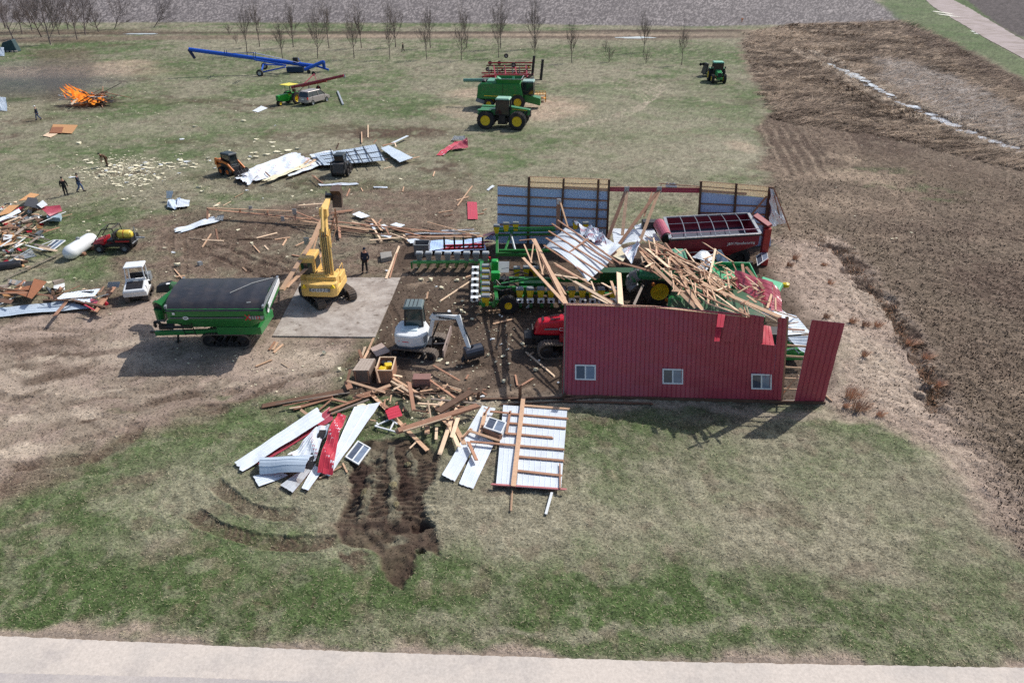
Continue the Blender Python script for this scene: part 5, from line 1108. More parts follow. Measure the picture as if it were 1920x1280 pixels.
# ------------------------------------------------------------------ tractors
def hoodshape(m, x0, x1, w0, w1, z0, zt0, zt1, chin=.2):
    m.hexa([(x0,-w0,z0),(x1,-w1,z0+chin),(x1,w1,z0+chin),(x0,w0,z0),(x0,-w0*.9,zt0),(x1,-w1*.85,zt1),(x1,w1*.85,zt1),(x0,w0*.9,zt0)])
def big_green_tractor():
    c = G(944, 243); t = thing('tractor', 'big green cab tractor with four tall yellow-rimmed tyres in front of the combine', 'tractor', (c.x, c.y+1.8, 0), heading((918,240),(972,242))); t.scale = (1.2, 1.2, 1.2)
    r = .92
    for x in (-1.75, 1.75):
        for y in (-1.45, -.98, .98, 1.45): wheel(t, (x, y, r), r, .42, M_YEL, rimr=.58)
    R('chassis', lambda m: (m.box((0,0,.9), (3.6,.7,.5)), m.box((0,0,.75), (1.0,1.7,.7))), M_BLACK, t)
    R('hood', lambda m: hoodshape(m, .75, 3.0, .5, .42, 1.2, 2.25, 1.95), M_GREEN, t, bevel=.08)
    R('grille', lambda m: (m.box((3.0,0,1.55), (.12,.7,.7)), [m.prism([(1.4+.35*i,1.4),(1.6+.35*i,1.4),(1.75+.35*i,1.85),(1.55+.35*i,1.85)], -.505, -.47, 'y') for i in range(4)]), M_BLACK, t)
    R('hood_stripe', lambda m: m.bar((1.0,-.49,2.0), (2.7,-.44,1.88), .02, .05), M_YEL, t)
    R('rear_deck', lambda m: (m.hexa([(-2.9,-.7,1.3),(-.7,-.7,1.3),(-.7,.7,1.3),(-2.9,.7,1.3),(-2.6,-.6,1.95),(-.7,-.6,1.95),(-.7,.6,1.95),(-2.6,.6,1.95)])), M_GREEN, t, bevel=.12)
    [R('fender', lambda m: m.box((-1.9,s*1.15,1.95), (1.5,.7,.1)), M_GREEN, t, bevel=.04) for s in (-1,1)]
    glass_cab(t, -.75, .75, -.75, .75, 1.4, 2.95, mat('pale green roof', (150, 196, 170), .4), M_BLACK)
    R('exhaust_pipe', lambda m: m.tube((.9,-.6,1.9), (.9,-.6,3.0), .08, .08, 8), M_BLACK, t)
    [R('mirror', lambda m: m.box((.7,s*1.0,2.4), (.06,.25,.35)), M_BLACK, t) for s in (-1,1)]
    R('ladder', lambda m: (m.box((0,-.95,.95), (.7,.1,.9)),), M_BLACK, t)
big_green_tractor()
def combine():
    c = G(955, 205); t = thing('combine_harvester', 'green combine harvester with open grain tank parked behind the big tractor', 'combine', (c.x-.3, c.y+1.6, 0), heading((905,204),(1000,206))); t.scale = (1.08, 1.08, 1.08)
    L0 = 3.6
    R('body', lambda m: m.hexa([(-3.6,-1.6,1.3),(2.4,-1.6,1.3),(2.4,1.6,1.3),(-3.6,1.6,1.3),(-3.5,-1.5,3.35),(1.9,-1.5,3.35),(1.9,1.5,3.35),(-3.5,1.5,3.35)]), M_GREEN, t, bevel=.12)
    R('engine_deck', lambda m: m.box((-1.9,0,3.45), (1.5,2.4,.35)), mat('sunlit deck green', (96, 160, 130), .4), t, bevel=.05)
    R('side_stripe', lambda m: (m.bar((-3.0,-1.62,1.75), (-.4,-1.62,1.68), .03, .09)), M_YEL, t); R('side_stripe', lambda m: m.bar((1.0,-1.63,1.9), (1.8,-1.62,1.9), .03, .06), M_YEL, t)
    R('panel_seam', lambda m: m.bar((-.45,-1.6,1.35), (-.45,-1.56,3.3), .04, .03), M_BLACK, t)
    def tank(m):
        a = [(-1.2,-1.4,3.3),(1.8,-1.4,3.3),(1.8,1.4,3.3),(-1.2,1.4,3.3)]; b = [(-1.5,-1.7,3.9),(2.1,-1.7,3.9),(2.1,1.7,3.9),(-1.5,1.7,3.9)]
        for i in range(4):
            j = (i+1) % 4; s = Vector((0,0,0)); q = [Vector(a[i]), Vector(a[j]), Vector(b[j]), Vector(b[i])]; ctr = Vector((.3,0,3.5))
            m.hexa([q[0], q[1], q[1]+(ctr-q[1]).normalized()*.06, q[0]+(ctr-q[0]).normalized()*.06, q[3], q[2], q[2]+(ctr-q[2]).normalized()*.06, q[3]+(ctr-q[3]).normalized()*.06])
    R('grain_tank', tank, M_GREEN, t); R('tank_rim', lambda m: (m.bar((-1.5,-1.7,3.95), (2.1,-1.7,3.95), .06,.06), m.bar((2.1,-1.7,3.95), (2.1,1.7,3.95), .06,.06)), M_GALV, t)
    R('tank_auger', lambda m: (m.tube((.8,0,3.3), (.8,.3,4.0), .16,.16,10), m.box((-1.1,-.9,3.75), (.5,.9,.5), ry=.5)), M_LGREEN, t)
    R('unloading_auger', lambda m: m.tube((-1.0,1.2,3.4), (-6.3,1.5,3.2), .24, .24, 14), mat('pale auger green', (112, 158, 140), .4), t)
    cb = glass_cab(t, 2.1, 3.7, -1.0, 1.0, 1.9, 3.45, mat('pale grey-green roof', (150, 180, 168), .4), M_BLACK, glass=M_GLASS)
    R('feeder_house', lambda m: m.hexa([(2.4,-.8,.9),(4.6,-.8,.4),(4.6,.8,.4),(2.4,.8,.9),(2.4,-.8,1.9),(4.6,-.8,1.35),(4.6,.8,1.35),(2.4,.8,1.9)]), M_GREEN, t, bevel=.05)
    R('rear_hood', lambda m: (m.hexa([(-4.1,-1.3,1.3),(-3.5,-1.5,1.3),(-3.5,1.5,1.3),(-4.1,1.3,1.3),(-3.9,-1.2,3.0),(-3.5,-1.45,3.2),(-3.5,1.45,3.2),(-3.9,1.2,3.0)])), M_GREEN, t, bevel=.1)
    R('straw_chopper', lambda m: m.box((-3.6,-.2,1.0), (1.2,2.4,.5), ry=.3), M_GREY, t)
    R('engine', lambda m: (m.tube((-3.1,-1.0,3.35), (-3.1,-.3,3.5), .28,.28,12), m.box((-3.1,.4,3.4), (.7,.9,.4))), M_BLACK, t)
    for s in (-1, 1): wheel(t, (1.6, s*1.5, .95), .95, .7, M_YEL); wheel(t, (-2.4, s*1.4, .65), .65, .45, M_YEL)
combine()
def cultivator():
    c = G(955, 160); o = Vector((c.x, c.y, 0)); t = thing('field_cultivator', 'red folding field cultivator with black rolling baskets parked behind the combine', 'cultivator', o)
    W_ = lambda px, py, z: Vector((G(px, py, z).x-o.x, G(px, py, z).y-o.y, z))
    for (y, z, x0, x1) in ((137,1.0,903,990),(150,1.0,900,1000),(128,1.6,925,995),(140,1.8,930,1000),(118,2.2,915,1000)):
        R('frame_beam', lambda m: m.bar(W_(x0,y,z), W_(x1,y,z), .22, .22), M_IRED, t)
    for x in (930, 950, 970, 990): R('frame_beam', lambda m: m.bar(W_(x,152,.9), W_(x-4,124,2.0), .18, .18), M_IRED, t)
    for x in (938, 978): R('wing', lambda m: (m.bar(W_(x,150,1.0), W_(x-5,140,2.9), .2,.2), m.bar(W_(x-30,141,2.8), W_(x+10,141,2.9), .18,.18)), M_IRED, t)
    R('tongue', lambda m: m.bar(W_(904,144,.8), W_(930,143,.9), .2, .2), M_IRED, t); R('jack', lambda m: m.bar(W_(905,144,.8), W_(905,150,0), .12, .12), M_BLACK, t)
    rb = random.Random(3)
    for i in range(60):
        x = rb.uniform(920, 996); y = rb.uniform(128, 160); z = rb.uniform(.6, 1.8); p = W_(x, y, z)
        R('shank', lambda m: m.path([p, p+Vector((-.15,0,-.25)), p+Vector((-.3,0,-.1)) if i % 3 else p+Vector((.1,0,-.55))], .07, 5), M_BLACK, t)
    for x in (918, 934, 948, 962, 976, 990): R('frame_leg', lambda m: m.bar(W_(x,152,.2), W_(x-2,126,2.1), .16,.22), M_BLACK, t)
    for y, z in ((133,1.3),(144,.7),(123,1.9)): R('cross_beam', lambda m: m.bar(W_(912,y,z), W_(996,y,z), .2,.2), mat('dark implement red', (96, 26, 34), .5), t)
    for (x, y, z, r) in ((949,105,2.7,.42),(963,122,2.4,.42),(936,118,2.0,.36),(919,118,1.6,.36),(914,130,1.2,.36),(925,150,.45,.45),(975,152,.45,.45)): wheel(t, tuple(W_(x, y, z)), r, .24, M_STEEL, lug=False)
    for (x, y) in ((964,134),(958,122),(975,140)): R('disc_blade', lambda m: m.lathe(W_(x, y, 1.9), [(0,0),(.3,.06),(.45,.0)], 'z', 14), M_BLACK, t)
    # tall black rolling baskets folded at the right
    for (x, ya, yb) in ((1014,150,118),(998,142,104)):
        a, b = W_(x, ya, .6), W_(x+2, ya, .6)+Vector((.1,0,3.3)); 
        R('rolling_basket', lambda m: (m.tube(a, b, .24, .24, 10, cap=True), [m.lathe(a.lerp(b, k), [(.2,-.03),(.3,-.03),(.3,.03),(.2,.03)], 'z', 10) for k in (0,.25,.5,.75,1)]), M_BLACK, t)
    for z in (1.0, 1.7, 2.5): R('basket_arm', lambda m: m.bar(W_(992,150,z), W_(1014,150,z), .14, .14), M_BLACK, t)
    R('basket_arm', lambda m: (m.bar(W_(985,150,.6), W_(998,140,3.0), .2,.35), ), M_BLACK, t); R('basket_arm', lambda m: (m.bar(W_(990,150,2.0), W_(1000,146,3.8), .1,.3), ), M_GALV, t)
    R('hydraulic_cylinder', lambda m: (m.tube(W_(946,146,1.8), W_(956,151,1.8), .08,.08,8), m.tube(W_(967,155,1.8), W_(975,160,1.8), .08,.08,8)), M_GALV, t)
    R('marker_plate', lambda m: m.box(W_(991,126,1.6), (.3,.1,.6)), M_YEL, t)
cultivator()
def rack():
    c = G(1012, 190); t = thing('steel_rack', 'orange-yellow slatted steel rack standing beside the combine cab', 'rack', (c.x, c.y, 0), .0)
    for x in (-.9, .9):
        for y in (-.7, .7): R('leg', lambda m: m.box((x, y, .55), (.1,.1,1.1)), M_OYEL, t)
    R('shelf', lambda m: (m.box((0,0,1.1), (1.9,1.5,.08)),), mat('wooden shelf', (206, 170, 120), .8), t); R('shelf', lambda m: m.box((0,0,.5), (1.9,1.5,.06)), M_OYEL, t)
    R('guard_rail', lambda m: [m.box((x, -.72, 1.25), (.08,.08,.3)) for x in (-.9,-.45,0,.45,.9)]+[m.box((0,-.72,1.38), (1.9,.06,.06))], M_OYEL, t); R('guard_rail', lambda m: [m.box((x, .72, 1.25), (.08,.08,.3)) for x in (-.9,-.45,0,.45,.9)]+[m.box((0,.72,1.38), (1.9,.06,.06))], M_OYEL, t)
rack()
def mower_tractor():
    c = G(1347, 156); o = Vector((c.x, c.y+1.3, 0)); t = thing('tractor', 'green cab tractor facing the camera at the edge of the brown field', 'tractor', o, -math.pi/2-.08); t.scale = (1.2, 1.2, 1.2)
    for s in (-1, 1): wheel(t, (1.25, s*.85, .62), .62, .4, M_YEL); wheel(t, (-1.1, s*.95, .88), .88, .5, M_YEL)
    R('hood', lambda m: hoodshape(m, .1, 1.9, .42, .38, .9, 1.75, 1.55, .1), mat('hood green', (60, 150, 90), .3), t, bevel=.06); R('grille', lambda m: m.box((1.9,0,1.2), (.1,.6,.5)), M_BLACK, t)
    R('front_weight', lambda m: m.box((2.1,0,.75), (.4,.8,.3)), M_GREEN, t, bevel=.03); R('chassis', lambda m: m.box((0,0,.75), (3.0,.6,.5)), M_BLACK, t)
    [R('fender', lambda m: m.box((-1.1,s*.85,1.75), (1.3,.5,.1)), M_GREEN, t, bevel=.04) for s in (-1,1)]
    glass_cab(t, -1.3, .15, -.72, .72, 1.1, 2.6, mat('mint green roof', (130, 200, 170), .4), M_BLACK)
    [R('mirror', lambda m: m.box((.1,s*.98,2.0), (.06,.2,.3)), M_BLACK, t) for s in (-1,1)]
    c = G(1322, 143); o = Vector((c.x, c.y, 0)); t = thing('rotary_mower', 'dark folded batwing mower standing behind the field tractor', 'mower', o, .1)
    R('wing', lambda m: m.hexa([(-.5,-1.2,.4),(-.2,-1.2,.4),(-.2,1.2,.4),(-.5,1.2,.4),(-.1,-1.0,2.3),(.15,-1.0,2.3),(.15,1.0,2.3),(-.1,1.0,2.3)]), M_BLACK, t, bevel=.05)
    R('deck', lambda m: m.box((.6,0,.5), (1.6,2.2,.3)), M_GREEN, t, bevel=.04); R('deck_cover', lambda m: m.box((1.1,-.4,.9), (.8,.3,.25), ry=.6), mat('pale cover', (200, 224, 214), .5), t)
    for (x, y, z) in ((-.8,-.5,2.2),(-.9,.6,2.0),(.2,1.4,.3),(.2,-1.2,.3)): wheel(t, (x, y, z), .26, .18, M_BLACK, lug=False)
    R('wheel_arm', lambda m: (m.bar((-.1,-.5,2.0), (-.8,-.5,2.2), .08,.08), m.bar((-.1,.6,1.8), (-.9,.6,2.0), .08,.08)), M_BLACK, t)
mower_tractor()
def old_tractor():
    c = G(537, 198); t = thing('tractor', 'old green row-crop tractor with flat yellow canopy, left of the minivan', 'tractor', (c.x, c.y+1.0, 0), -math.pi/2-.55); t.scale = (1.1, 1.1, 1.1)
    G2 = mat('vivid tractor green', (44, 160, 52), .35, dirt=.1)
    for s in (-1, 1): wheel(t, (-.9, s*.85, .78), .78, .4, M_YEL, rimr=.62)
    for s in (-1, 1): wheel(t, (1.5, s*.18, .36), .36, .16, M_YEL, lug=False)
    R('hood', lambda m: m.hexa([(-.1,-.28,.75),(1.8,-.26,.7),(1.8,.26,.7),(-.1,.28,.75),(-.1,-.26,1.45),(1.8,-.24,1.4),(1.8,.24,1.4),(-.1,.26,1.45)]), G2, t, bevel=.05)
    R('chassis', lambda m: (m.box((0,0,.7), (2.6,.4,.4)), m.box((-.9,0,.8), (.9,1.3,.4))), G2, t); [R('fender', lambda m: m.box((-.9,s*.62,1.5), (1.1,.25,.1)), G2, t, bevel=.03) for s in (-1,1)]
    R('seat', lambda m: (m.box((-1.1,0,1.3), (.5,.5,.12)), m.box((-1.35,0,1.6), (.12,.5,.5))), M_BROWNC, t); R('steering_wheel', lambda m: m.lathe((-.45,0,1.75), [(.18,-.02),(.22,0),(.18,.02)], 'z', 14), M_BLACK, t)
    R('canopy_post', lambda m: [m.bar((-1.25,s*.5,1.3), (-1.1,s*.5,2.5), .05,.05) for s in (-1,1)]+[m.bar((-.1,s*.4,1.4), (-.3,s*.45,2.5), .05,.05) for s in (-1,1)], M_BLACK, t)
    R('canopy', lambda m: m.box((-.6,0,2.55), (1.8,1.7,.07)), M_CANOPY, t, bevel=.03)
    R('front_grille', lambda m: m.box((1.82,0,1.05), (.05,.4,.55)), M_GREEN, t)
old_tractor()
def minivan():
    c = G(586, 197); t = thing('minivan', 'taupe minivan parked on the grass beside the old tractor', 'minivan', (c.x, c.y+1.6, 0), math.radians(64)); t.scale = (1.12, 1.12, 1.2)
    # body from cross-sections along x (rear -2.3 .. front 2.3)
    def loft(m, secs):
        for (x0, w0, a0, b0), (x1, w1, a1, b1) in zip(secs, secs[1:]):
            m.hexa([(x0,-w0,a0),(x1,-w1,a1),(x1,w1,a1),(x0,w0,a0),(x0,-w0*.97,b0),(x1,-w1*.97,b1),(x1,w1*.97,b1),(x0,w0*.97,b0)])
    R('body', lambda m: loft(m, [(-2.3,.88,.45,1.02),(-1.4,.92,.3,1.05),(1.1,.92,.3,1.02),(2.0,.86,.32,.85),(2.35,.76,.42,.7)]), M_SUV, t, bevel=.07)
    R('greenhouse', lambda m: m.hexa([(-2.22,-.84,1.03),(1.45,-.82,.98),(1.45,.82,.98),(-2.22,.84,1.03),(-1.95,-.7,1.62),(.55,-.68,1.62),(.55,.68,1.62),(-1.95,.7,1.62)]), M_GLASS, t, bevel=.03)
    R('roof', lambda m: m.box((-.7,0,1.65), (2.6,1.38,.07), taper=.9), M_SUV, t, bevel=.03)
    for s in (-1, 1):
        R('window_pillar', lambda m: [m.bar((x, s*.86, 1.03), (x2, s*.71, 1.63), .07, .05) for x, x2 in ((-2.2,-1.93),(-1.2,-1.1),(-.1,-.15),(1.35,.52))], M_SUV, t)
        R('roof_rail', lambda m: m.bar((-1.7,s*.6,1.72), (.3,s*.6,1.72), .04,.04), M_GALV, t)
        R('tail_lamp', lambda m: m.box((-2.27,s*.78,.92), (.1,.16,.28)), mat('red lamp', (235, 40, 30), .4), t)
        for x in (-1.45, 1.45): wheel(t, (x, s*.84, .33), .33, .22, M_GALV, lug=False, rimr=.65)
    R('bumper', lambda m: m.box((-2.34,0,.5), (.12,1.7,.25)), M_SUV, t, bevel=.04); R('number_plate', lambda m: m.box((-2.36,0,.78), (.03,.45,.14)), M_PLATE, t)
minivan()
# ------------------------------------------------------------------ planters and wreckage inside the barn's footprint
def seed_unit(t, p, yel=True, meter=True, s=1.0, ang=0.0, lidm=M_GREY, side=None):
    p = Vector(p); w = .46*s
    h = R('seed_hopper', lambda m: m.hexa([p+Vector((-w*.3,-w*.3,-.55*s)), p+Vector((w*.3,-w*.3,-.55*s)), p+Vector((w*.3,w*.3,-.55*s)), p+Vector((-w*.3,w*.3,-.55*s)), p+Vector((-w*.5,-w*.5,0)), p+Vector((w*.5,-w*.5,0)), p+Vector((w*.5,w*.5,0)), p+Vector((-w*.5,w*.5,0))]), M_YEL if yel else M_GREY, t)
    R('hopper_lid', lambda m: m.box(p+Vector((0,.02,.06)), (w*1.08, w*1.1, .12), rx=-.1, taper=.85), lidm, h)
    if meter:
        d = Vector((0,-.5,-.55)) if not side else Vector(side)
        R('seed_meter', lambda m: (m.box(p+d*s, (.42*s,.34*s,.2*s)),), M_WHITE2, h); R('meter_disc', lambda m: m.lathe(p+d*s+Vector((0,-.18*s,.02)), [(0,0),(.1*s,0),(.1*s,.03),(0,.03)], 'y', 10), M_BLACK, h)
    return h
def planter():
    o = G(985, 560); t = thing('row_crop_planter', 'green row-crop planter with yellow seed boxes half buried under the fallen roof panel', 'planter', o); W_ = lambda px, py, z: G(px, py, z)-o
    beams = [((928,433,1.9),(1042,431,1.9),.16,.16),((928,441,1.6),(1042,438,1.6),.14,.14),((930,428,2.2),(1040,427,2.2),.1,.1),((930,476,1.0),(990,478,1.0),.22,.22),((935,470,1.3),(1040,470,1.2),.18,.18),((950,523,1.1),(1160,526,1.1),.26,.26),((928,540,1.2),(1000,541,1.2),.24,.28),((932,547,.9),(1160,552,.9),.2,.2),((932,430,1.9),(932,480,.9),.2,.2),((960,434,1.7),(945,476,1.0),.16,.16),((922,495,1.0),(932,565,1.0),.22,.22),((940,532,1.5),(1010,520,1.6),.12,.12),((975,560,.8),(1010,526,1.0),.2,.2)]
    for a, b, w, h in beams: R('toolbar', lambda m: m.bar(W_(*a), W_(*b), w, h), M_GREEN, t, bevel=.01)
    for x in (974.5, 994, 1014, 1033, 1053, 1072, 1092, 1110, 1127, 1149):
        seed_unit(t, W_(x, 542, 1.45), s=1.05); R('row_unit', lambda m: (m.bar(W_(x, 552, .9), W_(x+1, 572, .3), .12, .2), m.tube(W_(x+1.5, 572, .2)+Vector((-.1,0,0)), W_(x+1.5, 572, .2)+Vector((.1,0,0)), .2, .2, 10)), M_GREEN, t)
    for i in range(6): seed_unit(t, W_(910.5, 499+i*11.2, 1.5), s=1.15, side=(-.62,0,-.15))
    R('row_unit', lambda m: m.bar(W_(903,492,1.0), W_(906,572,1.0), .25, .25), M_GREEN, t); R('row_unit', lambda m: (m.bar(W_(898,568,.6), W_(932,570,.6), .2,.2), m.bar(W_(930,560,.8), W_(925,575,.5), .2,.2)), M_GREEN, t)
    for (x, y) in ((969,503),(987,502),(1004,503)): seed_unit(t, W_(x, y, 1.4), meter=False)
    for (x, y) in ((931,424),(949,420),(967,419),(1079,416),(1098,419),(1084,400)): seed_unit(t, W_(x, y, 2.5), meter=False)
    wheel(t, tuple(W_(953,571,.62)), .62, .42, M_YEL, rimr=.4); wheel(t, tuple(W_(950,556,.62)), .62, .42, M_YEL, rimr=.4); wheel(t, tuple(W_(998,503,.5)), .5, .35, M_YEL, rimr=.4); wheel(t, tuple(W_(1140,520,.6)), .6, .4, M_BLACK)
    R('seed_tank', lambda m: m.box(W_(929,517,1.6), (.6,.5,.6)), mat('vivid green tank', (20, 160, 60), .35), t, bevel=.05); R('seed_tank', lambda m: m.box(W_(928,498,1.5), (.5,.6,.9)), mat('vivid green tank', (20, 160, 60), .35), t, bevel=.12)
    R('walk_plate', lambda m: m.hexa([W_(933,490,1.2),W_(955,490,1.2),W_(954,511,1.2),W_(934,511,1.2),W_(933,490,1.25),W_(955,490,1.25),W_(954,511,1.25),W_(934,511,1.25)]), M_GREY, t)
    for pts in ([(924,530),(930,525),(938,534),(950,531),(965,532),(972,537),(968,541)],[(940,520),(946,514),(950,522),(944,528)],[(926,540),(940,545),(960,541)],[(1010,520),(1030,515),(1050,518)],[(960,515),(975,510),(990,514)]):
        R('hose', lambda m: m.path([W_(x, y, 1.6+.15*math.sin(i*2)) for i, (x, y) in enumerate(pts)], .045, 6), M_BLACK, t)
    R('frame_plate', lambda m: m.box(W_(1000,530,1.0), (2.0,.8,.3)), M_GREEN, t); R('drive_case', lambda m: (m.box(W_(945,528,1.2), (.7,.6,.6)),), M_BLACK, t, bevel=.05)
    R('cylinder', lambda m: m.tube(W_(958,440,1.7), (W_(966,470,1.2)), .09, .09, 8), M_GALV, t)
planter()
def small_planter():
    o = G(845, 500); t = thing('planter_toolbar', 'green toolbar with a row of eight grey seed boxes on the bare barn floor', 'planter', o); W_ = lambda px, py, z: G(px, py, z)-o
    R('toolbar', lambda m: m.bar(W_(774,491.5,.75), W_(917,489,.75), .2, .2), mat('bright bar green', (84, 166, 96), .35), t, bevel=.02)
    for i in range(8):
        x = 786+i*17.8; seed_unit(t, W_(x, 475, 1.35), yel=False, meter=False, s=1.05, lidm=mat('pale grey lid', (168, 174, 178), .5)); R('row_unit', lambda m: (m.bar(W_(x, 482, 1.0), W_(x, 490, .7), .1,.1), m.bar(W_(x+1, 491, .7), W_(x-2, 499, .15), .14,.3)), M_GREEN, t)
    R('beacon', lambda m: m.box(W_(918,484,1.2), (.12,.12,.18)), mat('red lamp', (235, 40, 30), .4), t); R('end_cap', lambda m: m.box(W_(772,497,.5), (.12,.2,.5)), M_GREEN, t)
    o = G(868, 470); t = thing('red_toolbar', 'short red implement bar with five black upright shanks behind the grey seed boxes', 'implement', o); W_ = lambda px, py, z: G(px, py, z)-o
    R('frame_bar', lambda m: m.bar(W_(831,461,1.1), W_(908,458,1.1), .14, .14), M_IRED, t); R('frame_bar', lambda m: m.bar(W_(831,467,.8), W_(908,464,.8), .14, .14), M_IRED, t)
    for x in (833, 852, 869, 887, 905): R('shank', lambda m: (m.box(W_(x, 455, 1.4), (.13,.13,.9)),), M_BLACK, t)
    for x in (845, 862, 878, 895): R('brace', lambda m: m.bar(W_(x-6, 467, .8), W_(x+5, 460, 1.1), .08,.08), M_IRED, t)
    o = G(792, 476); t = thing('metal_bin', 'open dark grey metal bin left of the row of grey seed boxes', 'bin', o)
    R('bin_body', lambda m: [m.box(c, d) for c, d in (((0,-.5,.45),(1.15,.05,.9)),((0,.5,.45),(1.15,.05,.9)),((-.55,0,.45),(.05,1.0,.9)),((.55,0,.45),(.05,1.0,.9)),((0,0,.05),(1.1,1.0,.05)))], mat('dark bin grey', (112, 112, 114), .6, dirt=.3), t)
    R('bin_rim', lambda m: [m.box(c, d) for c, d in (((0,-.52,.92),(1.25,.07,.06)),((0,.52,.92),(1.25,.07,.06)),((-.58,0,.92),(.07,1.1,.06)),((.58,0,.92),(.07,1.1,.06)))], M_GREY, t)
small_planter()
def buried_combine():
    o = G(1350, 575); o.y += .8; t = thing('combine_harvester', 'green combine buried under the heap of splintered roof lumber', 'combine', o); W_ = lambda px, py, z: G(px, py, z)-o
    q = lambda z, pts: [W_(x, y, z) for x, y in pts]
    R('body', lambda m: m.hexa(q(.9, [(1262,630),(1432,640),(1428,585),(1262,580)])+q(2.6, [(1256,583),(1436,594),(1424,528),(1258,520)])), mat('shaded grimy green', (26, 88, 48), .5, dirt=.3), t, bevel=.1)  # green darkened to paint in the shade under the lumber, plus some dirt
    a = q(2.6, [(1340,524),(1418,528),(1404,500),(1346,498)]); b = q(3.1, [(1330,521),(1424,527),(1406,492),(1338,490)])
    def tank(m):
        for i in range(4):
            j = (i+1) % 4; ctr = sum(a+b, Vector())/8; inn = lambda p: p+(ctr-p).normalized()*.07; m.hexa([a[i], a[j], inn(a[j]), inn(a[i]), b[i], b[j], inn(b[j]), inn(b[i])])
        m.add(a, [(0,1,2,3)])
    R('grain_tank', tank, mat('grain tank mint green', (100, 190, 140), .35, dirt=.1), t); R('tank_divider', lambda m: (m.bar(W_(1350,508,2.9), W_(1352,520,2.9), .05,.05), m.bar(W_(1364,506,2.9), W_(1366,520,2.9), .05,.05), m.bar(W_(1350,512,3.0), W_(1380,512,3.0), .05,.05)), M_BLACK, t)
    R('rear_cover', lambda m: m.hexa(q(2.2, [(1420,542),(1462,550),(1470,536),(1428,520)])+q(2.5, [(1422,538),(1460,546),(1468,530),(1430,518)])), mat('mint rear cover', (92, 186, 140), .4), t, bevel=.06)
    R('rear_lamp', lambda m: m.lathe(W_(1473,537,2.0), [(0,0),(.22,0),(.22,.2),(0,.3)], 'z', 12), M_YEL, t)
    R('unloading_auger', lambda m: m.path([W_(1182,530,2.0), W_(1188,520,2.6), W_(1200,514,2.9), W_(1240,516,3.0), W_(1340,520,3.0)], .34, 14), mat('auger green', (50, 128, 84), .4, dirt=.2), t)
    R('auger_boot', lambda m: m.path([W_(1190,541,1.8), W_(1183,533,2.0), W_(1186,520,2.55), W_(1200,514,2.9)], .38, 14), M_GREY, t)
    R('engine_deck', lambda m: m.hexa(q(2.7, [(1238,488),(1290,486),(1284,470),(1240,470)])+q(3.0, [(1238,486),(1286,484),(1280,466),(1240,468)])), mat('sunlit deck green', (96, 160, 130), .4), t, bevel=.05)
    R('side_shield', lambda m: m.hexa([W_(1252,592,1.3),W_(1276,596,1.3),W_(1282,570,1.4),W_(1256,560,1.4),W_(1250,585,2.2),W_(1272,588,2.3),W_(1280,560,2.7),W_(1254,552,2.6)]), M_GREEN, t, bevel=.03)
    for x in (1400, 1300): wheel(t, tuple(W_(x, 600, .9)), .9, .6, M_YEL)
    r = random.Random(8)
    for i in range(16): x, y = r.uniform(1300,1370), r.uniform(535,560); R('machine_part', lambda m: m.box(W_(x, y, 2.85), (r.uniform(.15,.5), r.uniform(.15,.4), r.uniform(.1,.3)), rz=r.uniform(0,3)), r.choice([M_GREY, M_LGREEN, M_BLACK, M_GREEN]), t)
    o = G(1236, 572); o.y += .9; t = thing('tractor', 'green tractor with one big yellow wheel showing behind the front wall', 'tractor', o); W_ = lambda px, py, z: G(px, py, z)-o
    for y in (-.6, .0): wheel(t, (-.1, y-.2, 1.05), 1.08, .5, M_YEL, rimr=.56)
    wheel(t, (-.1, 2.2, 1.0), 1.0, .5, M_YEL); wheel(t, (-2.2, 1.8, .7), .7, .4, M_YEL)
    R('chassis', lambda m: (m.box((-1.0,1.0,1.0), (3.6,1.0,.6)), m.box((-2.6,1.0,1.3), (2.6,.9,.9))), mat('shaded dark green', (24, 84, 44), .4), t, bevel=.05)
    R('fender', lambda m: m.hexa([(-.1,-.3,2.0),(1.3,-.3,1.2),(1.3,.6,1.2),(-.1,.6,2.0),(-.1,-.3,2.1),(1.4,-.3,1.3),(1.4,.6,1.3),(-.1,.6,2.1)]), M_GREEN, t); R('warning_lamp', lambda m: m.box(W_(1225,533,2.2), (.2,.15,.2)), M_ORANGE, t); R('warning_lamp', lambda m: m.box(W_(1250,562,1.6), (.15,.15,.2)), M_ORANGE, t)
buried_combine()
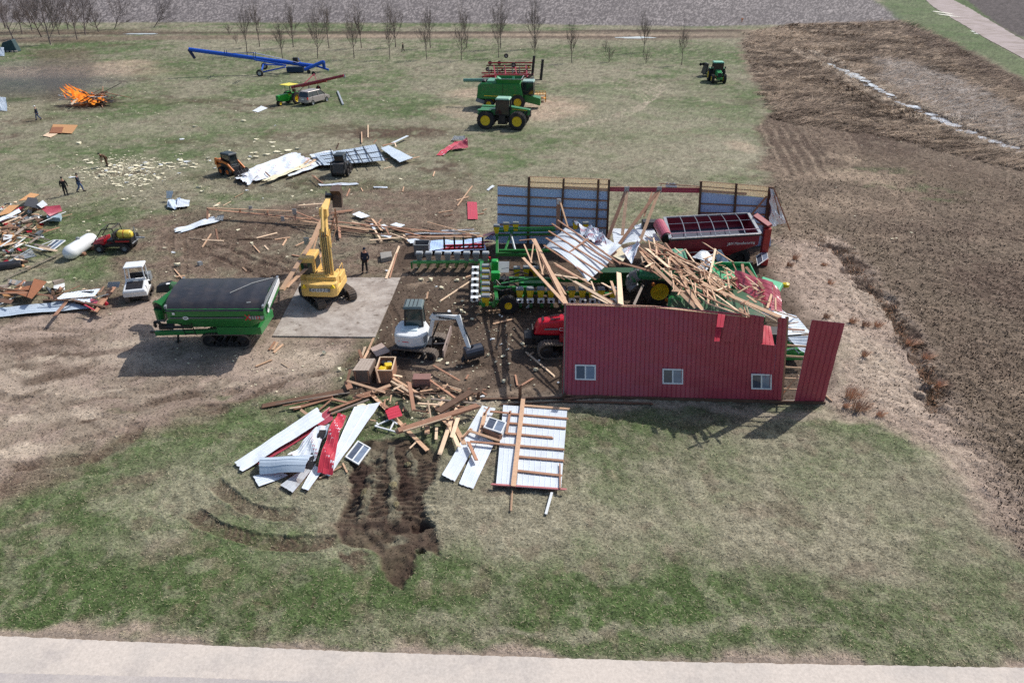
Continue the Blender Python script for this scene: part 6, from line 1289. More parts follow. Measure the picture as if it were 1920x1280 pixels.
def red_tractor():
    o = G(1042, 668); o.y += .9; t = thing('tractor', 'red tracked tractor nose poking out behind the left end of the red wall', 'tractor', o); W_ = lambda px, py, z: G(px, py, z)-o
    def hood(m):
        A = [(-1.35,-.42),(1.6,-.62),(1.6,.62),(-1.35,.42)]
        m.hexa([(x, y, 1.15) for x, y in A]+[(-1.05,-.36,1.95),(1.6,-.5,2.35),(1.6,.5,2.35),(-1.05,.36,1.95)])
    R('hood', hood, M_TRED, t, bevel=.14)
    R('hood_grille', lambda m: (m.box((-.75,0,2.055), (.1,.5,.04), ry=-.15), [m.box((x, .1*s+.12*(1 if s>0 else -1), 2.1+.15*(x+.3)), (.05,.2,.03), ry=-.15) for x in (-.3,-.2,-.1,0,.1,.2) for s in (-1,1)]), M_BLACK, t)
    R('front_panel', lambda m: (m.box((-1.38,0,1.2), (.1,.75,.7)), m.box((-1.5,0,.8), (.7,1.0,.5))), M_BLACK, t, bevel=.05)
    R('exhaust_pipe', lambda m: m.path([(.75,-.62,1.3),(.75,-.62,2.4),(.45,-.66,2.75)], .1, 10), M_CHROME, t); R('side_mirror', lambda m: m.box((.7,-.75,1.9), (.35,.2,.4)), M_BLACK, t, bevel=.04)
    text('CASE', 'maker_lettering', .3, M_PLATE, t, (.55,-.6,1.62), (math.pi/2, 0, -.05), sx=1.2); R('stripe', lambda m: m.bar((-.7,-.50,1.6), (.1,-.555,1.62), .03,.1), M_GREY, t)
    crawler(t, (.2,-.95,0), 2.6, 1.0, .6, M_DTRACK, wheels=4, rimm=M_BLACK); crawler(t, (.2,1.3,0), 2.6, 1.0, .6, M_DTRACK, wheels=4, rimm=M_BLACK)
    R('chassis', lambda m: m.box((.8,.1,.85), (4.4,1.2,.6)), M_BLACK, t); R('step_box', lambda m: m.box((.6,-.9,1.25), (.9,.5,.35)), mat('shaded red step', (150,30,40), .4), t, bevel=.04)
    t.rotation_euler = (0, 0, .03)
red_tractor()
# machine parts glimpsed through the wall gap
def gap_machine():
    o = G(1488, 716); o.y += 1.6; t = thing('sprayer_frame', 'green and black implement frame seen through the gap in the red wall', 'implement', o); W_ = lambda px, py, z: G(px, py, z)-o
    R('frame', lambda m: (m.bar((-1.2,0,1.0), (1.4,.2,1.1), .2,.2), m.bar((-.8,0,.4), (.4,.3,1.8), .12,.12), m.box((0,.6,.6), (2.2,.8,.5))), M_GREEN, t); R('control_box', lambda m: m.box((.25,-.1,1.85), (.7,.35,.15), rz=.1), M_WHITE2, t); R('dark_body', lambda m: m.box((-.2,1.3,.9), (2.4,1.0,1.6)), M_BLACK, t, bevel=.08); R('hose', lambda m: m.path([(-.6,-.1,1.5),(-.2,-.2,1.2),(.3,-.1,1.3),(.6,-.2,1.0)], .04, 5), M_GALV, t)
gap_machine()
# ------------------------------------------------------------------ window lying in the debris
def lying_window(label, pts, z=.1, name='window'):
    P = [G(x, y, z) for x, y in pts]
    for p in P: p.z = gz(p.x, p.y)+z
    o = sum(P, Vector())/4; t = thing(name, label, 'window', o); ux = ((P[1]-P[0])+(P[2]-P[3]))/2; uz = ((P[3]-P[0])+(P[2]-P[1]))/2
    w, h = ux.length, uz.length; n = ux.cross(uz).normalized(); n = n if n.z > 0 else -n
    window_part(Vector((0,0,0)), ux.normalized(), uz.normalized(), w, h, t, n, 'frame', .06)
lying_window('white two-pane window lying on the mud right of the long red sheet', [(662,848),(694,837),(672,871),(647,859)][0:0] or [(671,827),(695,838),(672,871),(647,859)][::1], .08)
def zwin(label, conv, pts, z): lying_window(label, [conv(*p) for p in pts], z)
zf = zc(720, 720, 4.924); zg = zc(600, 640, 5.3333); zh = zc(420, 720, 5.3333); zl = zc(0, 360, 5.3333)
def S(label, conv, pts, m=None, z=.12, **k):
    zz = [z]*4 if not isinstance(z, (list, tuple)) else z
    return loose_sheet(label, [conv(*p)+(q,) for p, q in zip(pts, zz)], m=m or (M_WHITE, M_RED), **k)
lying_window('small white window frame standing in the dirt beside the red cart chute', [(1416,482),(1438,468),(1439,485),(1421,499)], .9)
# flat wall section in front of the barn
def wall_section():
    o = G(*zf(1300, 620)); o.z = gz(o.x, o.y); t = thing('wall_panel', 'white ribbed wall section with nailed girts lying face down on the grass', 'wall panel', o)
    W_ = lambda x, y, z: (lambda g: Vector((g.x-o.x, g.y-o.y, z)))(G(*zf(x, y)))
    ribsheet('sheet', W_(1225,985,.2), W_(1632,1013,.2), W_(1690,275,.22), W_(1265,235,.22), (M_WHITE, M_RED), t, rows=12, crumple=.01, seed=3)
    ribsheet('sheet', W_(1032,968,.17), W_(1225,985,.17), W_(1265,235,.19), W_(1100,222,.19), (M_WHITE, M_RED), t, rows=12, crumple=.015, seed=4)
    for e in ((1285,178,1196,972,.22,.30),(1295,240,1698,272,.16,.26),(985,300,1160,318,.14,.3),(1165,316,1672,360,.14,.26),(1155,402,1665,450,.14,.26),(1122,497,1545,536,.14,.26),(825,580,1650,650,.14,.28),(1230,712,1640,750,.14,.26),(1215,842,1622,888,.14,.26),(1165,300,1132,500,.12,.3),(1622,790,1624,1005,.06,.28)):
        board_mb(W_(e[0],e[1],e[5]), W_(e[2],e[3],e[5]), e[4], .05).build('girt' if e[4] != .22 else 'post', M_WOOD if e[4] > .15 else M_WOODR, t)
    board_mb(W_(1000,960,.2), W_(1650,1006,.2), .10, .05).build('base_trim', mat('pink trim', (196, 120, 120), .5), t)
wall_section()
S('left of two white strips running down from the flat wall section', zf, [(530,848),(657,885),(1035,215),(903,197)], rows=14, crumple=.03, seed=31, z=.16)
S('right of two white strips running down from the flat wall section', zf, [(690,912),(826,956),(1025,530),(885,480)], rows=10, crumple=.03, seed=32, z=.12)
lying_window('white two-pane window tilted on a box frame on the flat wall section', [zf(*p) for p in ((965,312),(1135,355),(1085,470),(920,402))], .5)
FB = 'lumber scattered on the wall section and strips in front of the barn'
boards([(785,435,1058,520),(932,275,885,465,{'w':.2}),(780,545,852,702,{'w':.18}),(915,402,1072,492,{'w':.22,'h':.3,'m':M_WOODR}),(985,300,965,312),(740,490,800,420,{'w':.06})], 'loose girt piece lying on the white strips in front of the barn', FB, conv=zf, zf=lambda x, y: .32, onground=True, marks=[(907,817,'below the tilted window'),(905,795,'left of the tilted window'),(886,845,'across the two white strips'),(918,810,'forming the box under the window'),(918,781,'at the top corner of the tilted window'),(876,814,'at the left edge of the white strips')])
boards([(1182,980,1172,1165,{'w':.07,'label':'thin pale lath sticking out below the flat wall section'}),(1548,1012,1495,1190,{'w':.11,'m':M_WHITE2,'name':'drain_pipe','cat':'pipe','label':'white pipe sticking out below the right of the flat wall section'})], 'x', None, conv=zf, onground=True)
# tangle of sheets further left
S('dark red sheet under the long white strip at the left of the tangle', zh, [(330,800),(410,775),(1095,358),(1055,228)], m=(M_RED, M_WHITE), rows=12, crumple=.02, seed=33, z=.05)
S('longest straight white strip, pointing down left in the tangle', zh, [(110,785),(182,875),(1002,355),(935,230)], rows=14, crumple=.035, seed=34, z=[.12,.12,.35,.35])
S('blue-grey curled sheet at the bottom of the tangle', zh, [(375,740),(355,895),(800,880),(900,705)], m=(M_PBLUE, M_RED), rows=12, crumple=.04, seed=35, z=[.25,.2,.5,.6], bend=lambda u, v: (0, 0, .35*math.sin(u*3.1)*(1-v*.3)))
S('short white sheet under the curled blue-grey one', zh, [(290,915),(350,1025),(640,905),(560,865)], rows=6, crumple=.04, seed=36, z=.1)
S('mud-streaked white sheet pointing down left', zh, [(560,1015),(688,1082),(930,790),(790,850)], m=(mat('mud streaked white steel', (190, 196, 202), .45, vary=.1, dirt=.95, nscale=3), M_RED), rows=8, crumple=.03, seed=37, z=.12)
S('narrow white strip beside the mud-streaked sheet', zh, [(775,1040),(845,1065),(985,860),(905,805)], rows=6, crumple=.02, seed=38, z=.12)
S('wide pale sheet with torn holes running up to the lumber fan', zh, [(1000,890),(1055,925),(1565,182),(1300,230)], rows=18, crumple=.05, seed=39, z=[.1,.1,.3,.35], tear=.02)
S('crumpled white sheet in the middle of the tangle', zh, [(640,722),(905,748),(1055,400),(925,422)], rows=14, crumple=.14, seed=40, z=[.2,.4,.5,.4], nscale=.7)
S('long bright red sheet bent over the white tangle', zh, [(930,870),(1085,888),(1222,310),(1140,290)], m=(M_RED2, M_WHITE), rows=18, crumple=.12, seed=41, z=[.3,.3,.75,.75], bend=lambda u, v: (0, 0, .3*math.sin(v*3.1)), nscale=.8)
tag(board_mb(GG(*zh(860,860), .1), GG(*zh(1000,560), .5), .3, .12).build('black_strip', M_BLACK), 'black strip between the white sheets and the long red one', 'strip')  # thin black board laid between the sheets
S('small square of red siding on the long beam', zg, [(648,682),(688,780),(826,742),(782,632)], m=(M_RED2, M_WHITE), rows=4, crumple=.01, seed=42, z=.35)
def broken_frame():
    o = GG(*zh(1640, 430)); t = thing('broken_frame', 'broken white window frame without glass, twisted below the red square', 'window frame', o)
    for a, b in (((1512,440),(1680,365)),((1512,440),(1730,507)),((1665,358),(1735,425)),((1702,398),(1665,478)),((1530,405),(1545,435))):
        p, q = GG(*zh(*a), .12)-o, GG(*zh(*b), .15)-o; mb = MB(); mb.bar(p, q, .07, .06); mb.build('frame_bar', M_WHITE2, t)
broken_frame()
FL = 'brown boards fanned out left of the wooden crates'
ong = lambda x, y: .12
boards([(400,212,1230,62,{'w':.3,'m':M_WOODD,'label':'long weathered dark beam along the top of the lumber fan'}),(540,190,1230,90,{'w':.16,'m':M_WOODG,'label':'grey board against the long dark beam of the fan'})], 'x', None, conv=zh, zf=ong, onground=True)
boards([(610,215,1078,120),(700,242,1082,130,{'w':.24}),(940,262,1082,150),(770,260,852,312),(1060,262,1445,112,{'w':.24}),(1080,292,1440,155,{'m':M_WOODG,'w':.18}),(1080,150,1245,192),(1080,160,1200,185),(660,245,760,225,{'m':M_WOOD2,'w':.08}),(1080,300,1140,270,{'w':.08}),(1240,180,1500,110),(1300,130,1620,40,{'w':.2})],
    'brown board in the lumber fan left of the wooden crates', FL, conv=zh, zf=lambda x, y: .2, onground=True, mats=[M_WOOD, M_WOODR, M_WOODR], jit=.08, marks=[(560,758,'at the left tip of the lumber fan'),(600,765,'in the middle of the lumber fan'),(610,778,'below the middle of the fan'),(640,765,'at the right of the lumber fan'),(680,745,'by the closed crate'),(660,752,'under the long dark beam')])
boards([(960,937,1188,815,{'w':.07}),(1190,803,1230,880,{'w':.08})], 'thin stick below the long red sheet', 'sticks below the red sheet', conv=zh, onground=True)
MKC = [(600,785,'right of the long dark beam'),(655,735,'by the closed crate'),(650,715,'left of the closed crate'),(680,690,'behind the crates'),(735,710,'right of the open crate'),(770,740,'by the small brown box'),(740,770,'below the open crate'),(770,700,'in front of the mini excavator'),(860,745,'by the dark upward beam'),(830,800,'crossing the longest cracked beam'),(800,830,'below the cracked beam'),(850,850,'left of the white strips'),(880,770,'above the white strips'),(720,800,'above the red square')]
CT = 'splintered lumber heaped between the crates and the flat wall section'
boards([(505,520,1062,1060,{'w':.26,'m':M_WOOD,'label':'long brown beam running down right from the crates under the red square'}),(790,892,1560,652,{'w':.34,'h':.12,'m':M_WOODR,'z1':.45,'z2':.6,'label':'longest cracked beam crossing over the lumber heap'}),(850,888,1300,755,{'w':.08,'z1':.7,'z2':.7,'m':M_WOOD2,'label':'pale split edge along the cracked beam'}),
    (1190,697,1502,507,{'w':.32,'h':.1,'m':M_WOODD,'z1':.6,'z2':.5,'label':'dark brown beam pointing up right out of the heap'})], 'x', None, conv=zg, zf=ong, onground=True)
boards([(300,275,272,402,{'z1':.9,'z2':.4}),(268,395,300,472,{'w':.32}),(280,395,642,507,{'z1':.8,'z2':.5}),(530,502,700,440,{'w':.2}),(390,80,426,187,{'z1':.8,'w':.18}),(430,182,480,95),(720,332,820,350),(720,360,1042,557,{'w':.18}),(718,402,1005,562,{'w':.12}),
    (892,412,936,680,{'w':.22,'m':M_WOODR,'z1':.9,'z2':.4}),(1040,345,1355,567,{'w':.2}),(925,427,1050,370),(1140,242,1387,385,{'w':.16}),(1230,437,1400,492,{'w':.16}),(1010,502,1242,460,{'w':.16}),(620,620,672,672,{'w':.2}),(985,620,1182,632,{'m':M_WOOD2}),(1150,640,1232,760,{'w':.2,'m':M_WOOD2}),(1180,740,1292,852),
    (1230,690,1382,1042,{'w':.24}),(1262,672,1440,1022,{'w':.22}),(1320,640,1372,692,{'m':M_WOOD2}),(1386,620,1352,700,{'m':M_WOOD2}),(1382,755,1320,952,{'w':.2,'m':M_WOOD2}),(1312,790,1202,1112,{'w':.2,'m':M_WOOD2}),(1076,850,1070,922,{'w':.24}),(1166,865,1160,975,{'m':M_WOOD2}),(952,990,896,1066,{'m':M_WOOD2,'w':.08}),
    (760,512,1152,522,{'m':M_WOODD}),(1130,578,1602,622,{'m':M_WOODG,'w':.12}),(1500,520,1592,527,{'m':M_WOODD}),(920,680,1102,712,{'m':M_WOODD,'w':.1}),(1340,650,1602,662,{'m':M_WOODR}),(1430,962,1512,880),(1210,570,1218,612,{'w':.07}),(640,660,650,580,{'w':.06}),(700,600,712,540,{'w':.06}),(1030,752,1080,722,{'w':.07}),(740,480,830,440,{'w':.1}),
    (760,470,900,540,{'w':.12}),(800,440,960,520,{'w':.1}),(1080,600,1110,770,{'w':.06,'z1':.5}),(1195,640,1245,600),(1240,560,1180,640,{'w':.2}),(1280,440,1400,480,{'w':.08}),(500,785,555,792,{'w':.1}),(1650,720,1690,660,{'w':.1}),(600,500,690,470,{'w':.1}),(1000,420,1060,470,{'w':.3,'m':M_WOODD})],
    'splintered board in the heap between the crates and the flat wall section', CT, conv=zg, zf=lambda x, y: .28, onground=True, jit=.15, marks=MKC)
rr = random.Random(77); lst = []
for i in range(46):
    x, y = rr.gauss(820, 60), rr.gauss(750, 22)
    if not (640 < x < 925 and 700 < y < 815): continue
    a = rr.uniform(0, 3.14); l = rr.uniform(4, 12); lst.append((x, y, x+l*math.cos(a), y+l*math.sin(a)*.7, {'w': rr.choice([.05,.07,.1]), 'm': rr.choice([M_WOOD2, M_WOOD, M_WOODR])}))
boards(lst, 'short splinter of lumber in the heap between the crates and the flat wall section', CT, zf=lambda x, y: .1, onground=True, stuff=True)
# foundation line: half-buried dark boards
boards([(905,748,1055,745,{'w':.2,'m':M_WOODD}),(940,758,1062,752,{'w':.1,'m':M_WOODD}),(1062,752,1220,757,{'w':.14,'m':M_WOODD}),(1060,748,1130,741,{'w':.16,'m':M_WOODD})], 'dark grade board along the barn footing left of the red wall', 'grade boards along the footing', zf=lambda x, y: .08, onground=True)
for (x, y, z) in ((975,752,.9),(897,748,.35),(1057,748,.3)):
    o = GG(x, y); t = MB(); t.box((0,0,z/2), (.18,.18,z), taper=.9); t.box((.05,.03,z+.02), (.08,.1,.12)); q = t.build('post_stub', M_WOODD); q.location = o
    tag(q, {975:'tall snapped post stub above the flat wall section', 897:'low post stub at the left end of the footing', 1057:'low post stub at the foot of the red wall'}[x], 'post')
# crates
def crates():
    o = GG(681, 724); o.y += .9; t = thing('wooden_crate', 'closed grey-brown wooden crate left of the open crate', 'crate', o); t.scale = (.84, .84, .84); W_ = lambda px, py, z: G(px, py, z)-o
    R('crate_box', lambda m: m.hexa([(-.55,-.75,0),(.45,-.75,0),(.6,.7,0),(-.35,.7,0),(-.62,-.78,1.0),(.42,-.78,1.0),(.62,.7,1.0),(-.35,.7,1.0)]), mat('weathered crate', (122, 106, 96), .9, vary=.2, dirt=.2), t, bevel=.01)
    R('crate_lid', lambda m: [m.hexa([(-.64+.21*i,-.8,1.01),(-.45+.21*i,-.8,1.01),(-.2+.19*i,.72,1.01),(-.37+.19*i,.72,1.01),(-.64+.21*i,-.8,1.05),(-.45+.21*i,-.8,1.05),(-.2+.19*i,.72,1.05),(-.37+.19*i,.72,1.05)]) for i in range(5)], mat('grey crate lid', (172, 158, 146), .9, vary=.15), t)
    R('crate_strut', lambda m: (m.box((-.5,-.8,.5), (.08,.04,1.0)), m.box((.35,-.8,.5), (.08,.04,1.0)), m.box((-.05,-.82,.12), (.9,.04,.1))), M_WOODR, t)
    o = GG(721, 722); o.y += .9; t = thing('wooden_crate', 'open wooden crate with yellow and grey junk inside', 'crate', o); t.scale = (.84, .84, .84)
    R('crate_wall', lambda m: [m.box(c, d) for c, d in (((0,-.85,.5),(1.05,.04,1.0)),((0,.85,.5),(1.05,.04,1.0)),((-.52,0,.5),(.04,1.7,1.0)),((.52,0,.5),(.04,1.7,1.0)),((0,0,.05),(1.0,1.7,.04)))], M_WOODR, t)
    R('crate_rim', lambda m: [m.box(c, d) for c, d in (((0,-.85,1.0),(1.12,.08,.06)),((0,.85,1.0),(1.12,.08,.06)),((-.52,0,1.0),(.08,1.7,.06)),((.52,0,1.0),(.08,1.7,.06)))], M_WOOD2, t)
    for (x, y, z, s, m, lb) in ((.12,.0,.66,.46,M_YEL,'larger yellow tank inside the open crate'),(-.12,-.42,.68,.42,M_YEL,'flat yellow box at the near end of the open crate'),(-.2,.4,.6,.35,M_BLACK,'black box at the far end of the open crate'),(.1,.5,.55,.3,M_GREY,'grey part at the far end of the open crate')):
        b = MB(); b.box((0,0,0), (s, s*.8, s*.8), taper=.9); q = b.build('junk_box', m, bevel=.04); q.location = o+Vector((x, y, z)); q.rotation_euler = (.2, .1, x*3); tag(q, lb, 'box')
    boards([(704,688,712,716,{'w':.08,'z1':.9,'z2':.7,'label':'loose stick standing inside the open crate'})], 'x', None)
    o = GG(792, 723); mb = MB(); mb.box((0,0,.3), (.95,.55,.5), taper=.95); mb.box((0,0,.57), (.98,.6,.04)); q = mb.build('brown_box', mat('dusty brown box', (140,104,96), .7, dirt=.3), bevel=.02); q.location = o; tag(q, 'small dusty brown box lying between boards below the white excavator', 'box')
    # the fallen square panel near the excavator
    P = [GG(*p, .08) for p in ((694,655),(716,646),(733,662),(706,671))]; c = sum(P, Vector())/4; mb = MB(); mb.hexa([p-c for p in P]+[p-c+Vector((0,0,.06)) for p in P]); q = mb.build('plywood_sheet', mat('dusty plywood', (178, 158, 148), .8)); q.location = c; tag(q, 'dusty square plywood panel left of the white excavator', 'panel')
crates()
# concrete block and grade boards by the apron
mb = MB(); P = [GG(*p) for p in ((713,481),(734,478),(736,489),(715,493))]; c = sum(P, Vector())/4; mb.hexa([p-c for p in P]+[p-c+Vector((0,0,.35)) for p in P]); q = mb.build('concrete_block', M_CONC, bevel=.03); q.location = c; tag(q, 'grey concrete block lying behind the walking man', 'block')
boards([(748,462,724,520,{'w':.16,'m':M_WOOD2}),(744,476,731,518,{'w':.1,'m':M_WOODR})], 'pale grade board along the far edge of the concrete slab', 'grade boards by the slab', zf=lambda x, y: .12, onground=True)
boards([(683,672,700,634,{'w':.12}),(676,672,684,650,{'w':.14})], 'short grade board stub at the near right corner of the slab', 'grade board stubs by the slab', zf=lambda x, y: .15, onground=True)
# ------------------------------------------------------------------ trusses by the yellow excavator
tz = lambda y: .25
mem = [(390,390,.9,552,396,1.0,.16),(390,392,.7,905,443,.15,.2),(552,396,1.0,612,420,.9,.16),(612,420,.9,700,431,.5,.16),(412,395,.7,530,409,.5,.14),(450,393,.9,450,400,.5,.14),(502,394,.9,500,407,.5,.14),(553,398,.9,554,413,.5,.14),(500,406,.5,545,398,.9,.1),(556,413,.5,600,404,.8,.12),(600,404,.9,645,399,.9,.1),(389,390,.9,389,412,.15,.16),(530,409,.5,690,432,.3,.2)]
truss('roof_truss', 'longest flattened roof truss stretching from the far left to behind the yellow boom', mem, plates=[(552,397,1.05,.35),(470,391,1.0,.3),(530,410,.5,.3)], flat=True)
for i, q in enumerate([]): pass
mem = [(529,541,2.3,584,455,3.6,.3),(584,455,3.6,606,405,4.3,.28),(531,543,2.2,612,469,2.8,.26),(540,538,2.3,566,510,2.4,.1),(584,482,2.9,600,425,3.8,.1),(575,480,2.8,588,490,2.6,.08)]
truss('roof_truss', 'broken truss hanging from the excavator bucket down to the green cart', mem, plates=[(575,452,3.6,.35)], flat=True)
mem = [(628,392,4.6,632,420,3.4,.12),(632,420,3.4,620,462,1.6,.14),(628,400,4.3,618,440,2.6,.1),(618,440,2.6,634,405,3.9,.08)]
truss('roof_truss', 'slender truss piece dangling to the right of the yellow boom', mem, flat=True)
zt2 = zc(380, 360, 3.5556)
FT = 'flattened lumber strewn between the yellow boom and the planters'
boards([(1500,203,1862,300,{'w':.16,'m':M_WOOD,'label':'long straight board lying at a slant on top of the flattened lumber'})], 'x', None, conv=zt2, zf=lambda x,y: .4, onground=True)
boards([(860,245,1500,320,{'w':.22,'m':M_WOODD}),(1000,200,1180,245),(1080,190,1200,230),(1130,180,1190,250,{'w':.26}),(1190,180,1170,210),(1140,250,1500,250),(1200,250,1440,255),(1380,270,1800,240),(1360,280,1700,262,{'m':M_WHITE,'w':.2}),(1340,300,1860,298),(1250,230,1450,265),(1220,240,1252,300),(1120,320,1330,300),(1150,255,1190,320,{'w':.16}),
    (1250,270,1350,310),(1380,295,1850,292),(900,130,1000,120),(860,140,990,128),(645,92,812,76),(910,230,915,305,{'w':.2}),(870,160,885,240),(880,215,1000,240),(1000,230,1120,250),(1020,205,1130,250),(900,240,1020,244),(1260,240,1480,300),(1290,232,1420,256),(1600,262,1800,250,{'m':M_WHITE,'w':.16}),(1520,280,1840,276,{'m':M_WHITE,'w':.14}),(1340,285,1370,320),(1180,215,1260,300,{'w':.1}),(1100,175,1150,200)],
    'board in the flattened lumber between the yellow boom and the planters', FT, conv=zt2, zf=lambda x, y: .25, onground=True, mats=[M_WOOD, M_WOODR, M_WOODR, M_WOOD2], jit=.12, marks=[(640,420,'just right of the yellow boom'),(670,396,'beyond the yellow boom'),(690,430,'by the pale sheet scraps'),(720,440,'at the centre of the flattened lumber'),(760,435,'left of the slanting long board'),(800,440,'behind the grey bin'),(860,440,'behind the red implement bar')])
for lb, pts, sd in (('pale torn sheet lying beyond the yellow boom', [(998,150),(1060,175),(1115,155),(1045,128)], 51), ('white sheet scrap in the middle of the flattened lumber', [(1185,285),(1250,305),(1260,290),(1190,270)], 52), ('pale sheet at the top of the flattened lumber', [(1250,215),(1320,235),(1350,220),(1290,200)], 53), ('bright white sheet at the near edge of the flattened lumber', [(1360,315),(1385,340),(1480,320),(1420,305)], 54), ('bluish bent sheet among the flattened lumber', [(1180,230),(1215,250),(1240,225),(1210,212)], 55), ('white strip left in the flattened lumber', [(1115,215),(1140,250),(1155,245),(1135,212)], 56)):
    S(lb, zt2, pts, m=(M_WHITE, M_WHITE), rows=5, crumple=.06, seed=sd, z=.3, tear=.06)
boards([(585,500,655,425,{'w':.06,'z1':.2,'z2':1.2,'m':M_WOODD}),], 'thin dark pole leaning behind the hanging truss', None) if False else None
GB = 'loose boards scattered on the ground'
gb = [(356,447,420,450),(380,450,418,452),(449,448,530,447),(482,446,518,437),(516,449,543,445),(530,460,537,448),(328,506,344,525),(330,520,346,518),(475,460,486,472),(496,460,503,468),(858,386,885,350),(857,376,878,370),(823,399,848,395),(832,406,848,403),(895,402,907,400),(440,370,455,362),(418,386,432,378),(400,388,412,380),(392,402,392,414),(650,367,656,355),(677,352,680,358),(590,330,603,343),(828,563,893,520),(874,520,888,514),(800,560,802,548),
    (966,702,970,722),(973,725,999,709),(988,660,1038,703),(1028,670,1052,668),(1108,740,1118,742),(990,665,1000,660),(998,625,1003,640),(990,634,1006,620),(925,606,960,598),(912,583,945,580),(480,687,509,675),(528,680,540,687),(520,642,512,655),(505,655,515,640),(530,645,514,660),(1547,741,1559,751),(868,668,880,678),(640,590,650,598),(556,460,600,440),(548,478,580,484),(700,268,706,262),(678,250,678,268),(690,235,690,258),(745,300,750,306),(720,316,735,312),(715,300,730,297),
    (380,462,395,440),(905,395,912,392),(812,330,815,322),(755,358,757,350),(600,456,604,470),(405,430,408,448),(455,500,462,506)]
boards(gb, 'loose board lying alone on the trampled ground', GB, zf=lambda x, y: .06, onground=True, w=.12, marks=[(390,448,'above the green cart'),(450,448,'between tyre ruts and yellow boom'),(520,445,'left of the hanging truss'),(335,515,'behind the cart tarp'),(480,466,'on the churned mud'),(870,365,'left of the small red sheet'),(835,402,'left of the small red sheet'),(450,365,'above the yard truss'),(410,385,'above the end of the yard truss'),(392,408,'at the left end of the yard truss'),(653,360,'beyond the boom tip'),(597,336,'near the black skid loader'),(860,540,'left of the yellow planter column'),
    (970,712,'below the red tractor'),(1000,712,'below the red tractor'),(1012,680,'under the red tractor track'),(1040,668,'at the left edge of the red wall'),(1113,741,'at the foot of the red wall'),(1000,630,'left of the red tractor hood'),(930,600,'in the shade below the planter wheel'),(495,681,'below the cart track'),(534,683,'below the concrete slab'),(515,648,'right of the cart track'),(1553,746,'at the right foot of the tall red panel'),(874,672,'right of the black bucket'),(645,594,'on the concrete slab'),(565,480,'by the hanging truss'),(700,262,'above the flattened roof'),(735,310,'right of the flattened roof')])
# ------------------------------------------------------------------ other sheets out on the lawn
loose_sheet('small upright-ribbed red sheet lying on the grass left of the back wall', [(877,411,.1),(896,411,.1),(894,380,.1),(876,379,.1)], m=(M_RED2, M_WHITE), seed=61, crumple=.01, sp=.28)
loose_sheet('twisted red strip of roofing on the lawn below the green tractor', [(818,290,.15),(832,290,.2),(866,264,.5),(852,266,.4)], m=(M_RED2, M_WHITE), seed=62, crumple=.1)
loose_sheet('folded red sheet end standing up on the lawn', [(846,283,.15),(878,276,.3),(876,258,1.1),(862,266,.6)], m=(M_RED, M_RED2), seed=63, crumple=.12)
loose_sheet('grey curved sheet lying above the red strip on the lawn', [(846,262,.2),(872,264,.3),(872,254,.7),(852,254,.5)], m=(M_GREY, M_GREY), seed=64, crumple=.08)
loose_sheet('crumpled white sheet curled at one end near the yard truss', [(312,388,.15),(330,392,.2),(340,372,.4),(318,372,.5)], m=(M_PBLUE, M_WHITE), seed=65, crumple=.2, nscale=.6)
loose_sheet('white rounded sheet end with a brown strap near the yard truss', [(330,391,.15),(354,386,.2),(356,374,.4),(334,372,.4)], seed=66, crumple=.1)
loose_sheet('small upturned white flap near the yard truss', [(314,372,.2),(322,372,.3),(324,358,1.0),(312,358,.9)], seed=67, crumple=.15)
loose_sheet('long white torn sheet lying below the left end of the yard truss', [(324,432,.1),(338,436,.12),(412,414,.2),(398,406,.2)], m=(M_WHITE, M_WHITE), seed=68, crumple=.08, tear=.1)
loose_sheet('dark grey folded tip of the long torn sheet', [(404,412,.2),(418,414,.2),(420,402,.5),(408,404,.4)], m=(M_GREY, M_GREY), seed=69, crumple=.08)
loose_sheet('white strip lying above the yellow boom', [(596,345,.1),(600,348,.1),(674,346,.1),(668,342,.15)], seed=70, crumple=.08, sp=.3)
loose_sheet('short white strip lying right of the boom tip', [(700,350,.08),(701,352,.08),(727,352,.08),(726,349,.08)], seed=71, crumple=.02)
loose_sheet('white bent strip lying left of the back wall', [(912,355,.1),(916,357,.1),(928,350,.15),(924,348,.15)], seed=72, crumple=.05)
loose_sheet('white flat board lying on the grass left of the old tractor', [(473,208,.06),(484,211,.06),(502,202,.08),(490,199,.08)], m=(M_WHITE2, M_WHITE2), seed=73, crumple=.0, rib=.005)
boards([(633,172,643,196,{'w':.28,'h':.2,'m':M_GALV,'name':'steel_post','cat':'post','label':'galvanised steel post lying right of the minivan'}),(372,496,378,494,{'w':.3,'h':.3,'m':M_GALV,'name':'steel_drum','cat':'drum','label':'small shiny cylinder lying above the green cart'})], 'x', None, zf=lambda x, y: .12, onground=True)
